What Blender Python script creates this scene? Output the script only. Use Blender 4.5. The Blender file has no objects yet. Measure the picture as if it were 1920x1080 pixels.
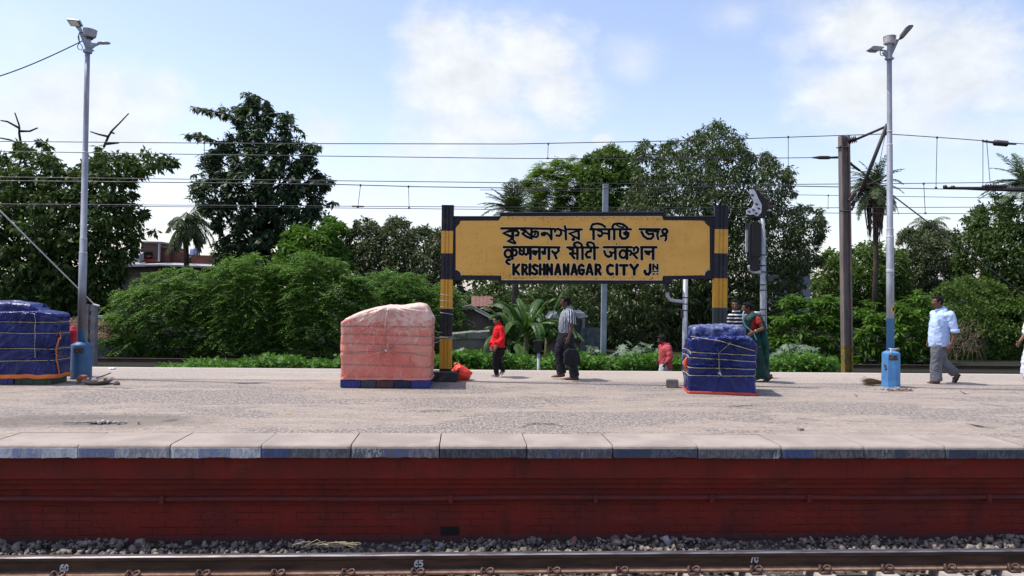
import bpy, bmesh, math, random
import numpy as np
from mathutils import Vector, Matrix, noise as mnoise

# ------------------------------------------------------------------ camera
F_PX = 1450.0
EYE = 1.6
PITCH, YAW, ROLL = 0.00674, 0.06259, 0.0141
scene = bpy.context.scene
col = scene.collection

def cam_rows(p, y, r):
    f = np.array([math.sin(y)*math.cos(p), math.cos(y)*math.cos(p), math.sin(p)])
    rt = np.array([math.cos(y), -math.sin(y), 0.0])
    up = np.cross(rt, f)
    c, s = math.cos(r), math.sin(r)
    return np.array([c*rt + s*up, -(-s*rt + c*up), f])
RM = cam_rows(PITCH, YAW, ROLL)
ORG = np.array([0.0, 0.0, EYE])
cam_d = bpy.data.cameras.new('camera')
cam = bpy.data.objects.new('camera', cam_d)
col.objects.link(cam)
cam_d.sensor_width = 36.0
cam_d.lens = F_PX/1920*36
cam_d.clip_start = 0.05
cam_d.clip_end = 5000
M = Matrix(((RM[0][0], -RM[1][0], -RM[2][0], 0),
            (RM[0][1], -RM[1][1], -RM[2][1], 0),
            (RM[0][2], -RM[1][2], -RM[2][2], EYE),
            (0, 0, 0, 1)))
cam.matrix_world = M
scene.camera = cam

# ------------------------------------------------------------------ light
SUN_EL, SUN_AZ = math.radians(63), math.radians(9)     # high, from the left and slightly behind the platform
sun_dir = Vector((-math.cos(SUN_EL)*math.cos(SUN_AZ), math.cos(SUN_EL)*math.sin(SUN_AZ), math.sin(SUN_EL)))
sd = bpy.data.lights.new('sun', 'SUN')
sd.energy = 3.1
sd.angle = math.radians(0.5)
sd.color = (1.0, 0.955, 0.89)
sun = bpy.data.objects.new('sun', sd)
col.objects.link(sun)
sun.rotation_euler = sun_dir.to_track_quat('Z', 'Y').to_euler()
scene.view_settings.view_transform = 'Standard'
scene.view_settings.look = 'None'
scene.view_settings.exposure = 0.70
scene.view_settings.gamma = 1.0

def ray(px, py):
    v = RM.T @ np.array([(px-960)/F_PX, (py-540)/F_PX, 1.0])
    return v
def G(px, py, z=0.0):                     # where a view line meets the level z
    v = ray(px, py)
    return ORG + v*((z-EYE)/v[2])
def W(px, py, Y):                         # where a view line meets the upright plane at depth Y
    v = ray(px, py)
    return ORG + v*(Y/v[1])

def azel(px, py):
    v = ray(px, py); v = v/np.linalg.norm(v)
    return math.atan2(v[0], v[1]), math.asin(v[2])

# ------------------------------------------------------------------ sky
def build_world():
    w = bpy.data.worlds.new('World'); scene.world = w
    w.use_nodes = True
    nt = w.node_tree; N = nt.nodes; L = nt.links
    N.clear()
    out = N.new('ShaderNodeOutputWorld'); bg = N.new('ShaderNodeBackground')
    L.new(bg.outputs[0], out.inputs[0])
    bg.inputs[1].default_value = SKY_STRENGTH
    sky = N.new('ShaderNodeTexSky'); sky.sky_type = 'NISHITA'; sky.sun_disc = False
    sky.sun_elevation = SUN_EL
    sky.sun_rotation = math.atan2(sun_dir.x, sun_dir.y)
    sky.air_density = 1.0; sky.dust_density = 1.3; sky.ozone_density = 1.6
    tc = N.new('ShaderNodeTexCoord')
    sep = N.new('ShaderNodeSeparateXYZ'); L.new(tc.outputs['Generated'], sep.inputs[0])
    def m(op, a, b=None, c=None, clamp=False):
        n = N.new('ShaderNodeMath'); n.operation = op; n.use_clamp = clamp
        for i, x in enumerate((a, b, c)):
            if x is None: continue
            if isinstance(x, (int, float)): n.inputs[i].default_value = x
            else: L.new(x, n.inputs[i])
        return n.outputs[0]
    def noise(scale, detail, rough, seed=0.0):
        mp = N.new('ShaderNodeMapping'); mp.inputs['Location'].default_value = (seed, seed*.7, seed*1.3)
        mp.inputs['Scale'].default_value = (1, 1, 1.5)
        L.new(tc.outputs['Generated'], mp.inputs[0])
        n = N.new('ShaderNodeTexNoise'); n.inputs['Scale'].default_value = scale
        n.inputs['Detail'].default_value = detail; n.inputs['Roughness'].default_value = rough
        L.new(mp.outputs[0], n.inputs['Vector'])
        return n.outputs['Fac']
    az = m('ARCTAN2', sep.outputs[0], sep.outputs[1])
    el = m('ARCSINE', sep.outputs[2])
    n1 = noise(7, 9, 0.62); n2 = noise(22, 7, 0.6, 3.1); n3 = noise(5, 5, 0.55, 7.7)
    nn = m('ADD', m('MULTIPLY', m('SUBTRACT', n1, 0.5), 2.0), m('MULTIPLY', m('SUBTRACT', n2, 0.5), 0.75))
    # each cloud: centre and half-size in degrees of azimuth and elevation, thickness
    total = None
    for (px, py, rx, ry, k, soft) in CLOUDS:
        a0, e0 = azel(px, py)
        dx = m('MULTIPLY', m('SUBTRACT', az, a0), F_PX/rx)
        dy = m('MULTIPLY', m('SUBTRACT', el, e0), F_PX/ry)
        d = m('SQRT', m('ADD', m('MULTIPLY', dx, dx), m('MULTIPLY', dy, dy)))
        v = m('ADD', m('SUBTRACT', 1.0, d), m('MULTIPLY', nn, 0.72))
        v = m('MULTIPLY', v, 0.85/soft, clamp=True)
        ss = N.new('ShaderNodeMapRange'); ss.interpolation_type = 'SMOOTHSTEP'
        L.new(v, ss.inputs[0]); v = m('MULTIPLY', ss.outputs[0], k)
        total = v if total is None else m('MAXIMUM', total, v)
    # thin veil near the horizon, and clouds elsewhere in the sky
    veil = N.new('ShaderNodeMapRange'); veil.interpolation_type = 'SMOOTHSTEP'
    L.new(el, veil.inputs[0]); veil.inputs[1].default_value = 0.30; veil.inputs[2].default_value = -0.02
    veil.inputs[3].default_value = 0.0; veil.inputs[4].default_value = 0.40
    vl = m('MULTIPLY', veil.outputs[0], m('ADD', 0.55, m('MULTIPLY', n3, 0.9)), clamp=True)
    oth = N.new('ShaderNodeMapRange'); oth.interpolation_type = 'SMOOTHSTEP'
    L.new(n1, oth.inputs[0]); oth.inputs[1].default_value = 0.52; oth.inputs[2].default_value = 0.75
    off = m('GREATER_THAN', m('ABSOLUTE', m('SUBTRACT', az, YAW)), 0.75)
    hi = m('GREATER_THAN', el, 0.5)
    far = m('MULTIPLY', oth.outputs[0], m('MAXIMUM', off, hi))
    cl = m('MAXIMUM', m('MAXIMUM', total, m('MULTIPLY', far, 0.8)), m('MULTIPLY', vl, 0.9))
    shade = N.new('ShaderNodeMapRange'); L.new(n2, shade.inputs[0])
    shade.inputs[1].default_value = 0.3; shade.inputs[2].default_value = 0.7
    shade.inputs[3].default_value = 0.86; shade.inputs[4].default_value = 1.02
    cc = N.new('ShaderNodeMix'); cc.data_type = 'RGBA'
    L.new(cl, cc.inputs[0]); L.new(sky.outputs[0], cc.inputs[6])
    sc = N.new('ShaderNodeVectorMath'); sc.operation = 'SCALE'
    sc.inputs[0].default_value = CLOUD_COL; L.new(shade.outputs[0], sc.inputs['Scale'])
    # blue of the clear sky brought up to the phone's exposure
    tint = N.new('ShaderNodeMix'); tint.data_type = 'RGBA'; tint.blend_type = 'MULTIPLY'
    tint.inputs[0].default_value = 1.0
    L.new(sky.outputs[0], tint.inputs[6]); tint.inputs[7].default_value = SKY_TINT
    L.new(tint.outputs[2], cc.inputs[6])
    L.new(sc.outputs[0], cc.inputs[7])
    L.new(cc.outputs[2], bg.inputs[0])

SKY_STRENGTH = 0.15
SKY_TINT = (1.13, 0.99, 0.97, 1)
CLOUD_COL = (3.92, 4.07, 4.27)
CLOUDS = [  # source pixel centre, half widths, density, softness
    (815, 85, 110, 90, 0.92, 0.62), (870, 150, 190, 130, .95, 0.65), (1015, 105, 115, 100, .95, 0.6),
    (900, 235, 250, 120, 1.0, 0.8), (940, 310, 380, 110, 0.75, 1.1), (1040, 180, 110, 100, .95, .6),
    (1640, 55, 200, 95, 0.95, 0.7), (1790, 130, 160, 130, .92, 0.65), (1600, 175, 190, 95, 0.95, 0.7), (1700, 220, 230, 80, 0.8, 0.9),
    (1890, 170, 90, 70, .7, .9), (1550, 25, 150, 60, .65, 1.0), (1830, 250, 150, 60, .7, 1.0),
    (170, 220, 210, 120, .9, 0.65), (300, 190, 90, 75, 0.8, 0.8), (60, 240, 150, 90, .8, .9),
    (40, 90, 150, 130, 0.4, 1.2), (605, 245, 80, 60, 0.75, 0.8), (1180, 110, 85, 60, 0.55, 1.0), (1090, 190, 100, 60, .45, 1.0),
    (1130, 262, 25, 14, 0.9, 0.6), (1380, 30, 90, 50, 0.5, 1.0), (1790, 300, 160, 70, 0.5, 1.2), (640, 350, 330, 80, .45, 1.2), (450, 310, 240, 70, .35, 1.2), (1500, 340, 300, 70, .3, 1.2)]
build_world()

# ------------------------------------------------------------------ scene helpers
def tag(o, label=None, cat=None, group=None, kind=None):
    if label: o['label'] = label
    if cat: o['category'] = cat
    if group: o['group'] = group
    if kind: o['kind'] = kind
    return o
def thing(name, label, cat, loc, group=None):
    o = bpy.data.objects.new(name, None); col.objects.link(o)
    o.location = Vector([float(c) for c in loc]); o.empty_display_size = .2
    return tag(o, label, cat, group)
def origin_of(o):
    v = Vector((0, 0, 0))
    while o is not None:
        v = v + o.location; o = o.parent
    return v

class MB:
    """collects shapes in world space; build() links them as one mesh object"""
    def __init__(s): s.v = []; s.f = []
    def add(s, vs, fs):
        n = len(s.v); s.v.extend([tuple(map(float, p)) for p in vs]); s.f.extend([tuple(i+n for i in f) for f in fs])
    def box(s, c, h, rz=0.0, rx=0.0, ry=0.0, bev=0.0):
        R = Matrix.Rotation(rz, 3, 'Z') @ Matrix.Rotation(ry, 3, 'Y') @ Matrix.Rotation(rx, 3, 'X')
        c = Vector(c)
        if bev <= 0:
            P = [c + R @ Vector((x*h[0], y*h[1], z*h[2])) for x, y, z in
                 ((-1,-1,-1),(1,-1,-1),(1,1,-1),(-1,1,-1),(-1,-1,1),(1,-1,1),(1,1,1),(-1,1,1))]
            s.add(P, [(3,2,1,0),(4,5,6,7),(0,1,5,4),(1,2,6,5),(2,3,7,6),(3,0,4,7)])
            return
        bm = bmesh.new(); bmesh.ops.create_cube(bm, size=2)
        for v in bm.verts: v.co = Vector((v.co.x*h[0], v.co.y*h[1], v.co.z*h[2]))
        bmesh.ops.bevel(bm, geom=list(bm.edges), offset=bev, segments=2, affect='EDGES')
        bm.verts.ensure_lookup_table()
        s.add([c + R @ v.co for v in bm.verts], [[v.index for v in f.verts] for f in bm.faces]); bm.free()
    def tube(s, pts, r, n=8, cap=True, round_end=False, flat=False):
        pts = [Vector([float(q) for q in p]) for p in pts]
        rs = list(r) if hasattr(r, '__len__') else [r]*len(pts)
        rs = [q if hasattr(q, '__len__') else (q, q) for q in rs]
        if round_end:
            t0 = (pts[0]-pts[1]).normalized(); t1 = (pts[-1]-pts[-2]).normalized()
            a = [(pts[0]+t0*(max(rs[0])*k), (rs[0][0]*q, rs[0][1]*q)) for k, q in ((.95,.3),(.7,.71),(.38,.92))]
            b = [(pts[-1]+t1*(max(rs[-1])*k), (rs[-1][0]*q, rs[-1][1]*q)) for k, q in ((.38,.92),(.7,.71),(.95,.3))]
            if flat: b = []
            pts = [x[0] for x in a]+pts+[x[0] for x in b]; rs = [x[1] for x in a]+rs+[x[1] for x in b]
        m_ = len(pts)
        tang = []
        for i in range(m_):
            d = pts[min(i+1, m_-1)]-pts[max(i-1, 0)]
            tang.append(d.normalized() if d.length > 1e-9 else Vector((0,0,1)))
        ref = Vector((0, 1, 0)) if abs(tang[0].y) < .9 else Vector((1, 0, 0))
        u = (ref - tang[0]*ref.dot(tang[0])).normalized()
        V = []; Fc = []
        for i in range(m_):
            u = (u - tang[i]*u.dot(tang[i])).normalized(); w = tang[i].cross(u)
            for k in range(n):
                a = 2*math.pi*k/n
                V.append(pts[i] + u*(math.cos(a)*rs[i][1]) + w*(math.sin(a)*rs[i][0]))
        for i in range(m_-1):
            for k in range(n):
                k2 = (k+1) % n
                Fc.append((i*n+k, i*n+k2, (i+1)*n+k2, (i+1)*n+k))
        if cap:
            Fc.append(tuple(range(n-1, -1, -1))); Fc.append(tuple((m_-1)*n+k for k in range(n)))
        s.add(V, Fc)
    def lathe(s, c, prof, n=24, rot=None):
        V = []; Fc = []
        c = Vector(c)
        for (r, z) in prof:
            for k in range(n):
                a = 2*math.pi*k/n
                p = Vector((r*math.cos(a), r*math.sin(a), z))
                V.append(c + (rot @ p if rot else p))
        for i in range(len(prof)-1):
            for k in range(n):
                k2 = (k+1) % n
                Fc.append((i*n+k, i*n+k2, (i+1)*n+k2, (i+1)*n+k))
        Fc.append(tuple(range(n-1, -1, -1))); Fc.append(tuple((len(prof)-1)*n+k for k in range(n)))
        s.add(V, Fc)
    def prism(s, poly, d):
        """closed outline (3-D points, planar) pushed along vector d"""
        n = len(poly); d = Vector(d); P = [Vector([float(q) for q in p]) for p in poly]
        s.add(P+[p+d for p in P], [tuple(range(n)), tuple(range(2*n-1, n-1, -1))] + [(i, i+n, (i+1) % n+n, (i+1) % n) for i in range(n)])
    def ball(s, c, r, nu=14, nv=9, R=None):
        c = Vector(c); r = r if hasattr(r, '__len__') else (r, r, r)
        V = []; Fc = []
        for j in range(1, nv):
            t = math.pi*j/nv
            for k in range(nu):
                a = 2*math.pi*k/nu
                p = Vector((r[0]*math.sin(t)*math.cos(a), r[1]*math.sin(t)*math.sin(a), r[2]*math.cos(t)))
                V.append(c + (R @ p if R else p))
        top = len(V); p = Vector((0,0,r[2])); V.append(c + (R @ p if R else p)); p = Vector((0,0,-r[2])); V.append(c + (R @ p if R else p))
        for j in range(nv-2):
            for k in range(nu):
                k2 = (k+1) % nu
                Fc.append((j*nu+k, (j+1)*nu+k, (j+1)*nu+k2, j*nu+k2))
        for k in range(nu):
            k2 = (k+1) % nu
            Fc.append((k, k2, top)); Fc.append(((nv-2)*nu+k2, (nv-2)*nu+k, top+1))
        s.add(V, Fc)
    def build(s, name, mat, parent=None, smooth=False, remesh=0.0, soft=0, fix=False):
        org = origin_of(parent) if parent is not None else Vector((0,0,0))
        me = bpy.data.meshes.new(name)
        me.from_pydata([(p[0]-org.x, p[1]-org.y, p[2]-org.z) for p in s.v], [], s.f)
        if fix:
            bm = bmesh.new(); bm.from_mesh(me); bmesh.ops.recalc_face_normals(bm, faces=bm.faces); bm.to_mesh(me); bm.free()
        me.update()
        o = bpy.data.objects.new(name, me); col.objects.link(o)
        if remesh > 0:
            mod = o.modifiers.new('r', 'REMESH'); mod.mode = 'VOXEL'; mod.voxel_size = remesh
            if soft:
                m2 = o.modifiers.new('s', 'SMOOTH'); m2.factor = 0.5; m2.iterations = soft
            dg = bpy.context.evaluated_depsgraph_get()
            me2 = bpy.data.meshes.new_from_object(o.evaluated_get(dg))
            o.modifiers.clear(); o.data = me2; me2.name = name; bpy.data.meshes.remove(me); me = me2
            me.materials.clear()
        if smooth or remesh > 0:
            me.polygons.foreach_set('use_smooth', [True]*len(me.polygons))
        for m_ in (mat if isinstance(mat, (list, tuple)) else [mat]): me.materials.append(m_)
        if parent is not None: o.parent = parent
        return o

def np_mesh(name, V, F, mat, parent=None, smooth=False):
    """big meshes straight from numpy: V (n,3), F (m,k) with k = 3 or 4"""
    V = np.asarray(V, float)
    if parent is not None:
        o_ = origin_of(parent); V = V - np.array([o_.x, o_.y, o_.z])
    F = np.asarray(F, np.int32); k = F.shape[1]
    me = bpy.data.meshes.new(name)
    me.vertices.add(len(V)); me.vertices.foreach_set('co', V.astype(np.float32).ravel())
    me.loops.add(F.size); me.loops.foreach_set('vertex_index', F.ravel())
    me.polygons.add(len(F)); me.polygons.foreach_set('loop_start', np.arange(0, F.size, k, dtype=np.int32))
    me.update(calc_edges=True)
    if smooth: me.polygons.foreach_set('use_smooth', [True]*len(F))
    o = bpy.data.objects.new(name, me); col.objects.link(o)
    me.materials.append(mat)
    if parent is not None: o.parent = parent
    return o

def dup(root, loc, label=None):
    """copy of a thing with copies of its parts and sub-parts"""
    r = root.copy(); col.objects.link(r); r.location = loc
    if label: r['label'] = label
    for ch in list(root.children):
        c = ch.copy(); col.objects.link(c); c.parent = r
        for g in ch.children:
            d = g.copy(); col.objects.link(d); d.parent = c
    return r

# ------------------------------------------------------------------ materials
class Nodes:
    def __init__(s, name):
        s.m = bpy.data.materials.new(name); s.m.use_nodes = True
        s.t = s.m.node_tree; s.N = s.t.nodes; s.L = s.t.links
        s.b = s.N['Principled BSDF']; s.geo = s.N.new('ShaderNodeNewGeometry'); s.tc = s.N.new('ShaderNodeTexCoord')
    def put(s, sock, x):
        if isinstance(x, (int, float)): sock.default_value = x
        elif isinstance(x, (tuple, list)): sock.default_value = x if len(x) == 4 or sock.type == 'VECTOR' else (*x, 1)
        else: s.L.new(x, sock)
    def math(s, op, a, b=None, clamp=False):
        n = s.N.new('ShaderNodeMath'); n.operation = op; n.use_clamp = clamp
        s.put(n.inputs[0], a)
        if b is not None: s.put(n.inputs[1], b)
        return n.outputs[0]
    def pos(s, scale=(1,1,1), local=False, rot=(0,0,0), loc=(0,0,0)):
        mp = s.N.new('ShaderNodeMapping'); mp.inputs['Scale'].default_value = scale; mp.inputs['Rotation'].default_value = rot
        mp.inputs['Location'].default_value = loc
        s.L.new(s.tc.outputs['Object'] if local else s.geo.outputs['Position'], mp.inputs[0]); return mp.outputs[0]
    def noise(s, vec, scale, detail=4, rough=.55, dist=0.0):
        n = s.N.new('ShaderNodeTexNoise'); s.L.new(vec, n.inputs['Vector']); n.inputs['Scale'].default_value = scale
        n.inputs['Detail'].default_value = detail; n.inputs['Roughness'].default_value = rough; n.inputs['Distortion'].default_value = dist
        return n.outputs['Fac']
    def voro(s, vec, scale, feature='F1', out='Distance'):
        n = s.N.new('ShaderNodeTexVoronoi'); s.L.new(vec, n.inputs['Vector']); n.feature = feature; n.inputs['Scale'].default_value = scale
        return n.outputs[out]
    def ramp(s, fac, a, b, va=0.0, vb=1.0, smooth=True):
        n = s.N.new('ShaderNodeMapRange'); n.interpolation_type = 'SMOOTHSTEP' if smooth else 'LINEAR'
        s.put(n.inputs[0], fac)
        for i, x in zip((1,2,3,4), (a,b,va,vb)): s.put(n.inputs[i], x)
        return n.outputs[0]
    def mix(s, fac, a, b, mode='MIX'):
        n = s.N.new('ShaderNodeMix'); n.data_type = 'RGBA'; n.blend_type = mode
        s.put(n.inputs[0], fac); s.put(n.inputs[6], a); s.put(n.inputs[7], b); return n.outputs[2]
    def bump(s, h, strength, dist=0.02):
        n = s.N.new('ShaderNodeBump'); n.inputs['Strength'].default_value = strength; n.inputs['Distance'].default_value = dist
        s.L.new(h, n.inputs['Height']); s.L.new(n.outputs[0], s.b.inputs['Normal'])
    def set(s, color=None, rough=None, metal=None, spec=None):
        if color is not None: s.put(s.b.inputs['Base Color'], color)
        if rough is not None: s.put(s.b.inputs['Roughness'], rough)
        if metal is not None: s.put(s.b.inputs['Metallic'], metal)
        if spec is not None: s.put(s.b.inputs['Specular IOR Level'], spec)
        return s.m

def pmat(name, c1, c2=None, scale=4.0, rough=.7, bump=.2, bscale=30, metal=0.0, spec=.4, stretch=(1,1,1), lo=.35, hi=.65, bdist=.01):
    k = Nodes(name); c2 = c2 or tuple(q*.8 for q in c1)
    p = k.pos(stretch)
    f = k.ramp(k.noise(p, scale, 6, .6), lo, hi)
    if bump > 0: k.bump(k.noise(p, bscale, 5, .6), bump, bdist)
    r = k.ramp(k.noise(p, scale*3, 4, .6), .3, .7, max(0.03, rough-.1), min(1, rough+.1))
    return k.set(k.mix(f, c1, c2), r, metal, spec)
# ------------------------------------------------------------------ ground, platform, wall, track
EDGE, COPE, BACK = 8.129, 8.813, 16.11
SLAB0, SLAB = -3.895, 0.917
RAIL_Y, RAIL_TOP = 7.306, -0.85

k = Nodes('soil')
p = k.pos()
n = k.noise(p, .6, 6, .6)
k.bump(k.noise(p, 9, 6, .65), .6, .05)
m_soil = k.set(k.mix(k.ramp(n, .4, .62), (.020,.018,.014), (.014,.020,.009)), .95, 0, .2)
mb = MB()
S = 1500
mb.add([(-S,-200,-1.12),(S,-200,-1.12),(S,S,-1.12),(-S,S,-1.12)], [(0,1,2,3)])
tag(mb.build('ground', m_soil), kind='structure')

# platform paving: worn grey aggregate with smoother beige screed showing through, cracks and a damp stain
k = Nodes('platform_concrete')
p = k.pos()
pl = k.pos((.55, 1.5, 1))
big = k.noise(pl, .55, 5, .62, .6); mid0 = k.noise(k.pos((.6, 1.6, 1), loc=(9, 3, 0)), 2.8, 5, .7)
pat = k.ramp(k.math('ADD', big, k.math('MULTIPLY', k.math('SUBTRACT', mid0, .5), .35)), .47, .53)
mid = k.noise(k.pos((.5, 1.7, 1), loc=(3, 1, 0)), 2.3, 6, .68, .3)
fine = k.noise(k.pos((1, .38, 1)), 30, 4, .75)
speck = k.voro(k.pos((1, .42, 1)), 34)
grain = k.math('MULTIPLY', k.ramp(speck, .10, .55), k.ramp(fine, .34, .62))
agg = k.mix(grain, (.105,.094,.086), (.325,.283,.25))
scr = k.mix(k.ramp(mid, .35, .7), (.355,.300,.253), (.262,.220,.185))
base = k.mix(k.math('MULTIPLY', pat, .85), k.mix(k.math('MULTIPLY', k.ramp(fine, .60, .40), .55), scr, (.19,.162,.14)), agg)
fl = k.ramp(k.noise(k.pos((.6, 2.6, 1), loc=(8, 2, 0)), 5, 5, .75, .8), .60, .70)
base = k.mix(k.math('MULTIPLY', fl, .55), base, (.47,.41,.355))
dk = k.ramp(k.noise(k.pos((.7, 3.5, 1), loc=(1, 5, 0)), 4, 5, .8, 1.2), .66, .73)
base = k.mix(k.math('MULTIPLY', dk, .55), base, (.13,.115,.105))
pit = k.ramp(k.noise(k.pos((1, .5, 1), loc=(2, 7, 0)), 13, 4, .75), .60, .68)
base = k.mix(k.math('MULTIPLY', pit, .6), base, (.085,.075,.067))
wob = k.noise(k.pos((1,1,1)), 1.1, 6, .65)
wv = k.N.new('ShaderNodeVectorMath'); wv.operation = 'ADD'
cmb = k.N.new('ShaderNodeCombineXYZ'); k.L.new(wob, cmb.inputs[0]); k.L.new(wob, cmb.inputs[1])
k.L.new(p, wv.inputs[0]); k.L.new(cmb.outputs[0], wv.inputs[1])
mpc = k.N.new('ShaderNodeMapping'); mpc.inputs['Scale'].default_value = (.5, .9, 1); k.L.new(wv.outputs[0], mpc.inputs[0])
ck = k.voro(mpc.outputs[0], .85, 'DISTANCE_TO_EDGE')
ckm = k.math('MULTIPLY', k.ramp(ck, .010, .003), k.ramp(k.noise(p, .5, 3, .6), .56, .66))
base = k.mix(k.math('MULTIPLY', ckm, .8), base, (.05,.045,.04))
# the pour joint that runs along the platform, and a paler band towards the far edge
sp = k.N.new('ShaderNodeSeparateXYZ'); k.L.new(k.geo.outputs['Position'], sp.inputs[0])
X, Y = sp.outputs[0], sp.outputs[1]
wig = k.math('MULTIPLY', k.math('SUBTRACT', k.noise(p, .9, 4, .7), .5), .10)
jd = k.math('ABSOLUTE', k.math('ADD', k.math('SUBTRACT', Y, 13.93), wig))
jm = k.math('MULTIPLY', k.ramp(jd, .035, .012), k.ramp(k.noise(k.pos((1,.2,1)), .8, 3, .5), .36, .50))
farb = k.ramp(k.math('ADD', Y, wig), 13.95, 14.25)
base = k.mix(k.math('MULTIPLY', farb, .45), base, (.42,.365,.315))
base = k.mix(k.math('MULTIPLY', jm, .75), base, (.07,.06,.055))
edge = k.ramp(Y, 15.85, 16.0)
base = k.mix(k.math('MULTIPLY', edge, .6), base, (.45,.41,.37))
sx = k.math('MULTIPLY', k.math('SUBTRACT', X, -4.5), .62); sy = k.math('MULTIPLY', k.math('SUBTRACT', Y, 9.6), 1.9)
sdist = k.math('SQRT', k.math('ADD', k.math('MULTIPLY', sx, sx), k.math('MULTIPLY', sy, sy)))
st = k.ramp(k.math('ADD', sdist, k.math('MULTIPLY', k.math('SUBTRACT', k.noise(p, 2.2, 5, .6), .5), .9)), 1.15, .55)
base = k.mix(k.math('MULTIPLY', st, .6), base, (.11,.088,.062))
h = k.math('ADD', k.math('MULTIPLY', fine, .5), k.math('SUBTRACT', k.math('MULTIPLY', mid, .9), k.math('ADD', k.math('MULTIPLY', ckm, 1.2), k.math('ADD', jm, k.math('MULTIPLY', pit, .8)))))
k.bump(h, .55, .03)
m_plat = k.set(base, k.ramp(st, 0, 1, .9, .6), 0, .25)

mb = MB()
def grid_sheet(x0, x1, y0, y1, nx, ny, zf):
    V = [(x0+(x1-x0)*i/nx, y0+(y1-y0)*j/ny, zf(x0+(x1-x0)*i/nx, y0+(y1-y0)*j/ny)) for j in range(ny+1) for i in range(nx+1)]
    Fc = [(j*(nx+1)+i, j*(nx+1)+i+1, (j+1)*(nx+1)+i+1, (j+1)*(nx+1)+i) for j in range(ny) for i in range(nx)]
    return V, Fc
def pz(x, y):
    return 0.010*(mnoise.noise(Vector((x*.5, y*.8, 1.7)))) * (0 if y < COPE+.02 or y > BACK-.02 else 1) - 0.002
mb.add(*grid_sheet(-16, 20, COPE, BACK, 180, 40, pz))
for x0, x1 in ((-60, -16), (20, 60)):
    mb.add([(x0,COPE,-.002),(x1,COPE,-.002),(x1,BACK,-.002),(x0,BACK,-.002)], [(0,1,2,3)])
mb.add([(-60,BACK,-.002),(60,BACK,-.002),(60,BACK,-1.15),(-60,BACK,-1.15)], [(0,1,2,3)])
# run of edge slabs carried on past both ends of the picture
for x0, x1 in ((-60, SLAB0-SLAB-.006), (SLAB0+SLAB*11+.006, 60)):
    mb.prism([(x0,EDGE,-.14),(x0,EDGE,-.03),(x0,EDGE+.03,-.001),(x0,COPE-.004,-.001),(x0,COPE-.004,-.14)], (x1-x0,0,0))
tag(mb.build('platform', m_plat), kind='structure')

def coping_mat(name, front, patches):
    k = Nodes(name)
    p = k.pos()
    sp = k.N.new('ShaderNodeSeparateXYZ'); k.L.new(k.geo.outputs['Position'], sp.inputs[0])
    n1 = k.noise(p, 1.6, 5, .6); n2 = k.noise(p, 16, 5, .7); n3 = k.noise(k.pos((1,1,.35)), 26, 4, .75, 1.0)
    top = k.mix(k.ramp(n1, .35, .65), (.345,.295,.255), (.265,.225,.195))
    top = k.mix(k.math('MULTIPLY', k.ramp(n2, .62, .74), .5), top, (.24,.21,.19))
    top = k.mix(k.math('MULTIPLY', k.ramp(k.noise(p, 70, 2, .6), .6, .75), .35), top, (.2,.18,.16))
    fr = k.mix(k.ramp(n3, .42, .62), front, tuple(min(1, q*1.9+.01) for q in front))
    for (a, b, c, wear) in patches:
        xa = G(a, 850, -.07)[0]*EDGE/G(a, 850, -.07)[1]; xb = G(b, 850, -.07)[0]*EDGE/G(b, 850, -.07)[1]
        wx = k.math('ADD', sp.outputs[0], k.math('MULTIPLY', k.math('SUBTRACT', n2, .5), .03))
        msk = k.math('MULTIPLY', k.math('GREATER_THAN', wx, xa), k.math('LESS_THAN', wx, xb))
        msk = k.math('MULTIPLY', msk, k.ramp(n3, wear, wear+.07))
        fr = k.mix(k.math('MULTIPLY', msk, .66), fr, c)
    fr = k.mix(k.math('MULTIPLY', k.ramp(n2, .56, .70), .45), fr, (.06,.055,.055))
    isf = k.ramp(sp.outputs[2], -.030, -.046)
    sn = k.N.new('ShaderNodeSeparateXYZ'); k.L.new(k.geo.outputs['Normal'], sn.inputs[0])
    k.bump(k.math('ADD', n2, k.math('MULTIPLY', k.noise(p, 60, 3, .6), .5)), .35, .012)
    return k.set(k.mix(isf, top, fr), .85, 0, .25)
WHT = (.46,.46,.47); BLU = (.040,.080,.23); DBL = (.035,.048,.095)
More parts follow.
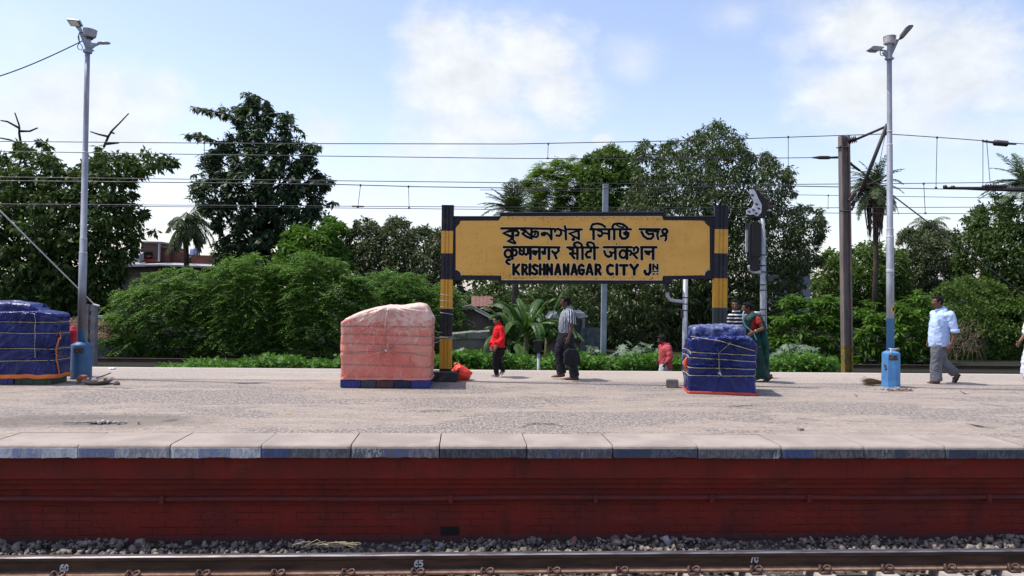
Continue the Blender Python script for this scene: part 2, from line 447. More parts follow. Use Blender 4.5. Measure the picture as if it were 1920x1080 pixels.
SLABS = {
 -1: ((.40,.41,.43), [(22,78,BLU,.44),(78,140,WHT,.46),(0,22,WHT,.5)], 'worn concrete edge slab at the far left, pale front with a faded blue patch'),
  0: ((.25,.25,.26), [(147,215,BLU,.42),(215,300,WHT,.56)], 'concrete edge slab with flaking blue left end and grey right half, nearest the damp stain'),
  1: ((.33,.34,.35), [(372,432,BLU,.45),(432,450,WHT,.3),(330,372,WHT,.52)], 'concrete edge slab whose grey front has one blue and white flaking square in the middle'),
  2: ((.085,.085,.095), [(489,545,BLU,.40),(560,600,WHT,.62)], 'concrete edge slab with dark blue left third, front otherwise sooty grey, left of the pink stack'),
  3: ((.12,.12,.13), [(660,715,WHT,.48),(717,765,BLU,.48),(690,720,WHT,.5)], 'edge slab below the pink stack with streaky white and blue paint on its front'),
  4: ((.050,.050,.060), [], 'evenly blackened edge slab in front of the left post of the station sign'),
  5: ((.075,.075,.085), [(1034,1046,BLU,.45),(1090,1140,WHT,.60)], 'blackened edge slab with one tiny blue fleck, below the man carrying a bag'),
  6: ((.060,.065,.085), [(1150,1220,DBL,.42)], 'bluish black edge slab just left of the tarpaulin stack with the red hem'),
  7: ((.085,.085,.088), [(1450,1466,WHT,.48)], 'sooty edge slab with a pale chipped right end, below the tarpaulin stack with the red hem'),
  8: ((.075,.072,.075), [(1468,1525,BLU,.40)], 'dark edge slab with a bright blue left end, right of the tarpaulin stack with red hem'),
  9: ((.080,.078,.080), [(1680,1700,DBL,.40),(1655,1664,WHT,.5)], 'dark grey edge slab below the right lamp post with small blue smudges'),
 10: ((.055,.057,.068), [(1780,1830,DBL,.42)], 'dark edge slab farthest right, below the man in the pale blue shirt'),
}
for i, (fc, pt, lab) in SLABS.items():
    rnd = random.Random(50+i)
    x0, x1 = SLAB0+SLAB*i+.006, SLAB0+SLAB*(i+1)-.006
    prof = [(COPE-.006,-.14),(COPE-.006,0),(EDGE+.045,0),(EDGE+.022,-.005),(EDGE+.007,-.017),(EDGE,-.038),(EDGE,-.137),(EDGE+.02,-.142)]
    nx = 30; V = []; Fc = []
    dz = rnd.uniform(-.003,.003); dyy = rnd.uniform(-.006,.006)
    for a in range(nx+1):
        x = x0+(x1-x0)*a/nx
        chip = max(0, mnoise.noise(Vector((x*9, i*3.1, .5))))*.016 + rnd.uniform(0,.006)
        for b, (y, z) in enumerate(prof):
            if b in (6, 7): z += chip
            if 2 <= b <= 5: z -= abs(mnoise.noise(Vector((x*6, 4.4, i))))*.005; y += rnd.uniform(0,.002)
            if a in (0, nx) and 2 <= b <= 7: y += .008
            V.append((x, y+dyy, z+dz-.0005))
    nb = len(prof)
    for a in range(nx):
        for b in range(nb):
            b2 = (b+1) % nb
            Fc.append((a*nb+b, a*nb+b2, (a+1)*nb+b2, (a+1)*nb+b))
    Fc.append(tuple(range(nb-1,-1,-1))); Fc.append(tuple(nx*nb+b for b in range(nb)))
    mb = MB(); mb.add(V, Fc)
    tag(mb.build('edge_slab', coping_mat('slab_concrete', fc, pt), fix=True), lab, 'edge slab', 'concrete edge slabs along the platform')

# red brick face of the platform
k = Nodes('red_brick_wall')
vec = k.pos(rot=(math.radians(90),0,0))
sp = k.N.new('ShaderNodeSeparateXYZ'); k.L.new(k.geo.outputs['Position'], sp.inputs[0])
cb = k.N.new('ShaderNodeCombineXYZ'); k.L.new(sp.outputs[0], cb.inputs[0])
k.L.new(k.math('ADD', sp.outputs[2], k.math('MULTIPLY', k.math('SUBTRACT', k.noise(k.pos(), 3, 3, .6), .5), .012)), cb.inputs[1])
br = k.N.new('ShaderNodeTexBrick'); k.L.new(cb.outputs[0], br.inputs['Vector'])
br.inputs['Scale'].default_value = 1; br.inputs['Brick Width'].default_value = .25; br.inputs['Row Height'].default_value = .078
br.inputs['Mortar Size'].default_value = .006; br.inputs['Mortar Smooth'].default_value = .5
br.inputs['Color1'].default_value = (1,1,1,1); br.inputs['Color2'].default_value = (.75,.75,.75,1); br.inputs['Mortar'].default_value = (0,0,0,1)
p = k.pos(); n1 = k.noise(p, 1.3, 6, .65, .4); n2 = k.noise(p, 9, 6, .7); n3 = k.noise(k.pos((1,1,.25)), 3.2, 5, .65)
c = k.mix(k.ramp(n1, .35, .65), (.185,.017,.010), (.122,.017,.012))
c = k.mix(k.math('MULTIPLY', k.ramp(n3, .55, .72), .6), c, (.048,.014,.011))
c = k.mix(k.math('MULTIPLY', k.ramp(n2, .60, .72), .45), c, (.055,.02,.018))
low = k.ramp(sp.outputs[2], -.62, -.66)
gap = k.math('MULTIPLY', k.math('MULTIPLY', k.ramp(br.outputs['Fac'], .25, .8), low), k.ramp(k.noise(p, 2.4, 4, .7), .42, .58))
c = k.mix(k.math('MULTIPLY', gap, .48), c, (.018,.007,.006))
stk = k.ramp(k.noise(k.pos((3.2,1,.22), loc=(7,0,2)), 2.6, 5, .7), .58, .72)
c = k.mix(k.math('MULTIPLY', stk, .55), c, (.030,.012,.010))
fad = k.ramp(k.noise(k.pos((.5,1,1.6), loc=(1,4,6)), 2.2, 5, .7), .56, .70)
c = k.mix(k.math('MULTIPLY', fad, .4), c, (.19,.055,.042))
spot = k.ramp(k.noise(k.pos(loc=(4,2,9)), 5.2, 5, .75), .71, .74)
c = k.mix(k.math('MULTIPLY', spot, .7), c, (.22,.19,.17))
foot = k.ramp(k.math('ADD', sp.outputs[2], k.math('MULTIPLY', n2, .12)), -.93, -1.02)
c = k.mix(k.math('MULTIPLY', foot, .7), c, (.045,.040,.040))
k.bump(k.math('SUBTRACT', k.math('ADD', n2, k.math('MULTIPLY', k.noise(p, 40, 4, .6), .5)), k.math('MULTIPLY', gap, 2.2)), .7, .016)
m_wall = k.set(c, .82, 0, .3)
prof = [(8.245,-.13),(8.245,-.372),(8.252,-.380),(8.312,-.383),(8.312,-.440),(8.320,-.448),(8.372,-.451),(8.372,-.512),(8.380,-.520),(8.425,-.523),(8.425,-1.2)]
xs = np.concatenate([[-60], np.arange(-9, 11.01, .12), [60]])
V = []
for x in xs:
    for b, (y, z) in enumerate(prof):
        j = mnoise.noise(Vector((x*1.3, b*2.2, 3))) * .006 + mnoise.noise(Vector((x*6, b*5.2, 8))) * .004
        V.append((x, y + j*.6, z + (j if 0 < b < 10 else 0)))
nb = len(prof)
Fc = [(i*nb+b, (i+1)*nb+b, (i+1)*nb+b+1, i*nb+b+1) for i in range(len(xs)-1) for b in range(nb-1)]
n0 = len(V)
V += [(-60,8.6,-.141),(60,8.6,-.141)]
Fc.append((0, n0, n0+1, (len(xs)-1)*nb))
wall = thing('platform_wall', 'long dark red painted brick wall holding up the platform above the track', 'wall', (0, 8.35, -1.1))
mb = MB(); mb.add(V, Fc); mb.build('brick_face', m_wall, wall)
# recess at the foot of the wall
c0 = G(845, 1010, -.98); 
hx = W(843, 1008, 8.35)
mb = MB(); mb.box((hx[0], 8.425, -.985), (.10, .006, .045)); mb.build('drain_opening', pmat('black_hole', (.006,.005,.005), bump=0), wall)
m_pipe = pmat('painted_pipe', (.15,.018,.014), (.085,.020,.017), 3, .85, .15, 40)
pipe = thing('wall_pipe', 'straight maroon painted pipe clipped along the red platform wall', 'pipe', (0, 8.29, -.62))
mb = MB(); pts = [(x, 8.355+.004*math.sin(x*1.7), -.615+.006*math.sin(x*.9)+.004*math.sin(x*2.3)) for x in np.arange(-30, 30.1, .5)]
mb.tube(pts, .028, 10); mb.build('tube', m_pipe, pipe, smooth=True)
for px in (845, 1118, 1337, 1520, 1860, 300):
    q = W(px, 942, 8.28)
    mb = MB(); mb.box((q[0], 8.338, -.615), (.022, .028, .040), bev=.004); mb.box((q[0], 8.385, -.648), (.018, .045, .02)); mb.build('pipe_clamp', m_pipe, pipe)

# track: one running rail of the near line in view
k = Nodes('rail_steel'); p = k.pos((1,1,1)); n1 = k.noise(k.pos((.6,4,4)), 4, 5, .65)
k.bump(k.noise(p, 60, 4, .6), .25, .004)
m_rail = k.set(k.mix(k.ramp(n1, .35, .65), (.030,.018,.012), (.075,.038,.022)), .7, .2, .4)
k = Nodes('rail_foot_rust'); n1 = k.noise(k.pos(), 9, 6, .7); k.bump(k.noise(k.pos(), 50, 4, .6), .4, .004)
m_rust = k.set(k.mix(k.ramp(n1, .35, .65), (.16,.085,.055), (.26,.16,.11)), .85, 0, .2)
k = Nodes('rail_polished'); n1 = k.noise(k.pos((.4,6,1)), 8, 4, .6)
m_pol = k.set(k.mix(k.ramp(n1, .4, .65), (.50,.47,.45), (.22,.18,.16)), .34, .9, .5)
m_fdark = pmat('dull_far_rail', (.035,.028,.024), (.02,.017,.015), 9, .8, 0)
def rail_prof(yc, top):
    return [(yc+y, top+z) for y, z in ((-.036,-.012),(-.037,-.040),(-.028,-.050),(-.010,-.056),(-.0085,-.130),(-.02,-.146),(-.075,-.160),(-.075,-.172),
                                       (.075,-.172),(.075,-.160),(.02,-.146),(.0085,-.130),(.010,-.056),(.028,-.050),(.037,-.040),(.036,-.012),(.026,-.001),(-.026,-.001))]
def make_rail(name, label, yc, top, x0, x1, group=None):
    r = thing(name, label, 'rail', (0, yc, top-.172), group)
    P = rail_prof(yc, top)
    mb = MB(); mb.prism([(x0, y, z) for y, z in P], (x1-x0, 0, 0)); mb.build('rail_body', m_rail, r, fix=True)
    mb = MB(); mb.add([(x0,yc-.078,top-.1735),(x1,yc-.078,top-.1735),(x1,yc-.0775,top-.158),(x0,yc-.0775,top-.158),(x0,yc-.022,top-.1435),(x1,yc-.022,top-.1435)],
                      [(0,1,2,3),(3,2,5,4)]); mb.build('rail_foot', m_rust if yc < 20 else m_fdark, r)
    mb = MB(); mb.add([(x0,yc-.037,top-.011),(x1,yc-.037,top-.011),(x1,yc-.026,top+.001),(x0,yc-.026,top+.001),(x0,yc+.026,top+.001),(x1,yc+.026,top+.001)],
                      [(0,1,2,3),(3,2,5,4)]); mb.build('running_surface', m_pol if yc < 20 else m_fdark, r)
    return r
near_rail = make_rail('rail', 'dark steel rail in the foreground with chalked numbers and a polished top', RAIL_Y, RAIL_TOP, -60, 60)

# ---- stroke lettering
def stroke(mb, pts, r, lift, normal, n_cap=6, caps=True):
    """flat brush stroke: pts 3-D on a plane, r half-width, lift along normal"""
    nrm = Vector(normal).normalized()
    P = [Vector([float(c) for c in q]) + nrm*lift for q in pts]
    Lf, Rt = [], []
    for i in range(len(P)):
        d1 = (P[i]-P[i-1]).normalized() if i > 0 else None
        d2 = (P[i+1]-P[i]).normalized() if i < len(P)-1 else None
        if d1 is None: d1 = d2
        if d2 is None: d2 = d1
        s1, s2 = nrm.cross(d1), nrm.cross(d2)
        t = s1+s2
        t = t/max(t.length_squared/2, .55) if t.length > 1e-6 else s1
        Lf.append(P[i]+t*r); Rt.append(P[i]-t*r)
    V = Lf+Rt; m_ = len(P)
    mb.add(V, [(m_+i, m_+i+1, i+1, i) for i in range(m_-1)])
    if caps:
        for c, d in ((P[0], (P[0]-P[1]).normalized()), (P[-1], (P[-1]-P[-2]).normalized())):
            s_ = nrm.cross(d)
            arc = [c + s_*(r*math.cos(a)) + d*(r*math.sin(a)) for a in [math.pi*j/n_cap for j in range(n_cap+1)]]
            mb.add(arc, [tuple(range(len(arc)-1, -1, -1))])
def dot(mb, c, r, lift, normal, u, n=14):
    nrm = Vector(normal).normalized(); u = Vector(u).normalized(); w = nrm.cross(u); c = Vector([float(q) for q in c])+nrm*lift
    mb.add([c+u*(r*math.cos(2*math.pi*j/n))+w*(r*math.sin(2*math.pi*j/n)) for j in range(n)], [tuple(range(n))])

def arc_pts(cx, cy, rx, ry, a0, a1, n=10):
    return [(cx+rx*math.cos(math.radians(a0+(a1-a0)*i/n)), cy+ry*math.sin(math.radians(a0+(a1-a0)*i/n))) for i in range(n+1)]
DIG = {'6': [arc_pts(.5,.68,.36,.30,0,360,14), [(.85,.05),(.5,.1),(.2,.42),(.14,.7)]],
       '0': [arc_pts(.5,.5,.36,.46,0,360,16)],
       '5': [[(.85,.05),(.25,.05),(.2,.45)], [(.2,.45),(.5,.36),(.82,.5),(.84,.75),(.6,.95),(.15,.92)]],
       '7': [[(.1,.06),(.88,.06),(.6,.45),(.42,.96)]],
       '1': [[(.2,.22),(.55,.04),(.55,.96)]]}
m_chalk = pmat('white_number_paint', (.62,.63,.65), (.42,.43,.45), 40, .9, 0)
for txt, px, py in (('60', 112, 1058.5), ('65', 776.5, 1050.5), ('70', 1405.5, 1042.5)):
    mb = MB()
    for j, ch in enumerate(txt):
        for q, s_ in enumerate(DIG[ch]):
            pts = [W(px+j*8.8+u*8.0, py+v*12.0, RAIL_Y-.0125) for u, v in s_]
            stroke(mb, pts, .0066, .0005+.0002*q, (0,-1,0))
    mb.build('painted_number', m_chalk, near_rail)

# sleepers with coiled clips
m_slp = pmat('sleeper_concrete', (.40,.36,.32), (.26,.23,.21), 7, .9, .4, 60)
m_clip = pmat('rusty_clip', (.10,.055,.042), (.055,.032,.028), 30, .6, .2, 80, .4)
def sleeper(x, label):
    r = thing('sleeper', label, 'sleeper', (x, 6.47, -1.16), 'concrete sleepers under the near rail')
    mb = MB()
    def sec(y, wt, wb, zt): return [(x-wb, y, -1.18), (x+wb, y, -1.18), (x+wt, y, zt), (x-wt, y, zt)]
    S_ = [sec(5.1,.085,.125,-1.03), sec(6.0,.08,.125,-1.055), sec(7.10,.085,.125,-1.032), sec(7.42,.085,.125,-1.030), sec(7.60,.085,.125,-1.035)]
    V = [q for s_ in S_ for q in s_]
    mb.add(V, [(4*i+j, 4*i+(j+1) % 4, 4*i+4+(j+1) % 4, 4*i+4+j) for i in range(4) for j in range(4)] + [(3,2,1,0),(16,17,18,19)])
    mb.build('concrete_body', m_slp, r, fix=True)
    mb = MB(); y0 = RAIL_Y-.075
    loop = [(x-.045, y0-.055, -1.012), (x-.048, y0-.045, -.985), (x-.04, y0-.02, -.962), (x-.022, y0-.005, -.968), (x-.01, y0-.012, -.985),
            (x+.012, y0-.03, -1.0), (x+.038, y0-.045, -1.004), (x+.060, y0-.04, -.992), (x+.066, y0-.02, -.976), (x+.052, y0-.004, -.968), (x+.025, y0-.002, -.972), (x+.005, y0-.012, -.986)]
    mb.tube(loop, .0125, 8, round_end=True); mb.box((x, y0-.045, -1.02), (.05, .03, .012), bev=.004)
    mb.box((x-.035, y0-.03, -1.0), (.014, .022, .022), bev=.004)
    mb.build('rail_clip', m_clip, r, smooth=True)
    return r
proto = None
for px in (-150, -16, 110, 250, 381, 521, 652, 782, 912, 1037, 1164, 1298, 1415, 1543, 1660, 1777, 1896, 2010, 2130):
    q = G(px, 1072-px*.006, -1.02)
    x = W(px, 1066, RAIL_Y-.08)[0]
    lab = {110: 'concrete sleeper with rail clip below the number 60', 782: 'concrete sleeper with rail clip below the number 65',
           1415: 'concrete sleeper with rail clip below the number 70'}.get(px, 'pale concrete sleeper end with a rusty coiled rail clip, no number above it')
    if proto is None: proto = sleeper(x, lab); px0 = x
    else: dup(proto, (x, 6.47, -1.16), lab)

# ballast stones
def icosa():
    t = (1+5**.5)/2
    V = np.array([(-1,t,0),(1,t,0),(-1,-t,0),(1,-t,0),(0,-1,t),(0,1,t),(0,-1,-t),(0,1,-t),(t,0,-1),(t,0,1),(-t,0,-1),(-t,0,1)], float)
    F_ = np.array([(0,11,5),(0,5,1),(0,1,7),(0,7,10),(0,10,11),(1,5,9),(5,11,4),(11,10,2),(10,7,6),(7,1,8),(3,9,4),(3,4,2),(3,2,6),(3,6,8),(3,8,9),(4,9,5),(2,4,11),(6,2,10),(8,6,7),(9,8,1)])
    return V/np.linalg.norm(V[0]), F_
def stones(rng, C, size):
    V0, F0 = icosa(); n = len(C)
    J = V0[None]*(1+rng.uniform(-.34,.34,(n,12,1)))
    sc = size[:,None]*rng.uniform(.45,1.45,(n,3)); J = J*sc[:,None,:]
    q = rng.normal(size=(n,4)); q /= np.linalg.norm(q,axis=1,keepdims=True); w,x,y,z = q.T
    R_ = np.stack([1-2*(y*y+z*z),2*(x*y-z*w),2*(x*z+y*w),2*(x*y+z*w),1-2*(x*x+z*z),2*(y*z-x*w),2*(x*z-y*w),2*(y*z+x*w),1-2*(x*x+y*y)],1).reshape(n,3,3)
    P = np.einsum('nij,nkj->nki', R_, J)+C[:,None,:]
    return P.reshape(-1,3), (F0[None]+12*np.arange(n)[:,None,None]).reshape(-1,3)
rng = np.random.default_rng(5)
n = 19000
C = np.stack([rng.uniform(-9,10,n), rng.uniform(6.3,8.34,n), np.zeros(n)],1)
beh = C[:,1] > RAIL_Y+.08
C[:,2] = np.where(beh, -1.096 + .016*np.sin(C[:,0]*1.3)+.014*np.sin(C[:,0]*3.1+1) + .02*(C[:,1]>8.2), -1.085) + rng.uniform(-.025,.025,n)
keep = ~((abs(C[:,1]-RAIL_Y) < .10))
C = C[keep]
k = Nodes('ballast_stone'); p = k.pos()
v = k.N.new('ShaderNodeTexVoronoi'); k.L.new(p, v.inputs['Vector']); v.inputs['Scale'].default_value = 16
bw = k.N.new('ShaderNodeSeparateColor'); k.L.new(v.outputs['Color'], bw.inputs[0])
c = k.mix(bw.outputs[0], (.055,.052,.050), (.31,.265,.22))
c = k.mix(k.math('MULTIPLY', k.ramp(k.noise(p, 30, 5, .7), .45, .7), .6), c, (.17,.13,.10))
k.bump(k.noise(p, 60, 4, .6), .3, .006)
m_stone = k.set(c, .9, 0, .25)
V, F_ = stones(rng, C, np.clip(rng.lognormal(math.log(.0205), .40, len(C)), .010, .055))
tag(np_mesh('ballast', V, F_, m_stone), 'grey crushed stone ballast packed round the sleepers and rail', 'ballast', kind='stuff')
mb = MB(); mb.add([(-60,4,-1.115),(60,4,-1.115),(60,8.47,-1.115),(-60,8.47,-1.115)], [(0,1,2,3)])
tag(mb.build('track_bed', pmat('track_bed_dust', (.09,.08,.07), (.05,.045,.04), 20, .95, .5, 60)), kind='structure')
# second line beyond the platform
for yy, lb in ((27.6, 'dull dark rail of the line beyond the platform, seen at far left and right'),):
    make_rail('rail', lb, yy, -.83, -60, 60)
# ------------------------------------------------------------------ station name sign
LP = G(837, 714)                                     # foot of the left post
A_S = math.atan2(-.45, 4.9)                          # the board turns a little towards the track on its right
S_U = np.array([math.cos(A_S), math.sin(A_S), 0.0])  # along the board
S_N = np.array([math.sin(A_S), -math.cos(A_S), 0.0]) # out of its face
S_O = LP + S_N*.03
def S(px, py, off=0.0):
    v = ray(px, py); o = S_O + S_N*off
    t = np.dot(o-ORG, S_N)/np.dot(v, S_N)
    return ORG + v*t
def banded(name, bands, z_of, rough=.55):
    k = Nodes(name); sp = k.N.new('ShaderNodeSeparateXYZ'); k.L.new(k.geo.outputs['Position'], sp.inputs[0])
    p = k.pos(); n1 = k.noise(p, 5, 6, .65); n2 = k.noise(k.pos((1,1,.3)), 22, 5, .7)
    z = k.math('ADD', sp.outputs[2], k.math('MULTIPLY', k.math('SUBTRACT', n2, .5), .012))
    c = bands[0][1]
    for zt, cc in bands[1:]:
        c = k.mix(k.math('GREATER_THAN', z, zt), c, cc)
    c = k.mix(k.math('MULTIPLY', k.ramp(n1, .5, .72), .35), c, (.10,.07,.05))
    c = k.mix(k.math('MULTIPLY', k.ramp(n2, .66, .74), .5), c, (.30,.27,.24))
    k.bump(k.math('ADD', n1, k.math('MULTIPLY', n2, .5)), .25, .01)
    return k.set(c, rough, 0, .4)
NAVY = (.007,.0075,.017); YEL = (.58,.305,.045); MUS = (.50,.255,.02)
sign = thing('station_sign', 'big yellow station name board with black lettering in three scripts on two banded posts', 'sign', LP)
def post(xc, x0, x1, ytop, bands, base_px, nm='post'):
    c = S(xc, 560); w = abs(S(x1, 500)[0]-S(x0, 500)[0])/2
    z1 = S(xc, ytop)[2]
    # channel-like section with two grooves in its front
    sec = [(-w,.06),(-w,-.06),(-w*.42,-.06),(-w*.36,-.045),(-w*.22,-.045),(-w*.16,-.06),(w*.16,-.06),(w*.22,-.045),(w*.36,-.045),(w*.42,-.06),(w,-.06),(w,.06)]
    pts = []
    for u, v in sec:
        q = np.array([c[0], c[1], 0]) + S_U*u - S_N*(v+.03); pts.append((q[0], q[1], .0))
    mb = MB(); mb.prism(pts, (0,0,z1)); 
    capc = np.array([c[0], c[1], z1]) - S_N*.03
    mb.box(capc+np.array([0,0,.012]), (w*1.04, .066, .012), rz=A_S, bev=.006)
    return mb.build(nm, banded('post_paint', bands, None), sign, fix=True)
zl = lambda y: S(837, y)[2]; zr = lambda y: S(1350, y)[2]
post(837, 826, 848, 387, [(0,NAVY),(zl(691),MUS),(zl(635),NAVY),(zl(579),MUS),(zl(524),NAVY),(zl(475),YEL),(zl(433),NAVY)], None)
post(1350.5, 1338, 1363, 388, [(0,NAVY),(zr(690),MUS),(zr(640),(.03,.04,.042)),(zr(577),MUS),(zr(522),NAVY),(zr(475),YEL),(zr(430),NAVY)], None)
m_blk = pmat('black_painted_concrete', (.035,.034,.036), (.12,.11,.10), 9, .85, .5, 40, lo=.5, hi=.75)
for xc in (837, 1352):
    c = S(xc, 712); mb = MB(); mb.box((c[0]-.02, c[1]+.05, .085), (.235, .20, .085), rz=A_S, bev=.018); mb.build('post_base', m_blk, sign)
OUT = [(847,406.5),(938,406.5),(939,399.5),(1244,398),(1246,406.5),(1339,406),(1339,521.5),(1247,523),(1247,531),(939,531),(934,524),(847,523.5)]
def arcp(cx, cy, r, a0, a1): return arc_pts(cx, cy, r, r, a0, a1, 7)
INN = [(854.4,428),(857,424),(861,420),(863.7,414),(935,413.7),(939.6,405.6),(1241.5,405),(1243.5,413),(1320,413.8),(1323,419),(1327,422.5),(1330.4,425.4),(1331,504)] \
    + [(1326,505),(1322.5,508),(1320.5,512),(1320,516),(1243,517.3),(1242,525.5),(940,525),(940,516.7),(865,516),(864.5,511.5),(862,508),(858.5,506),(854.4,505.6)]
mb = MB(); mb.prism([S(x, y, 0) for x, y in OUT], -S_N*.07)
for i in range(len(OUT)):                            # raised rim of the frame
    a, b = OUT[i], OUT[(i+1) % len(OUT)]
    pa, pb = S(*a, .006), S(*b, .006)
    mb.tube([pa, pb], .016, 6)
mb.build('frame', pmat('navy_frame_paint', NAVY, (.022,.017,.020), 14, .7, .3, 50, lo=.45, hi=.75), sign, fix=True)
k = Nodes('yellow_board_paint'); p = k.pos()
n1 = k.noise(k.pos((.8,1,1.3)), 1.4, 5, .6); n2 = k.noise(p, 34, 4, .72); n3 = k.noise(p, 6, 5, .65)
c = k.mix(k.ramp(n1, .38, .62), (.60,.315,.056), (.68,.37,.075))
c = k.mix(k.math('MULTIPLY', k.ramp(n3, .56, .74), .4), c, (.50,.235,.035))
sp = k.N.new('ShaderNodeSeparateXYZ'); k.L.new(p, sp.inputs[0])
zt = S(1090, 405)[2]; zb = S(1090, 525)[2]
edge = k.math('MAXIMUM', k.ramp(sp.outputs[2], zt-.16, zt), k.ramp(sp.outputs[2], zb+.22, zb))
rst = k.ramp(k.math('ADD', n2, k.math('MULTIPLY', edge, .085)), .635, .67)
c = k.mix(k.math('MULTIPLY', rst, .85), c, (.10,.035,.015))
drip = k.ramp(k.noise(k.pos((7,1,.55), loc=(3,0,1)), 2.2, 5, .7), .56, .72)
c = k.mix(k.math('MULTIPLY', drip, .38), c, (.34,.165,.035))
lt = k.ramp(k.noise(k.pos(loc=(5,2,3)), 26, 4, .7), .71, .75)
c = k.mix(k.math('MULTIPLY', lt, .5), c, (.75,.62,.45))
k.bump(k.math('SUBTRACT', n3, k.math('MULTIPLY', rst, .5)), .15, .01)
m_yel = k.set(c, .5, 0, .4)
mb = MB(); mb.prism([S(x, y, .008) for x, y in INN], -S_N*.03); panel = mb.build('name_panel', m_yel, sign, fix=True)
m_ink = pmat('black_sign_paint', (.004,.0035,.004), (.007,.006,.007), 30, .8, 0, spec=.1)
m_line = pmat('pale_outline_paint', (.74,.62,.42), (.62,.48,.28), 30, .6, 0)
mb = MB(); 
stroke(mb, [S(x, y, .008) for x, y in arcp(854.4, 516, 10.5, -90, 0)], .006, .003, S_N)
stroke(mb, [S(x, y, .008) for x, y in arcp(1331, 516, 10.5, 180, 270)], .006, .003, S_N)
stroke(mb, [S(x, y, .008) for x, y in ((941, 524.6), (1100, 524.9), (1241, 525.2))], .005, .003, S_N)
stroke(mb, [S(x, y, .008) for x, y in ((941, 406.6), (1100, 406.2), (1240, 406))], .003, .003, S_N)
mb.build('pale_edge_line', m_line, sign)
# lettering as brush strokes; coordinates in ninths of a photo pixel from (920,410) and (1080,410)
A_, B_ = 920, 1080
BEN = [  # (origin, half width, points)
 (A_,19,[(180,165),(600,163),(1080,175)]), (A_,17,[(1295,180),(1540,182)]),
 (A_,24,[(372,180),(372,330)]), (A_,21,[(372,200),(290,215),(215,246),(280,275),(360,310)]), (A_,20,[(395,205),(445,205),(472,240),(460,280),(425,283)]),
 (A_,19,[(372,325),(345,350),(290,380),(345,398),(412,418)]), (A_,15,[(372,350),(420,400)]),
 (A_,20,[(515,180),(585,208),(540,255),(600,300),(690,335)]), (A_,21,[(690,180),(690,335)]), (A_,18,[(590,215),(640,255),(690,290)]),
 (A_,18,[(705,225),(755,212),(800,228),(800,285),(775,312),(715,305)]), (A_,13,[(735,275),(760,258),(745,240)]),
 (A_,20,[(870,250),(905,238),(920,262),(900,280),(865,272),(862,255)]), (A_,18,[(905,238),(960,250),(1000,300),(1025,350)]), (A_,21,[(1022,175),(1025,340)]),
 (A_,19,[(1085,218),(1090,185),(1140,172),(1185,200),(1190,255),(1160,290),(1110,285)]), (A_,20,[(1252,130),(1265,190),(1270,350)]), (A_,14,[(1180,180),(1255,215)]),
 (A_,19,[(1490,200),(1330,250),(1400,300),(1490,340)]), (A_,20,[(1485,190),(1487,345)]), ('dot',A_,38,(1392,352)),
 (B_,18,[(240,180),(580,180),(925,180)]),
 (B_,19,[(262,170),(258,130),(285,95),(360,82),(430,97),(490,138)]), (B_,21,[(293,175),(297,345)]),
 (B_,19,[(370,195),(425,215),(450,245),(425,290),(395,300),(375,275)]), (B_,17,[(450,250),(500,245),(555,262)]), (B_,21,[(555,185),(558,345)]),
 (B_,19,[(620,165),(615,125),(645,92),(720,80),(800,100),(865,155)]), (B_,13,[(690,115),(740,140),(800,145)]), (B_,21,[(643,180),(645,345)]),
 (B_,21,[(745,185),(742,290),(775,335),(830,338),(875,300),(882,245),(845,225),(815,245),(835,270)]),
 (B_,18,[(1070,178),(1415,180)]), (B_,20,[(1105,225),(1140,295),(1200,338),(1265,340),(1305,300),(1295,255),(1225,262),(1185,225),(1205,190)]),
 (B_,19,[(1235,205),(1300,205),(1385,222),(1368,270),(1385,345)]),
 (B_,20,arc_pts(1497,215,42,40,0,360,14)), (B_,18,[(1430,298),(1470,282),(1522,290),(1520,335),(1505,368)]),
]
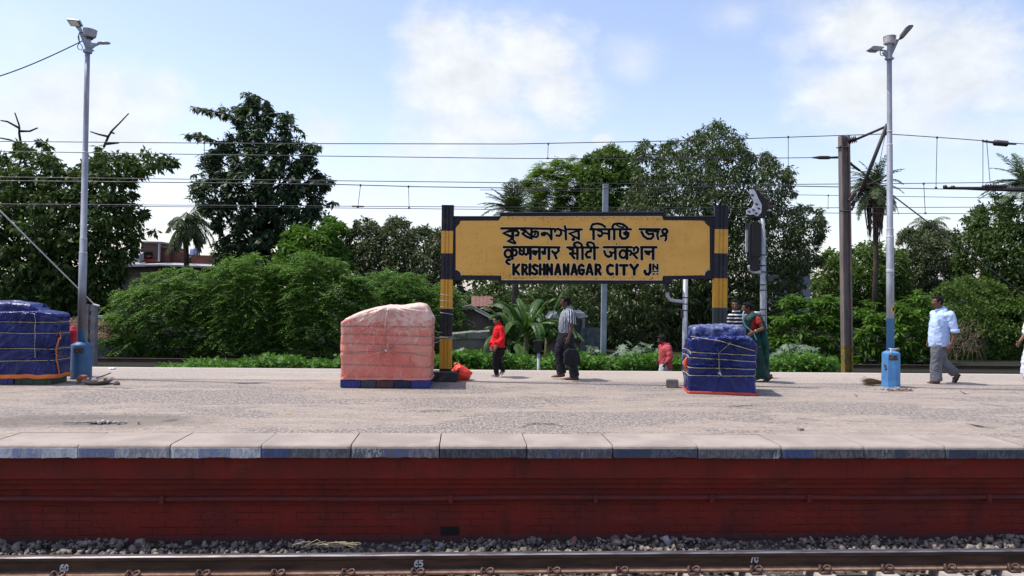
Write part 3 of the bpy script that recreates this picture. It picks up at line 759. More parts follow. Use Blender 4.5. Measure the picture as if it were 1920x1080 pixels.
HIN = [
 (A_,20,[(222,480),(700,480),(1160,485)]), (A_,22,[(365,485),(367,675)]), (A_,21,arc_pts(295,590,58,62,0,360,14)),
 (A_,20,[(385,530),(425,530),(442,570),(430,610),(405,622)]), (A_,20,[(330,695),(280,700),(262,730),(285,755),(315,768)]),
 (A_,20,[(492,490),(490,590),(530,608),(560,590),(560,490)]), (A_,14,[(500,520),(560,575)]), (A_,20,[(560,590),(600,608),(628,585),(628,490)]), (A_,23,[(670,485),(670,680)]),
 (A_,21,[(722,545),(722,585),(755,602),(770,570)]), (A_,19,[(720,552),(822,552)]), (A_,22,[(822,485),(824,680)]),
 (A_,21,[(915,490),(915,588),(885,590),(872,560)]), (A_,23,[(982,485),(982,680)]),
 (A_,20,[(1135,495),(1150,540),(1110,580),(1055,570),(1040,550)]), (A_,21,[(1070,580),(1110,670)]),
 (A_,19,[(1290,485),(1500,487),(1815,487)]), (A_,20,[(1330,510),(1385,525),(1395,570),(1335,592)]), (A_,21,[(1345,585),(1410,668)]), (A_,17,[(1385,590),(1462,590)]), (A_,21,[(1462,490),(1464,680)]),
 (A_,21,[(1548,480),(1550,680)]), (A_,19,[(1548,480),(1525,425),(1470,398),(1415,412),(1402,440),(1430,465)]),
 (B_,21,[(250,490),(250,550),(195,560),(165,605),(190,655),(235,650)]), (B_,22,[(310,480),(312,680)]), (B_,19,[(315,480),(295,420),(245,398),(195,405),(185,440),(215,462)]),
 (B_,20,[(468,482),(940,482)]), (B_,20,[(1095,482),(1355,482)]), (B_,22,[(662,485),(665,680)]), (B_,20,[(475,550),(500,615),(545,645),(595,625),(600,585),(575,560)]), (B_,17,[(575,575),(662,575)]), ('dot',B_,19,(680,428)),
 (B_,22,[(860,485),(860,680)]), (B_,21,arc_pts(793,598,58,64,0,360,14)), (B_,19,[(880,540),(920,545),(938,580),(915,615)]),
 (B_,19,[(975,535),(980,495),(1020,478),(1050,510),(1040,560),(985,592),(945,585)]), (B_,20,[(965,600),(1030,668)]), (B_,22,[(1108,482),(1110,685)]),
 (B_,21,[(1170,550),(1195,590),(1225,600),(1235,565)]), (B_,18,[(1165,555),(1300,555)]), (B_,22,[(1300,485),(1300,680)]),
]
ENG = [
 (A_,24,[(388,775),(388,940)]), (A_,22,[(478,775),(408,860),(478,940)]),
 (A_,24,[(540,775),(540,940)]), (A_,20,[(540,780),(595,782),(610,820),(590,858),(540,862)]), (A_,22,[(575,865),(612,940)]),
 (A_,25,[(662,775),(662,940)]),
 (A_,22,[(785,800),(745,778),(715,805),(730,845),(775,875),(780,920),(745,940),(705,918)]),
 (A_,23,[(835,775),(835,940)]), (A_,23,[(903,775),(903,940)]), (A_,18,[(835,855),(903,855)]),
 (A_,23,[(955,940),(955,775)]), (A_,20,[(960,785),(1025,930)]), (A_,23,[(1030,940),(1030,775)]),
 (A_,22,[(1090,940),(1130,775)]), (A_,22,[(1175,940),(1138,775)]), (A_,16,[(1105,900),(1160,900)]),
 (A_,23,[(1238,940),(1238,775)]), (A_,20,[(1243,785),(1302,930)]), (A_,23,[(1308,940),(1308,775)]),
 (A_,22,[(1365,940),(1405,775)]), (A_,22,[(1450,940),(1413,775)]), (A_,16,[(1380,900),(1435,900)]),
 (A_,22,[(1565,800),(1530,778),(1492,810),(1485,870),(1505,925),(1545,940),(1568,910),(1568,865),(1535,865)]),
 (B_,22,[(180,940),(220,775)]), (B_,22,[(275,940),(235,775)]), (B_,16,[(195,900),(260,900)]),
 (B_,24,[(335,775),(335,940)]), (B_,20,[(335,780),(395,782),(412,820),(392,858),(335,862)]), (B_,22,[(372,865),(412,940)]),
 (B_,23,[(620,795),(575,780),(535,810),(525,860),(540,915),(580,942),(620,928)]),
 (B_,24,[(688,775),(688,940)]), (B_,22,[(745,788),(865,788)]), (B_,25,[(808,790),(810,940)]),
 (B_,24,[(920,780),(980,860)]), (B_,24,[(1040,780),(980,860)]), (B_,24,[(980,855),(982,940)]),
 (B_,23,[(1250,775),(1248,905),(1220,940),(1180,935),(1160,900),(1162,880)]),
 (B_,16,[(1302,860),(1302,772)]), (B_,13,[(1305,778),(1370,855)]), (B_,16,[(1374,860),(1374,772)]),
 (B_,9,[(1290,892),(1388,892)]), ('dot',B_,22,(1308,935)), ('dot',B_,21,(1372,932)),
]
def letters(nm, data):
    mi, ml = MB(), MB()
    for i, st in enumerate(data):
        pxm = 1/9*np.linalg.norm(S(1091, 470)-S(1090, 470))
        if st[0] == 'dot':
            q = S(st[1]+st[3][0]/9, 410+st[3][1]/9, .008)
            dot(mi, q, st[2]*.82*pxm, .006+.00012*i, S_N, S_U); dot(ml, q, (st[2]*.82+9)*pxm, .002+.00008*i, S_N, S_U)
        else:
            pts = [S(st[0]+x/9, 410+y/9, .008) for x, y in st[2]]
            stroke(mi, pts, st[1]*1.10*pxm, .006+.00012*i, S_N); stroke(ml, pts, (st[1]*1.10+10)*pxm, .002+.00008*i, S_N)
    lo = ml.build(nm+'_outline', m_line, panel); lt = mi.build(nm, m_ink, panel)
letters('bengali_lettering', BEN); letters('hindi_lettering', HIN); letters('english_lettering', ENG)

# white strings wound round the left post
m_str = pmat('pale_string', (.55,.52,.47), (.4,.38,.34), 30, .9, 0)
def post_ring(y0, y1, turns, seed):
    rnd = random.Random(seed); c = S(837, 600); pts = []
    for i in range(turns*8+1):
        a = i/8*2*math.pi; z = zl(y0+(y1-y0)*i/(turns*8)) + rnd.uniform(-.006,.006)
        u, v = math.copysign(min(.118, abs(.15*math.cos(a))), math.cos(a)), math.copysign(min(.068, abs(.09*math.sin(a))), math.sin(a))
        q = np.array([c[0], c[1], z]) + S_U*u - S_N*(v+.03); pts.append(q)
    return pts
for rg in ((545, 590, 4, 2), (630, 634, 2, 3)):
    mb = MB(); mb.tube(post_ring(*rg), .0045, 5); mb.build('string_winding', m_str, sign, smooth=True)

# ------------------------------------------------------------------ tarpaulin-covered stacks
def tarp_mat(name, c1, c2, c3, rough, topz=None, topc=None):
    k = Nodes(name); p = k.pos()
    n1 = k.noise(p, 2.2, 5, .6); n2 = k.noise(k.pos((1,1,.5), rot=(0,.6,0)), 7, 6, .7, .6); n3 = k.noise(p, 40, 4, .65)
    c = k.mix(k.ramp(n1, .35, .65), c1, c2)
    c = k.mix(k.math('MULTIPLY', k.ramp(n2, .57, .72), .6), c, c3)  # c3 streaks: white sheen and glints on the folds, painted into the colour
    c = k.mix(k.math('MULTIPLY', k.ramp(n2, .44, .32), .6), c, tuple(q*.7 if i == 0 else q*.5 for i, q in enumerate(c1)))
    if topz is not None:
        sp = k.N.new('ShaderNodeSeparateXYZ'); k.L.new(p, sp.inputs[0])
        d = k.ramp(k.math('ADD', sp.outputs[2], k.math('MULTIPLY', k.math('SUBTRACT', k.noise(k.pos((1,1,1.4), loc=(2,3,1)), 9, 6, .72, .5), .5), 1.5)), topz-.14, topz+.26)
        c = k.mix(k.math('MULTIPLY', d, .75), c, topc)  # paler top: worn, dusty cloth plus a white sheen put into the colour
    w1 = k.noise(k.pos((1,1,.22), rot=(0,.5,0)), 16, 4, .6, .3); w2 = k.noise(k.pos((1,1,.22), rot=(0,-.8,0)), 13, 4, .6, .3)
    k.bump(k.math('ADD', k.math('MULTIPLY', w1, 1.0), k.math('MULTIPLY', w2, .8)), .5, .025)
    return k.set(c, k.ramp(n3, .35, .65, rough-.08, rough+.1), 0, .32)
class Tarp:
    def __init__(s, c, w, d, rz, z0, ztop, ropes, seed, apex=(), amp=1.0, rc=.07, dome=.02, pinch=.03, rr=.06):
        s.c, s.w, s.d, s.rz, s.z0, s.ztop, s.ropes, s.seed, s.apex, s.amp, s.rc, s.dome, s.pinch, s.rr = c, w, d, rz, z0, ztop, ropes, seed, apex, amp, rc, dome, pinch, rr
        s.L = 2*(w-2*rc)+2*(d-2*rc)+2*math.pi*rc
    def perim(s, t):
        """t in metres round the stack from the front-left corner; local x, y and outward normal"""
        w, d, rc = s.w, s.d, s.rc; t = t % s.L
        segs = [(w-2*rc, (-w/2+rc, -d/2), (1,0), (0,-1)), (d-2*rc, (w/2, -d/2+rc), (0,1), (1,0)), (w-2*rc, (w/2-rc, d/2), (-1,0), (0,1)), (d-2*rc, (-w/2, d/2-rc), (0,-1), (-1,0))]
        for i, (ln, st, dr, nm) in enumerate(segs):
            if t <= ln: return st[0]+dr[0]*t, st[1]+dr[1]*t, nm[0], nm[1]
            t -= ln
            q = math.pi*rc/2
            if t <= q:
                a = t/rc; ex, ey = st[0]+dr[0]*ln, st[1]+dr[1]*ln
                cx, cy = ex-nm[0]*rc, ey-nm[1]*rc
                nx, ny = nm[0]*math.cos(a)+dr[0]*math.sin(a), nm[1]*math.cos(a)+dr[1]*math.sin(a)
                return cx+nx*rc, cy+ny*rc, nx, ny
            t -= q
        return -w/2+rc, -d/2, 0, -1
    def zt(s, x): return s.ztop(min(1, max(0, (x+s.w/2)/s.w)))
    def disp(s, x, y, z, nx, ny):
        q = Vector((x*1.0+s.seed*7.3, y, z)); e = 0
        for zr_ in s.ropes:
            rz_ = zr_[0] + zr_[1]*x
            e -= s.pinch*(.45+1.3*abs(mnoise.noise(Vector((x*2.3+s.seed, y*2.3, zr_[0]*9)))))*math.exp(-((z-rz_)/.022)**2)
        n = mnoise.noise(Vector((q.x*1.7, q.y*1.7, q.z*2.5)))
        e += .022*n*s.amp
        # long tension folds in three directions, and small puckers beside the ropes
        for fi, (phi, fr, am) in enumerate(((.5, 3.4, .016), (-.75, 4.2, .014), (1.35, 5.5, .008), (.1, 8.0, .006))):
            ac = (q.x+q.y*.9)*math.cos(phi)+q.z*math.sin(phi); al = -(q.x+q.y*.9)*math.sin(phi)+q.z*math.cos(phi)
            ac += .10*mnoise.noise(Vector((q.x*1.5, q.z*1.5, fi*7+s.seed)))
            mk = max(0, mnoise.noise(Vector((q.x*1.3+fi*5, q.y*1.3, q.z*1.8+s.seed)))+.25)
            rg = 1-abs(mnoise.noise(Vector((ac*fr, fi*3.3+s.seed, al*fr*.16))))*3.4
            e += am*1.7*mk*max(0, rg)**1.6*s.amp
        for zr_ in s.ropes:
            dz = z-(zr_[0]+zr_[1]*x)
            if abs(dz) < .12: e += .008*mnoise.noise(Vector(((q.x+q.y)*13+dz*3, zr_[0]*20, s.seed)))*math.exp(-(dz/.05)**2)*s.amp
        for (ax, az, rad, kf) in s.apex:
            dx, dz = x-ax, z-az; rr = math.hypot(dx, dz)
            if rr < rad and ny < -.3:
                th = math.atan2(dx, -dz)
                f = (1-rr/rad)*min(1, rr/.06)
                e += .034*f*s.amp*max(0, 1-abs(mnoise.noise(Vector((th*kf, s.seed, rr*1.2)))*2.6))**1.5
        return e
    def world(s, x, y, z):
        ca, sa = math.cos(s.rz), math.sin(s.rz)
        return (s.c[0]+x*ca-y*sa, s.c[1]+x*sa+y*ca, z)
    def side(s, t, z, extra=0.0):
        x, y, nx, ny = s.perim(t); e = s.disp(x, y, z, nx, ny)+extra
        return s.world(x+nx*e, y+ny*e, z)
    def mesh(s, name, mat, parent, N=300, Mr=120, K=26, hem=None):
        V = []; Fc = []
        for j in range(Mr+1):
            f = j/Mr
            for i in range(N):
                x, y, nx, ny = s.perim(s.L*i/N); zt = s.zt(x)
                z = s.z0+f*(zt-s.z0)
                e = s.disp(x, y, z, nx, ny)
                up = z-(zt-s.rr)
                if up > 0: e -= s.rr*(1-math.sqrt(max(0, 1-(up/s.rr)**2)))
                if hem and j < hem: z += .012*mnoise.noise(Vector((s.L*i/N*5, s.seed, 0)))*(1-j/hem); e += .012*(1-j/hem)
                V.append(s.world(x+nx*e, y+ny*e, z))
        for j in range(Mr):
            for i in range(N):
                i2 = (i+1) % N; Fc.append((j*N+i, j*N+i2, (j+1)*N+i2, (j+1)*N+i))
        prev = Mr*N
        for q in range(1, K+1):
            g = q/K; st = len(V)
            for i in range(N):
                x, y, nx, ny = s.perim(s.L*i/N); e = s.disp(x, y, s.zt(x), nx, ny)-s.rr
                x, y = (x+nx*e)*(1-g*.995), (y+ny*e)*(1-g*.995)
                z = s.zt(x) + s.dome*math.sin(g*math.pi/2) + .016*s.amp*mnoise.noise(Vector((x*4, y*4, s.seed)))*min(1, g*3) + .008*s.amp*(1-abs(mnoise.noise(Vector((x*9, y*9, s.seed+4)))*2))*min(1, g*3)
                V.append(s.world(x, y, z))
            for i in range(N):
                i2 = (i+1) % N; Fc.append((prev+i, prev+i2, st+i2, st+i))
            prev = st
        Fc.append(tuple(prev+i for i in range(N)))
        mb = MB(); mb.add(V, Fc); return mb.build(name, mat, parent, smooth=True)
    def rope(s, z, slope, mat, parent, r=.006, sag=0.0, name='rope'):
        pts = []
        for i in range(121):
            t = s.L*i/120; x, y, nx, ny = s.perim(t)
            zz = z+slope*x + (sag*(1-(x/(s.w/2))**2) if ny < 0 else 0) + .006*mnoise.noise(Vector((t*3, z*9, 1)))
            pts.append(s.side(t, zz, .006))
        mb = MB(); mb.tube(pts, r, 6); return mb.build(name, mat, parent, smooth=True)
    def front_rope(s, pl, mat, parent, r=.0055, name='rope'):
        pts = []
        for a, b in zip(pl[:-1], pl[1:]):
            for i in range(10):
                x = a[0]+(b[0]-a[0])*i/10; z = a[1]+(b[1]-a[1])*i/10
                pts.append(s.side(x+s.w/2-s.rc, z, .008))
        pts.append(s.side(pl[-1][0]+s.w/2-s.rc, pl[-1][1], .008))
        mb = MB(); mb.tube(pts, r, 6); return mb.build(name, mat, parent, smooth=True)
def interp(tab):
    xs_, ys_ = [a for a, _ in tab], [b for _, b in tab]
    return lambda u: float(np.interp(u, xs_, ys_))

# pink stack
PY = 12.93
sc_ = PY/F_PX
x0 = G(637, 727)[0]; x1 = G(808, 727)[0]; wP = x1-x0; cP = ((x0+x1)/2, PY+.52)
pz_ = lambda y: (727-y)*sc_*1.0
zp = interp([((q-637)/171, pz_(y)) for q, y in ((637,603),(645,599),(660,592),(680,585),(700,580),(723,576),(745,576.5),(765,573),(782,570),(793,572),(801,580),(808,592))])
def pr(y): return (pz_(y), 0)
T = Tarp(cP, wP, 1.04, 0.0, .135, zp, [pr(613), pr(629), pr(646), (pz_(662), .0), (pz_(686), -.02), pr(707)], 3,
         apex=((.02, 1.36, 1.0, 6.0), (.02, .62, .55, 5.0)), amp=.85, pinch=.011, rr=.07)
pink = thing('covered_stack', 'stack of goods under a faded pink tarpaulin tied with thin cords', 'tarped stack', (cP[0], cP[1], 0), 'tarpaulin covered stacks on the platform')
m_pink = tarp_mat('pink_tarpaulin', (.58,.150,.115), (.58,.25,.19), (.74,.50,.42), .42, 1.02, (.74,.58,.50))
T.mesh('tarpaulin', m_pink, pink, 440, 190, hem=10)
m_cord = pmat('grey_cord', (.20,.15,.13), (.34,.27,.24), 30, .9, 0)
for y, sl in ((613, .0), (629, -.02), (646, -.01), (686, -.035), (707, 0)): T.rope(pz_(y), sl, m_cord, pink, .0045)
T.front_rope([(-.70, pz_(664)), (.0, pz_(656)), (.72, pz_(667))], m_cord, pink, .0045)
T.front_rope([(.03, 1.30), (.0, 1.0), (-.01, pz_(656))], m_cord, pink, .0045)
mb = MB(); q = T.side(.0+wP/2-.07, pz_(657), .012); mb.ball(q, (.024,.02,.024)); mb.ball((q[0]+.02, q[1]-.006, q[2]-.018), .012); mb.build('knot', m_str, pink, smooth=True)
m_cr = {'blue': pmat('blue_plastic', (.012,.022,.16), (.02,.03,.20), 4, .4, .1, 30), 'slate': pmat('slate_plastic', (.035,.045,.065), None, 4, .45, .1, 30),
        'maroon': pmat('maroon_plastic', (.075,.03,.035), None, 4, .45, .1, 30), 'navy': pmat('navy_plastic', (.01,.012,.05), None, 4, .45, .1, 30), 'green': pmat('green_plastic', (.012,.055,.032), None, 4, .45, .1, 30)}
def crate(x0, x1, y0, y1, z0, z1, colr, label):
    c = ((x0+x1)/2, (y0+y1)/2, z0)
    r = thing('plastic_crate', label, 'crate', c, 'plastic crates at the bottom of the stacks')
    mb = MB(); mb.box((c[0], c[1], (z0+z1)/2), ((x1-x0)/2-.004, (y1-y0)/2-.004, (z1-z0)/2), bev=.008); mb.build('crate_body', m_cr[colr], r)
    mb = MB()
    mb.box((c[0], y0-.002, z1-.016), ((x1-x0)/2-.008, .007, .010), bev=.003)
    mb.box((c[0], y0-.002, z0+.012), ((x1-x0)/2-.008, .006, .006), bev=.002)
    for i in range(3): mb.box((x0+(x1-x0)*(i+.5)/3, y0-.001, (z0+z1)/2), (.006, .006, (z1-z0)/2-.012))
    mb.build('rim', m_cr[colr], r)
cx = [637, 676, 705, 738, 770, 807]
for i, (cl, lb) in enumerate((('blue', 'bright blue crate at the left end under the pink tarpaulin'), ('slate', 'slate coloured crate second from the left under the pink tarpaulin'),
                 ('maroon', 'dull maroon crate in the middle under the pink tarpaulin'), ('navy', 'nearly black crate right of the maroon one under the pink tarpaulin'),
                 ('blue', 'bright blue crate at the right end under the pink tarpaulin, by the sign post'))):
    crate(G(cx[i], 727)[0]*PY/G(cx[i], 727)[1], G(cx[i+1], 727)[0]*PY/G(cx[i+1], 727)[1], PY+.01, PY+.9, .003, .128, cl, lb)
# cords from the stack to the sign post
mb = MB()
for (a, b, c2) in (((813, 642.5), (828, 636), 12.98), ((811, 631), (829, 632.5), 13.3), ((811, 618), (829, 623.5), 13.5)):
    p0 = W(a[0], a[1], c2); p1 = W(b[0], b[1], LP[1]-.1)
    mid_ = (np.array(p0)+p1)/2 - np.array([0,0,.02])
    mb.tube([p0, mid_, p1], .0045, 5)
tag(mb.build('tie_cord', m_str, smooth=True), 'thin pale cords tying the pink stack to the left sign post', 'cord')

# blue stack with red hem
a, b = G(1291, 738), G(1417, 742)
rzB = math.atan2(b[1]-a[1], b[0]-a[0]); wB = float(np.linalg.norm(b-a)); dB = .92
nB = np.array([-math.sin(rzB), math.cos(rzB), 0]); cB = (a+b)/2 + nB*dB/2
scB = 12.33/F_PX
bz = lambda y: (740-y)*scB
zb_ = interp([(0, bz(636)), (.08, bz(632)), (.5, bz(629)), (.86, bz(627)), (.93, bz(630)), (1.0, bz(640))])
TB = Tarp((cB[0], cB[1]), wB, dB, rzB, .0, zb_, [(bz(662), -.02), (bz(673), -.03), (bz(689), -.01), (bz(704), .0)], 11,
          apex=((-.05, .50, .5, 4.0), (.1, .86, .45, 5.0)), amp=1.7, pinch=.026, rr=.055, rc=.05)
blueR = thing('covered_stack', 'stack wrapped in blue tarpaulin with a red hem, tied with yellowish ropes', 'tarped stack', (cB[0], cB[1], 0), 'tarpaulin covered stacks on the platform')
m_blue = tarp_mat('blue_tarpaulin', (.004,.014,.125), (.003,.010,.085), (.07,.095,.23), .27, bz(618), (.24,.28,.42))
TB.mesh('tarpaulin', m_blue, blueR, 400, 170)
TB2 = Tarp((cB[0]-.045, cB[1]+.02), wB*.82, dB*.80, rzB, bz(640), interp([(0, bz(612)), (.5, bz(610.5)), (1, bz(611))]), [], 17, amp=1.5, rr=.05)
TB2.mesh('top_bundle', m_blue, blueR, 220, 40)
m_rope = pmat('yellow_rope', (.50,.44,.20), (.36,.33,.20), 60, .85, 0)
for y, sl in ((662, -.03), (673, -.04), (690, .0), (704, .02)): TB.rope(bz(y), sl, m_rope, blueR, .0065)
TB.front_rope([(-.50, bz(630)), (-.05, bz(637)), (.10, bz(642)), (.50, bz(655))], m_rope, blueR)
TB.front_rope([(.12, bz(640)), (-.06, bz(661)), (-.05, bz(689)), (-.03, bz(699))], m_rope, blueR)
mb = MB(); q = TB.side(-.02+wB/2-.07, bz(699), .012); mb.ball(q, (.03,.022,.022)); mb.tube([q, (q[0]+.02, q[1]-.02, q[2]-.04)], .008, 6); mb.tube([q, (q[0]+.035, q[1]-.01, q[2]-.03)], .008, 6); mb.build('knot', m_str, blueR, smooth=True)
m_red = pmat('red_hem', (.50,.055,.035), (.40,.045,.03), 6, .5, .2, 20)
mb = MB(); pts = [TB.side(TB.L*i/140, .022+.008*mnoise.noise(Vector((i*.3, 2, 2))), .020) for i in range(141)]
mb.tube(pts, [(.024, .008)]*141, 8); mb.build('hem', m_red, blueR, smooth=True)
q0 = TB.side(TB.L-.25, .50, .02); mb = MB()
mb.tube([(q0[0], q0[1], .56), (q0[0]-.03, q0[1]-.02, .50), (q0[0]-.02, q0[1]-.03, .42), (q0[0]+.03, q0[1]-.03, .36)], [(.02,.012),(.05,.02),(.045,.02),(.02,.012)], 8, round_end=True)
mb.build('hem_fold', pmat('orange_hem', (.70,.12,.04), (.58,.10,.04), 6, .5, .2, 20), blueR, smooth=True)

# blue stack at the left edge
xL = G(100, 720)[0]*13.05/G(100, 720)[1]
scL = 13.05/F_PX; lz = lambda y: (721-y)*scL
wL, dL = 2.0, .56
TL = Tarp((xL-wL/2, 13.05+dL/2), wL, dL, 0, .10, interp([(0, lz(590)), (.85, lz(588)), (.95, lz(590)), (1, lz(592))]), [(lz(608), 0), (lz(628), .0), (lz(656), .0), (lz(679), .02)], 23,
          apex=((.85, .55, .5, 4.0), (.55, 1.2, .5, 5)), amp=1.35, pinch=.024, rr=.07)
blueL = thing('covered_stack', 'stack wrapped in blue tarpaulin with an orange hem strip, left of the blue lamp base', 'tarped stack', (xL-wL/2, 13.05+dL/2, 0), 'tarpaulin covered stacks on the platform')
m_blue2 = tarp_mat('deep_blue_tarpaulin', (.004,.012,.115), (.003,.008,.075), (.06,.08,.21), .30, 1.5, (.1,.13,.3))
TL.mesh('tarpaulin', m_blue2, blueL, 440, 170, hem=6)
TL2 = Tarp((xL-wL/2-.16, 13.05+dL/2+.02), wL-.30, dL*.84, 0, lz(596), interp([(0, lz(573)), (.8, lz(572)), (.93, lz(575)), (1, lz(582))]), [], 29, amp=1.1, rr=.08)
TL2.mesh('top_bundle', m_blue2, blueL, 240, 40)
for y, sl, sg in ((608, .0, 0), (628, .0, 0), (656, -.0, 0), (679, .02, 0)): TL.rope(lz(y), sl, m_rope, blueL, .0055)
TL.front_rope([(.70, lz(592)), (.70, lz(656)), (.72, lz(672))], m_rope, blueL)
m_or = pmat('orange_strip', (.62,.17,.03), (.50,.12,.025), 6, .55, .2, 20)
mb = MB(); pts = [TL.side(TL.L*i/140, .135+.012*mnoise.noise(Vector((i*.2, 5, 2))), .012) for i in range(141)]
mb.tube(pts, [(.036, .007)]*141, 8); mb.build('hem', m_or, blueL, smooth=True)
mb = MB(); pts = [TL.side(wL-.02+.04*math.sin(z_*9)+(.0 if z_ < .75 else .06), z_, .012) for z_ in np.linspace(.14, .86, 30)]
mb.tube(pts, [(.006, .022)]*30, 8); mb.build('orange_edging', m_or, blueL, smooth=True)
for (a, b, cl, lb) in ((xL-.62, xL-.03, 'green', 'dark green crate at the foot of the left blue stack'), (xL-1.25, xL-.63, 'blue', 'blue crate at the foot of the left blue stack'), (xL-1.9, xL-1.26, 'blue', 'blue crate at the far left under the left blue stack')):
    crate(a, b, 13.06, 13.56, .003, .10, cl, lb)
# ------------------------------------------------------------------ lamp posts
k = Nodes('galvanised_steel'); p = k.pos(); n1 = k.noise(k.pos((1,1,.4)), 6, 5, .6); n2 = k.noise(p, 40, 4, .6)
k.bump(n2, .1, .003)
m_galv = k.set(k.mix(k.ramp(n1, .35, .65), (.34,.36,.40), (.24,.255,.29)), .5, .35, .5)
k = Nodes('sky_blue_base_paint'); p = k.pos(); n1 = k.noise(p, 4, 6, .65); n2 = k.noise(p, 22, 5, .7); n3 = k.noise(k.pos((1,1,.25)), 9, 5, .7)
c = k.mix(k.ramp(n1, .35, .65), (.075,.24,.50), (.055,.17,.38))
c = k.mix(k.math('MULTIPLY', k.ramp(n2, .64, .68), .8), c, (.06,.06,.065))
c = k.mix(k.math('MULTIPLY', k.ramp(n3, .60, .72), .4), c, (.17,.30,.45))
k.bump(k.math('ADD', n1, k.math('MULTIPLY', n2, .6)), .3, .012)
m_bbase = k.set(c, .6, 0, .4)
k = Nodes('blue_drum_paint'); p = k.pos(); n1 = k.noise(p, 3, 6, .65); n2 = k.noise(p, 30, 5, .7)
c = k.mix(k.ramp(n1, .35, .65), (.035,.12,.245), (.028,.09,.19))
c = k.mix(k.math('MULTIPLY', k.ramp(n2, .68, .73), .7), c, (.05,.05,.05)); k.bump(n1, .15, .01)
m_bdrum = k.set(c, .5, 0, .4)
m_dark = pmat('dark_fitting', (.03,.03,.035), (.06,.055,.055), 20, .6, .1)
m_glass = pmat('lamp_glass', (.62,.60,.55), (.5,.49,.46), 40, .35, 0)
m_plate = pmat('weathered_plate', (.035,.028,.022), (.16,.13,.10), 60, .7, .2, 60, lo=.45, hi=.62)
def pole_pts(P0, P1, steps):
    P0, P1 = np.array(P0), np.array(P1); pts = []; rs = []
    for f, r in steps: pts.append(P0+(P1-P0)*f); rs.append(r)
    return pts, rs
def lamp_post(label, base, blab, px_b, px_t, steps, mode):
    g = G(*base); r0 = blab['r']; Y = g[1]+r0; g = g*(Y/g[1])
    root = thing('lamp_post', label, 'lamp post', (g[0], Y, 0), 'lamp posts on the platform')
    mb = MB(); H = blab['h']
    mb.lathe((g[0], Y, 0), [(r0*1.02,-.02),(r0,.02),(r0*.97,H*.96),(r0*.93,H),(r0*.45,H+blab['cap']),(.06,H+blab['cap']+.005)], blab['n'])
    mb.build('base', blab['m'], root, smooth=blab['n'] > 12)
    P0 = W(px_b[0], px_b[1], Y); P1 = W(px_t[0], px_t[1], Y)
    pts, rs = pole_pts(P0, P1, steps)
    mb = MB(); mb.tube(pts, rs, 14)
    return root, mb, Y, P0, P1
def U(px, py, Y): return Vector([float(q) for q in W(px, py, Y)])
# left post
px_m = 14.0/F_PX
st = [(0,.068),(.33,.066),(.331,.060),(.375,.060),(.376,.054),(.66,.052),(.662,.045),(.85,.044),(1,.043)]
root, mb, Y, P0, P1 = lamp_post('tall grey lamp post on a round blue drum base at the left', (152, 712), dict(r=.170, h=.60, cap=.045, n=28, m=m_bdrum), (152, 660), (164, 97), st, 'l')
k = Nodes('lower_pole_paint'); sp = k.N.new('ShaderNodeSeparateXYZ'); k.L.new(k.geo.outputs['Position'], sp.inputs[0])
n1 = k.noise(k.pos((1,1,.5)), 6, 5, .6)
zz = k.math('ADD', sp.outputs[2], k.math('MULTIPLY', k.math('SUBTRACT', n1, .5), .1))
c = k.mix(k.ramp(n1, .35, .65), (.34,.36,.40), (.235,.25,.285))
c = k.mix(k.ramp(zz, 1.75, 1.35), c, (.115,.11,.115)); c = k.mix(k.ramp(zz, .93, .80), c, (.045,.14,.28))
mb.build('pole', k.set(c, .5, .25, .5), root, smooth=True)
m_band = pmat('pale_band', (.55,.56,.58), None, 5, .5, 0)
def bands(root, P0, P1, lst):
    for f, r in lst:
        q = P0+(P1-P0)*f; mb = MB(); mb.tube([q-np.array([0,0,.011]), q+np.array([0,0,.011])], r, 14); mb.build('joint_band', m_band, root, smooth=True)
bands(root, P0, P1, ((.33, .068), (.377, .060), (.664, .051)))
mb = MB()
mb.tube([U(164, 99, Y), U(164.5, 94, Y)], .075, 12); mb.box(U(158.5, 95, Y), (.02,.02,.015)); mb.box(U(173, 94.5, Y), (.025,.02,.012))
mb.prism([U(160.5, 93, Y-.02), U(168, 93, Y-.02), U(184, 81, Y-.02), U(172, 80, Y-.02), U(152, 60, Y-.02), U(149, 62, Y-.02)], (0,.04,0))
mb.tube([U(164, 92, Y), U(151, 61, Y)], .028, 10); mb.tube([U(166, 90, Y), U(189, 80.5, Y)], [.03,.018], 10)
mb.tube([U(165, 90, Y), U(168, 72, Y)], .03, 10)
mb.build('bracket', m_galv, root, smooth=False, fix=True)
mb = MB(); axis = (U(170, 55, Y)-U(168, 73, Y)).normalized(); rot = Vector((0,0,1)).rotation_difference(axis).to_matrix()
mb.lathe(U(167.5, 70, Y), [(.085,0),(.105,.02),(.115,.12),(.118,.135),(.10,.142)], 22, rot); mb.build('ring_drum', m_galv, root, fix=True)
mb = MB(); mb.lathe(U(168, 74, Y), [(.05,0),(.06,.03)], 14, rot); mb.build('drum_neck', m_dark, root)
def flood(root, quad, Y, depth, gl):
    """tilted floodlight: quad = pixel corners of its lit face"""
    P = [U(a, b, Y+dy) for a, b, dy in quad]; n_ = (P[1]-P[0]).cross(P[3]-P[0]).normalized()
    if n_.y > 0: n_ = -n_
    cen = sum(P, Vector())/4
    mb = MB(); mb.prism(P, -n_*depth); o = mb.build('lamp_head', m_galv, root, fix=True)
    mb = MB(); mb.prism([cen+(q-cen)*.97+n_*.002 for q in P], n_*.006); mb.build('bezel', m_dark, o, fix=True)
    mb = MB(); mb.prism([cen+(q-cen)*.76+n_*.009 for q in P], n_*.006); mb.build('lamp_glass', m_glass if gl else m_plate, o, fix=True)
flood(root, [(124.5,36,-.05),(147.5,38.5,-.05),(154,50.5,.02),(133,49,.02)], Y-.08, .05, True)
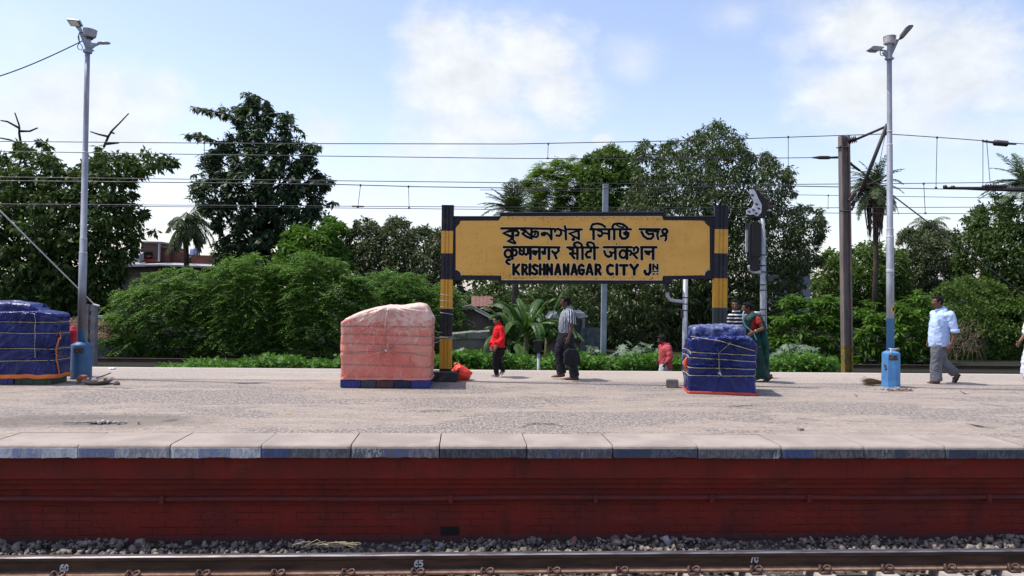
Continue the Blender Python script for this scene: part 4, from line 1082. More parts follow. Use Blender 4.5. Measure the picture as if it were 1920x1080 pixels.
mb = MB(); mb.prism([U(141, 49.5, Y-.05), U(150, 50, Y-.05), U(153, 60, Y-.05), U(149, 60.5, Y-.05)], (0,.05,0)); mb.build('lamp_bracket', m_galv, root, fix=True)
mb = MB(); c_ = U(197, 80.5, Y); mb.ball(c_, (.095,.06,.026), 16, 8); mb.box(c_+Vector((-.07,0,-.008)), (.05,.03,.018), bev=.006); mb.build('lamp_head', m_galv, root, smooth=True)
mb = MB(); mb.tube([U(149, 61, Y-.04), U(146, 70, Y-.05), U(149, 80, Y-.05), U(155, 88, Y-.05), U(153, 94, Y-.05), U(147, 92, Y-.05), U(145, 87, Y-.05), U(149, 80, Y-.06), U(148, 68, Y-.05)], .007, 6, round_end=True)
mb.build('cable_loop', m_dark, root, smooth=True)
mb = MB(); a_ = math.radians(-105); 
c_ = W(152, 657.5, Y-.172); mb.box((c_[0]-.045, Y-.168, c_[2]), (.085, .006, .042), bev=.002); mb.build('notice_plate', m_plate, root)
mb = MB(); pts = []
for i in range(25):
    f = i/24; q = np.array(U(154, 77, Y-.05))*(1-f)+np.array(W(-250, 178, Y-1.5))*f; q[2] -= .25*math.sin(math.pi*f); pts.append(q)
mb.tube(pts, .010, 6)
tag(mb.build('power_cable', m_dark, smooth=True), 'dark overhead cable from the top of the left lamp post out of the picture', 'cable')

# right post
st = [(0,.066),(.40,.066),(.401,.060),(.425,.060),(.427,.054),(.71,.052),(.712,.046),(.86,.045),(1,.044)]
root, mb, Y, P0, P1 = lamp_post('grey lamp post with a yellow number 10 disc above its chipped light blue base', (1670, 727), dict(r=.163, h=.615, cap=.045, n=8, m=m_bbase), (1669.5, 668), (1667.5, 110), st, 'r')
k = Nodes('two_tone_pole_paint'); sp = k.N.new('ShaderNodeSeparateXYZ'); k.L.new(k.geo.outputs['Position'], sp.inputs[0])
n1 = k.noise(k.pos((1,1,.5)), 6, 5, .6)
c = k.mix(k.ramp(n1, .35, .65), (.36,.38,.42), (.25,.265,.30)); c = k.mix(k.math('LESS_THAN', sp.outputs[2], float(W(1669, 597, Y)[2])), c, (.05,.17,.38))
mb.build('pole', k.set(c, .5, .25, .5), root, smooth=True)
bands(root, P0, P1, ((.401, .068), (.428, .060), (.71, .053), (.755, .05), (.29, .069), (.285, .0695)))
mb = MB(); q = W(1670, 656, Y); mb.tube([(q[0]-.10, Y-.11, q[2]+.03), (q[0]-.03, Y-.15, q[2]+.02), (q[0]+.08, Y-.12, q[2]+.035)], .012, 6)
mb.tube([(q[0]-.07, Y-.13, q[2]+.03), (q[0]-.09, Y-.165, q[2]-.07)], .010, 6); mb.build('tied_rag', m_str, root, smooth=True)
mb = MB()
mb.tube([U(1667.5, 112, Y), U(1667.5, 108.5, Y)], .07, 12); mb.box(U(1661.5, 110, Y), (.02,.02,.012)); mb.box(U(1673.5, 110, Y), (.02,.02,.012))
mb.prism([U(1664, 108, Y-.02), U(1671, 108, Y-.02), U(1686, 75, Y-.02), U(1683, 74, Y-.02), U(1670, 92, Y-.02), U(1664, 95, Y-.02), U(1655, 98, Y-.02)], (0,.04,0))
mb.tube([U(1668, 108, Y), U(1668, 82, Y)], .045, 12); mb.tube([U(1670, 92, Y), U(1687, 70, Y)], .026, 10); mb.tube([U(1666, 96, Y), U(1650, 94, Y)], .018, 8)
mb.build('bracket', m_galv, root, fix=True)
mb = MB(); mb.lathe(U(1668, 83, Y), [(.09,0),(.105,.015),(.108,.125),(.112,.14),(.095,.15)], 20); mb.build('ring_drum', pmat('stained_galvanised', (.42,.42,.42), (.16,.10,.07), 9, .55, .2, 30, lo=.5, hi=.7), root, fix=True)
mb = MB(); mb.prism([U(1687.5, 70, Y-.05), U(1694, 71.5, Y-.05), U(1711, 52, Y-.05), U(1713, 48, Y-.05), U(1711.5, 46.5, Y-.05), U(1704.5, 47, Y-.05)], (0,.11,0))
o = mb.build('lamp_head', m_dark, root, fix=True)
mb = MB(); mb.prism([U(1690.5, 68, Y-.055), U(1693, 69.5, Y-.055), U(1709.5, 51.5, Y-.055), U(1711, 48.8, Y-.055), U(1706, 48.5, Y-.055)], (0,.006,0)); mb.build('lamp_glass', pmat('smoky_lamp_glass', (.16,.15,.16), None, 9, .4, 0), o, fix=True)
mb = MB(); mb.prism([U(1632, 90.5, Y-.08), U(1636, 86.5, Y-.08), U(1640, 85.5, Y-.08), U(1658, 87.5, Y-.08), U(1658, 89.5, Y-.08), U(1653, 90.5, Y-.08), U(1650, 94, Y-.08), U(1639, 93.5, Y-.08)], (0,.16,0))
o = mb.build('lamp_head', m_galv, root, fix=True)
mb = MB(); mb.tube([U(1650, 96, Y-.09), U(1651, 103, Y-.09), U(1655, 105, Y-.08), U(1659, 103, Y-.07)], .007, 6, round_end=True); mb.build('cable_loop', m_dark, root, smooth=True)
# number disc wrapped on the pole
zc = float(W(1669, 580, Y)[2]); fz = (zc-P0[2])/(P1[2]-P0[2]); ax_ = P0+(P1-P0)*fz; R0 = .0665; A0 = math.radians(-90+18)
def wrap(mbx, lift):
    out = []
    for (u, v, w_) in mbx.v:
        a = A0 + u/R0; r = R0+lift+w_
        out.append((ax_[0]+r*math.cos(a), ax_[1]+r*math.sin(a), zc+v))
    mbx.v = out
mb = MB(); n = 20
ring = [[(.044*f*math.cos(2*math.pi*j/n), .055*f*math.sin(2*math.pi*j/n), 0) for j in range(n)] for f in (.05,.35,.7,1)]
mb.add([q for r_ in ring for q in r_], [(i*n+j, i*n+(j+1) % n, (i+1)*n+(j+1) % n, (i+1)*n+j) for i in range(3) for j in range(n)]+[tuple(range(n))])
wrap(mb, .001); disc = mb.build('number_disc', pmat('yellow_disc', (.72,.42,.02), None, 9, .6, 0), root)
mb = MB()
for j, ch in enumerate('10'):
    for s_ in DIG[ch]:
        stroke(mb, [(-.022+j*.020+u*.024, .032-v*.062, 0) for u, v in s_], .0056, .0, (0,0,1))
wrap(mb, .003); mb.build('number', m_ink, disc)
mb = MB(); q = W(1676, 671, Y-.16); mb.box((q[0]-.005, Y-.153, q[2]), (.083, .006, .045), bev=.002); mb.build('notice_plate', pmat('worn_notice', (.035,.033,.033), (.26,.25,.24), 24, .7, .1, 30, lo=.5, hi=.7), root)
mb = MB(); P_ = [(1657,684),(1660,683),(1662.5,687),(1664,694),(1658.5,695),(1658.8,690)]; mb.prism([W(a, b, Y-.156) for a, b in P_], (0,.01,0)); mb.build('chipped_patch', pmat('bare_render', (.13,.12,.115), None, 20, .9, .3, 40), root, fix=True)

# ------------------------------------------------------------------ overhead line: mast, wires
m_mast = pmat('brown_grey_mast', (.105,.085,.075), (.065,.055,.052), 3, .75, .25, 40, .1)
YM = 20.0
q = W(1586, 600, YM)
mast = thing('electrification_mast', 'tall brown steel electrification mast with cantilever arm behind the platform', 'mast', (q[0], YM, -1.12))
zt_ = float(W(1582, 255, YM)[2]); xt, xb = float(W(1582.5, 255, YM)[0]), float(W(1588.5, 697, YM)[0])
k = Nodes('mast_paint'); sp = k.N.new('ShaderNodeSeparateXYZ'); k.L.new(k.geo.outputs['Position'], sp.inputs[0])
n1 = k.noise(k.pos((1,1,.3)), 3.5, 6, .65); n2 = k.noise(k.pos(), 12, 5, .7)
c = k.mix(k.ramp(n1, .35, .65), (.20,.165,.145), (.12,.10,.095))
ylw = k.mix(k.ramp(n2, .45, .6), (.22,.165,.025), (.09,.075,.05))
c = k.mix(k.math('LESS_THAN', sp.outputs[2], float(W(1588, 648, YM)[2])), c, ylw)
m_mast2 = k.set(c, .75, .1, .3)
V = []
def ibeam(w, d, t): # outline of an I section, flanges facing left/right
    return [(-w,-d),(-w+t,-d),(-w+t,-t*.5),(w-t,-t*.5),(w-t,-d),(w,-d),(w,d),(w-t,d),(w-t,t*.5),(-w+t,t*.5),(-w+t,d),(-w,d)]
sec = ibeam(.118, .10, .04)
zb0 = -1.12
zs = (zb0, zt_)
xf = lambda z: xb+(xt-xb)*(z-float(W(1588,697,YM)[2]))/(zt_-float(W(1588,697,YM)[2]))
V = [(xf(z)+u, YM+v, z) for z in zs for u, v in sec]; n = len(sec)
mb = MB(); mb.add(V, [(i, (i+1) % n, (i+1) % n+n, i+n) for i in range(n)]+[tuple(range(n-1,-1,-1)), tuple(range(n, 2*n))])
mb.box((xf(zt_)-.03, YM, zt_-.30), (.135, .108, .012)); mb.build('post', m_mast2, mast, fix=True)
m_iron = pmat('dark_iron', (.022,.02,.02), (.04,.035,.033), 20, .6, .1)
mb = MB()
Yc = 19.2
mb.tube([U(1606, 261, YM-.2), U(1664, 236, Yc)], .032, 8); mb.tube([U(1611, 368, YM-.2), U(1664, 232, Yc)], .050, 8); mb.tube([U(1622, 350, YM-.25), U(1655, 334, Yc-.3)], .025, 8)
mb.tube([U(1590, 262, YM), U(1600, 262, YM-.15)], .04, 8); mb.tube([U(1592, 388, YM), U(1603, 376, YM-.12)], .035, 8); mb.tube([U(1575, 395, YM-.14), U(1593, 396, YM-.16), U(1600, 388, YM-.1)], .022, 8)
mb.tube([U(1663, 238, Yc), U(1662, 252, Yc+.3)], .02, 6); mb.tube([U(1597, 395, YM-.1), U(1603, 383, YM-.15)], .018, 6)
mb.build('cantilever_arm', m_iron, mast, smooth=True)
def insulator(mb, a, b, r, n_d=7):
    a, b = Vector(a), Vector(b); d = (b-a); rot = Vector((0,0,1)).rotation_difference(d.normalized()).to_matrix(); Lg = d.length
    prof = [(r*.4,0)]
    for i in range(n_d): z = Lg*(i+.1)/n_d; prof += [(r*.55,z),(r,z+Lg/n_d*.3),(r,z+Lg/n_d*.45),(r*.55,z+Lg/n_d*.8)]
    prof.append((r*.4, Lg)); mb.lathe(a, prof, 14, rot)
m_ins = pmat('brown_porcelain', (.022,.016,.018), (.035,.024,.024), 10, .3, 0)
mb = MB(); insulator(mb, U(1589.5, 264.5, YM-.12), U(1606, 260.5, YM-.2), .10, 5); mb.build('insulator', m_ins, mast, smooth=True)
mb = MB(); insulator(mb, U(1594, 377, YM-.12), U(1604, 361, YM-.2), .085, 6); mb.build('insulator', pmat('grey_brown_porcelain', (.07,.05,.045), None, 5, .3, 0), mast, smooth=True)
mb = MB(); mb.tube([U(1591, 304, YM), U(1596, 309, YM)], .05, 8); mb.tube([U(1592, 305, YM), U(1612, 320, YM)], .035, 8)
e_ = np.array(U(1920, 553, YM)); s0 = np.array(U(1598, 309, YM)); d_ = e_-s0; f_ = (-1.12-s0[2])/d_[2]
mb.tube([s0, s0+d_*f_], .018, 6); mb.build('anchor_stay', m_iron, mast, smooth=True)
m_wire = pmat('weathered_wire', (.05,.05,.055), (.08,.08,.085), 3, .5, 0, metal=.4)
def wire(label, pts, Y, r=.011, extra=None, drops=()):
    g = thing('overhead_wire', label, 'wire', W(*pts[0], Y), 'overhead wires across the picture')
    xs_ = [q[0] for q in pts]; ys_ = [q[1] for q in pts]
    P = []
    for x in np.linspace(xs_[0], xs_[-1], 70):
        P.append(W(x, float(np.interp(x, xs_, ys_)), Y))
    mb = MB(); mb.tube(P, r, 6); mb.build('strand', m_wire, g, smooth=True)
    for (xa, ya, xb_, yb_, kk) in drops:
        mb = MB(); mb.tube([W(xa, ya, Y), W((xa+xb_)/2, (ya+yb_)/2, Y), W(xb_, yb_, Y)], .0085, 6)
        mb.box(W(xa, ya, Y), (.02,.015,.03)); mb.box(W(xb_, yb_, Y), (.03,.015,.02))
        if kk: mb.box(W(xb_, yb_-1, Y), (.16,.02,.018))
        mb.build('dropper', m_wire, g)
    return g
g = wire('topmost overhead wire crossing behind the tree tops', [(-260,262),(0,265),(480,269),(960,270),(1250,264.5),(1440,258.5),(1575,254),(1664,251),(1700,253.5),(1800,260.5),(1920,270),(2150,284)], 21.0, .012,
     drops=[(383,268,383,322,0),(1028,270,1027,297,0),(1478,257,1478,312,0),(1757,258,1755,352,0),(1660,252,1648,311,0),(1843,264,1843,349,0),(1850,264.5,1857,349,0)])
mb = MB(); insulator(mb, U(1864, 267.5, 21), U(1889, 269.5, 21), .085, 9); mb.build('insulator', m_ins, g, smooth=True)
mb = MB(); mb.tube([U(1845, 265, 21), U(1864, 267.5, 21)], .03, 6); mb.tube([U(1889, 269.5, 21), U(1905, 270, 21)], .03, 6); mb.build('clamp', m_iron, g)
g = wire('second overhead wire from the top ending at the mast with a turnbuckle', [(-260,280),(0,283.5),(300,288.5),(600,292.5),(960,297),(1200,297.5),(1440,296.5),(1576,295)], 20.6, .011)
mb = MB(); mb.tube([U(1523, 295.5, 20.6), U(1532, 295.5, 20.6), U(1537, 295.5, 20.6), U(1553, 295.5, 20.6), U(1558, 295.5, 20.6), U(1576, 295, 20.6)], [.02,.035,.05,.05,.03,.035], 8); mb.build('turnbuckle', m_iron, g, smooth=True)
wire('third overhead wire from the top, nearly level', [(-260,330),(0,332),(640,339),(960,342.5),(1440,346),(1700,344),(1920,341.5),(2150,339)], 21.0, .011,
     drops=[(1732,344.5,1735,400,0)])
g = wire('contact wire close below the third overhead wire, ending in a dark section insulator', [(-260,337),(240,341),(640,346),(780,350),(1100,354.5),(1440,348),(1600,351),(1800,355),(2000,356)], 21.3, .013,
     drops=[(676,347.5,671,388,1),(766,350,767,390,0)])
mb = MB(); mb.tube([U(1770, 352, 21.3), U(1850, 354, 21.3), U(1930, 356, 21.3)], [.03,.06,.07], 8); mb.tube([U(1770, 351, 21.2), U(1774, 350.5, 21.2)], .06, 8); mb.tube([U(1784, 351.5, 21.2), U(1789, 351.5, 21.2)], .055, 8)
insulator(mb, U(1846, 348.5, 21.2), U(1888, 349.5, 21.2), .05, 9); mb.build('section_insulator', m_ins, g, smooth=True)
wire('lower overhead wire of the farther line', [(-260,381),(240,384),(640,386.5),(960,388.5),(1440,390),(1700,389),(2150,387)], 28.4, .013)
wire('lowest overhead wire of the farther line', [(-260,384),(240,387),(640,390),(960,393),(1440,397),(1560,399.5),(1900,401),(2150,402)], 28.4, .013)
wire('faint overhead wire of the farther line at the right, above the two lowest ones', [(900,356),(1200,360),(1440,364.5),(1700,368.5),(1920,372),(2150,374)], 28.4, .011, drops=[(1553,366.5,1552.5,390,0)])

# lattice post with its guy wire
m_conc = pmat('grey_post', (.17,.17,.18), (.11,.11,.12), 6, .8, .2, 40)
YL = 17.4; a_, b_, c_, d_2 = [float(W(x, 600, YL)[0]) for x in (163.5, 168, 173.5, 179)]
z1 = float(W(172, 571, YL)[2])
lat = thing('lattice_post', 'short grey post with rectangular openings beside the left lamp post', 'post', ((a_+d_2)/2, YL, -1.12))
mb = MB()
mb.box(((a_+b_)/2-.005, YL, (z1-1.12)/2), ((b_-a_)/2, .05, (z1+1.12)/2)); mb.box(((c_+d_2)/2+.01, YL, (z1-1.12)/2), ((d_2-c_)/2+.014, .07, (z1+1.12)/2))
for y in (574, 592, 610, 627, 645, 662, 680): mb.box(((b_+c_)/2, YL+.01, float(W(170, y+4, YL)[2])), ((c_-b_)/2+.008, .035, .055))
mb.build('post_body', m_conc, lat)
mb = MB(); mb.box((d_2+.035, YL-.05, z1-.01), (.06, .05, .012), ry=.3); mb.build('cap_bracket', pmat('pale_bracket', (.55,.55,.55), None, 5, .6, 0), lat)
mb = MB(); s0 = np.array(U(178, 572, YL)); e0 = np.array(W(0, 395, YL)); mb.tube([s0, e0, s0+(e0-s0)*2.4], .016, 6); mb.build('guy_wire', pmat('bright_wire', (.50,.50,.50), None, 5, .4, 0, metal=.5), lat, smooth=True)

# grey steel post behind the board
YD = 24.0; q = W(1131, 672, YD); q2 = W(1135.5, 347, YD)
pst = thing('steel_post', 'plain light grey steel post standing behind the station sign', 'post', (q[0], YD, -1.12))
mb = MB(); hw = 4.9*YD/F_PX
V = [(x+u*hw, YD+v*.07, z) for x, z in ((q[0], -1.12), (q2[0], q2[2])) for u, v in ((-1,-1),(1,-1),(1,1),(-1,1))]
mb.add(V, [(3,2,1,0),(4,5,6,7),(0,1,5,4),(1,2,6,5),(2,3,7,6),(3,0,4,7)]); mb.box((q2[0], YD, q2[2]+.01), (hw*1.06, .078, .02))
mb.build('shaft', pmat('light_grey_paint', (.27,.31,.35), (.19,.22,.25), 2.5, .6, .15, 30), pst)

# signal posts
m_sil = pmat('silver_paint', (.42,.44,.47), (.30,.32,.35), 6, .5, .1, 40, .2)
m_sblk = pmat('signal_black', (.008,.008,.009), (.014,.013,.013), 10, .6, .1)
YS = 17.6
def sgx(px, py): return U(px, py, YS)
sA = thing('signal_post', 'short silver signal post with elbow pipe, half hidden below the sign board', 'signal', (float(W(1285, 600, YS)[0]), YS, -1.12))
mb = MB(); t_ = sgx(1285.5, 505); mb.tube([(t_.x, YS, -1.12), t_], .056, 14)
mb.build('post', m_sil, sA, smooth=True)
mb = MB(); mb.tube([sgx(1284, 566), sgx(1264, 564), sgx(1256, 562), sgx(1252, 556), sgx(1251, 548)], .042, 10, round_end=True); mb.build('elbow_pipe', m_sil, sA, smooth=True)
mb = MB(); mb.tube([sgx(1251, 548), sgx(1250.5, 533)], .06, 10); mb.box(sgx(1251, 515), (.10,.10,.22), bev=.03); mb.build('signal_head', m_sblk, sA)
mb = MB()
for y in (558, 570, 582): mb.tube([sgx(1285.5, y-1), sgx(1285.5, y+1)], .068, 12)
mb.box(sgx(1279, 588), (.02,.03,.09)); mb.build('strap', m_dark, sA)

sB = thing('signal_post', 'tall silver colour light signal post with white route indicator seen from behind', 'signal', (float(W(1429, 600, YS)[0]), YS, -1.12))
mb = MB(); t_ = sgx(1429.5, 410); mb.tube([(float(W(1431,697,YS)[0]), YS, -1.12), sgx(1430, 560), t_], [.062,.060,.052], 14); mb.build('post', m_sil, sB, smooth=True)
mb = MB(); 
PL = [(1406,357),(1409,355),(1413,354.5),(1417,360),(1421.5,371),(1428.5,384),(1427.5,398),(1420.5,406),(1413,402),(1406,403),(1400.5,401),(1399.5,395),(1406,390.5),(1411.5,389),(1414.5,382),(1413,376),(1409.5,370),(1406.5,363)]
mb.prism([sgx(x, y) for x, y in PL], (0.0,.03,0)); plate = mb.build('route_plate', pmat('white_plate', (.62,.65,.70), (.46,.49,.54), 9, .45, .1), sB, fix=True)
mb = MB()
for (x, y) in ((1411,366),(1419,383),(1418,400),(1405,397),(1423,391),(1413,394)):
    q = W(x, y, YS-.012); mb.box(q, (.030,.008,.018), ry=.4, bev=.004)
mb.build('lens_slot', m_sblk, plate)
mb = MB(); PB = [(1413.5,355),(1422,357),(1424,366),(1434,370),(1441,380),(1439,398),(1432,410),(1426,412),(1421,406),(1428,397),(1428.5,384),(1421.5,371)]
mb.prism([U(x, y, YS+.05) for x, y in PB], (0,.14,0)); mb.build('indicator_housing', m_sblk, sB, fix=True)
mb = MB()
for (x0_, y0_, x1_, y1_) in ((1420,358.5,1434,358),(1424,366,1437,365.5),(1432,373,1443,373),(1436,387,1453,387),(1434,380,1446,379)):
    mb.tube([U(x0_, y0_, YS+.12), U(x1_, y1_, YS+.22)], .034, 10)
mb.build('lamp_hood', pmat('brown_hood', (.06,.045,.045), (.10,.07,.065), 10, .7, .1), sB, smooth=False)
mb = MB(); mb.box(U(1414, 450, YS-.02), (.13,.12,.42), bev=.04); mb.box(U(1413, 495, YS), (.10,.09,.16), bev=.02)
for y in (424, 440, 456, 472): mb.lathe(U(1414, y, YS+.08), [(.08,0),(.085,.16)], 12, Matrix.Rotation(-math.pi/2, 3, 'X'))
mb.build('signal_head', m_sblk, sB, fix=True)
mb = MB(); mb.tube([sgx(1383, 408), sgx(1428, 406)], .014, 6)
mb.tube([sgx(1399, 410), sgx(1401, 470), sgx(1404, 500)], .02, 6); mb.tube([sgx(1405, 420), sgx(1412, 470)], .016, 6)
mb.tube([sgx(1404, 477), sgx(1434, 477)], .018, 6); mb.tube([sgx(1410, 500), sgx(1430, 512), sgx(1450, 508)], .016, 6); mb.build('arm_frame', m_iron, sB, smooth=True)
mb = MB(); mb.tube([sgx(1434.5, 430), sgx(1437, 640)], .014, 6); mb.box(sgx(1400, 452), (.025,.03,.26)); mb.build('ladder_rail', m_sil, sB)
mb = MB(); mb.tube([sgx(1429, 510), sgx(1412, 510), sgx(1406, 506), sgx(1404.5, 500)], .042, 10, round_end=True); mb.tube([sgx(1429, 587), sgx(1412, 587)], .04, 10); mb.build('elbow_pipe', m_sil, sB, smooth=True)
mb = MB()
for y in (478, 498, 510, 534, 544, 580, 591): mb.tube([sgx(1430, y-1), sgx(1430, y+1)], .072, 12)
mb.build('strap', m_dark, sB)
mb = MB(); mb.box(sgx(1443, 522), (.08,.08,.07), bev=.015); mb.tube([sgx(1445, 519), sgx(1459, 519)], .045, 10); mb.build('rear_lamp_box', m_dark, sB)
# small ground signal
gs = thing('ground_signal', 'small black ground signal on a stubby grey post in front of the banana plant', 'signal', (float(W(1010, 690, YS)[0]), YS, -1.12))
mb = MB(); q = sgx(1010, 662); mb.tube([(q.x, YS, -1.12), q], .035, 10); mb.build('post', m_sil, gs, smooth=True)
mb = MB(); mb.box(sgx(1009, 650), (.085,.07,.14), bev=.025); mb.box(sgx(1009, 640), (.10,.06,.02)); mb.build('signal_head', m_sblk, gs)

# ------------------------------------------------------------------ small things on the platform and by the track
def gp(px, py): q = G(px, py); return Vector((float(q[0]), float(q[1]), 0))
# red plastic bag
c = gp(864, 714); rnd = random.Random(4)
bagm = pmat('orange_red_plastic', (.78,.06,.025), (.60,.035,.02), 8, .35, .4, 30)
bm = bmesh.new(); bmesh.ops.create_icosphere(bm, subdivisions=4, radius=1)
for v in bm.verts:
    d = v.co.normalized(); f = 1+.22*mnoise.noise(d*2.2+Vector((3,1,0)))+.10*(1-abs(mnoise.noise(d*5))*2)
    x, y, z = d.x*.165*f, d.y*.15*f, d.z*.145*f
    if z > .02: k_ = (z-.02); x = x*(1-2.2*k_)-k_*.55; 
    v.co = (x, y, max(-.125, z))
bm.verts.ensure_lookup_table()
mb = MB(); mb.add([Vector((c.x+.02, c.y+.14, .125))+v.co for v in bm.verts], [[v.index for v in f.verts] for f in bm.faces]); bm.free()
bag = thing('plastic_bag', 'knotted orange red plastic bag against the black base of the left sign post', 'bag', c)
mb.build('bag_body', bagm, bag, smooth=True)
mb = MB(); t0 = Vector((c.x-.06, c.y+.13, .235)); mb.tube([t0-Vector((0,0,.03)), t0+Vector((.0,0,.02)), t0+Vector((-.04,0,.05))], [.03,.02,.035], 8, round_end=True); mb.tube([t0, t0+Vector((.03,-.02,.05)), t0+Vector((.07,-.02,.03))], [.02,.025,.01], 8, round_end=True)
mb.build('knotted_handles', bagm, bag, smooth=True)
# block beside the blue stack
c = gp(1261, 727); mb = MB(); mb.box((c.x+.02, c.y+.1, .067), (.105, .09, .067), rz=-.25, rx=.0, bev=.014)
tag(mb.build('concrete_block', pmat('rough_grey_block', (.20,.185,.17), (.13,.12,.11), 9, .9, .6, 40)), 'rough grey block at the left foot of the red hemmed blue stack', 'block')
# broom
c = gp(1640, 724); rnd = random.Random(9)
br_ = thing('broom', 'straw broom lying on the platform behind the right lamp base', 'broom', c)
V = []; mb = MB(); mb2 = MB()
for i in range(260):
    a = rnd.gauss(0, .30); l = rnd.uniform(.20,.34); h = abs(rnd.gauss(0,.028))
    p0 = Vector((c.x+.17+rnd.uniform(0,.03), c.y+.13+rnd.uniform(-.03,.03), .055+rnd.uniform(-.03,.03)))
    p1 = p0+Vector((-l, math.tan(a)*l*.5, rnd.uniform(-.05,.05))); p1.z = max(.008, p1.z)
    mb.tube([p0, (p0+p1)/2+Vector((0,0,.008)), p1], [.003,.003,.0018], 3)
mb.build('straw', pmat('dry_straw', (.30,.19,.09), (.16,.09,.045), 20, .9, 0), br_)
mb2.tube([(c.x+.16, c.y+.13, .055), (c.x+.24, c.y+.14, .05), (c.x+.5, c.y+.17, .03)], [.04,.025,.018], 8, round_end=True); mb2.build('handle', pmat('broom_handle', (.25,.16,.09), None, 9, .8, 0), br_, smooth=True)
# metal basin with rubble at the left lamp base
c = gp(173, 722)
bs = thing('metal_basin', 'shallow rusty metal basin beside the left lamp base', 'basin', c)
mb = MB(); n = 28; prof = [(.05,.012),(.13,.014),(.20,.055),(.225,.085),(.235,.088),(.232,.080),(.205,.048),(.135,.004),(.05,.002)]
mb.lathe((c.x+.05, c.y+.12, 0), prof, n, Matrix.Rotation(math.radians(4), 3, 'X')); mb.build('bowl', pmat('rusty_metal', (.13,.065,.05), (.20,.17,.16), 8, .6, .3, 40), bs, smooth=True)
rng = np.random.default_rng(8)
m_rub = pmat('grey_rubble', (.34,.31,.28), (.16,.14,.13), 10, .9, .4, 40)
V, F_ = stones(rng, np.stack([c.x+.05+rng.uniform(-.15,.15,16), c.y+.12+rng.uniform(-.12,.12,16), .075+rng.uniform(-.02,.02,16)], 1), rng.uniform(.02,.045,16))
tag(np_mesh('rubble', V, F_, m_rub, bs), kind='stuff')
mb = MB(); mb.tube([(c.x-.02,c.y+.2,.10),(c.x+.1,c.y+.25,.14),(c.x+.16,c.y+.28,.17)], .012, 6, round_end=True); mb.build('stick', m_dark, bs, smooth=True)
m_brk = pmat('orange_brick', (.36,.105,.045), (.26,.08,.04), 12, .9, .5, 40)
for i, (px, py, lb) in enumerate(((147, 719, 'broken orange brick nearest the camera by the rusty basin'), (153, 714, 'broken orange brick close to the blue drum base behind the rusty basin'))):
    q = gp(px, py); mb = MB(); mb.box((q.x, q.y+.08-.03*i, .05), (.06+.02*i, .05, .05-.012*i), rz=.5+i, rx=.2, bev=.015)
    tag(mb.build('broken_brick', m_brk), lb, 'brick', 'loose bricks by the basin')
for i, (px, py, lb) in enumerate(((142, 721, 'flat pale stone left of the orange bricks'), (156, 721, 'small grey stone between the bricks and the basin'), (217, 723, 'lone dark stone on the platform right of the rusty basin'))):
    q = gp(px, py); V, F_ = stones(np.random.default_rng(30+i), np.array([[q.x, q.y+.04, .025]]), np.array([.05]))
    tag(np_mesh('loose_stone', V, F_, m_rub if i < 2 else pmat('dark_stone', (.10,.09,.085), None, 12, .9, .4, 40)), lb, 'stone', 'loose stones by the basin')
# red cloth bundle between stack and lamp base
q = W(133, 640, 14.35); mb = MB()
mb.tube([(q[0]-.02, 14.4, .0), (q[0]-.03, 14.42, .3), (q[0]-.02, 14.4, .58), (q[0], 14.4, .82), (q[0]+.01, 14.4, .86)], [(.10,.08),(.12,.1),(.13,.1),(.10,.09),(.05,.05)], 12, round_end=True)
o = mb.build('cloth_bundle', pmat('crimson_cloth', (.52,.03,.045), (.33,.015,.03), 9, .8, .6, 18), remesh=.02, soft=2)
tag(o, 'crimson cloth bundle between the left blue stack and the drum base', 'cloth')
# litter and debris
m_wht = pmat('white_scrap', (.70,.71,.72), (.55,.56,.58), 20, .6, 0)
def scrap(nm, label, px, py, w, d, m, seed, z=.012, cat='litter'):
    q = gp(px, py); rnd = random.Random(seed); mb = MB(); n = 9
    top = [(q.x+w*math.cos(2*math.pi*i/n)*rnd.uniform(.6,1.1), q.y+d*math.sin(2*math.pi*i/n)*rnd.uniform(.6,1.1), z+rnd.uniform(0,z)) for i in range(n)]
    mb.add(top+[(x, y, .001) for x, y, _ in top], [tuple(range(n))]+[(i+n, (i+1) % n+n, (i+1) % n, i) for i in range(n)])
    return tag(mb.build(nm, m, fix=True), label, cat)
scrap('paper_scrap', 'crumpled white paper scrap near the far edge, right of the left lamp post', 210, 692.5, .085, .10, m_wht, 1, .02)
scrap('plastic_flake', 'tiny yellow scrap on the paving left of the pink stack', 541, 776, .035, .03, pmat('yellow_scrap', (.65,.45,.04), None, 9, .6, 0), 2, .006)
scrap('broken_lump', 'small broken concrete lump on the paving near the right edge slabs', 1502, 806, .05, .03, pmat('lump', (.12,.11,.10), (.3,.27,.25), 30, .9, .4), 3, .014)
q = gp(1690, 734); mb = MB()
mb.tube([(q.x-.24,q.y,.012),(q.x,q.y-.02,.014),(q.x+.22,q.y+.02,.012)], .008, 6, round_end=True)
tag(mb.build('thin_stick', pmat('reddish_stick', (.16,.07,.05), None, 9, .8, 0), smooth=True), 'thin reddish stick in front of the right lamp base', 'stick')
rng = np.random.default_rng(12); q = gp(1674, 731); n = 26
V, F_ = stones(rng, np.stack([q.x+rng.normal(0,.17,n), q.y+.02+rng.normal(0,.05,n), np.full(n,.012)], 1), rng.uniform(.012,.034,n))
tag(np_mesh('rubble', V, F_, m_rub), 'crumbs of broken render round the right lamp base', 'rubble', kind='stuff')
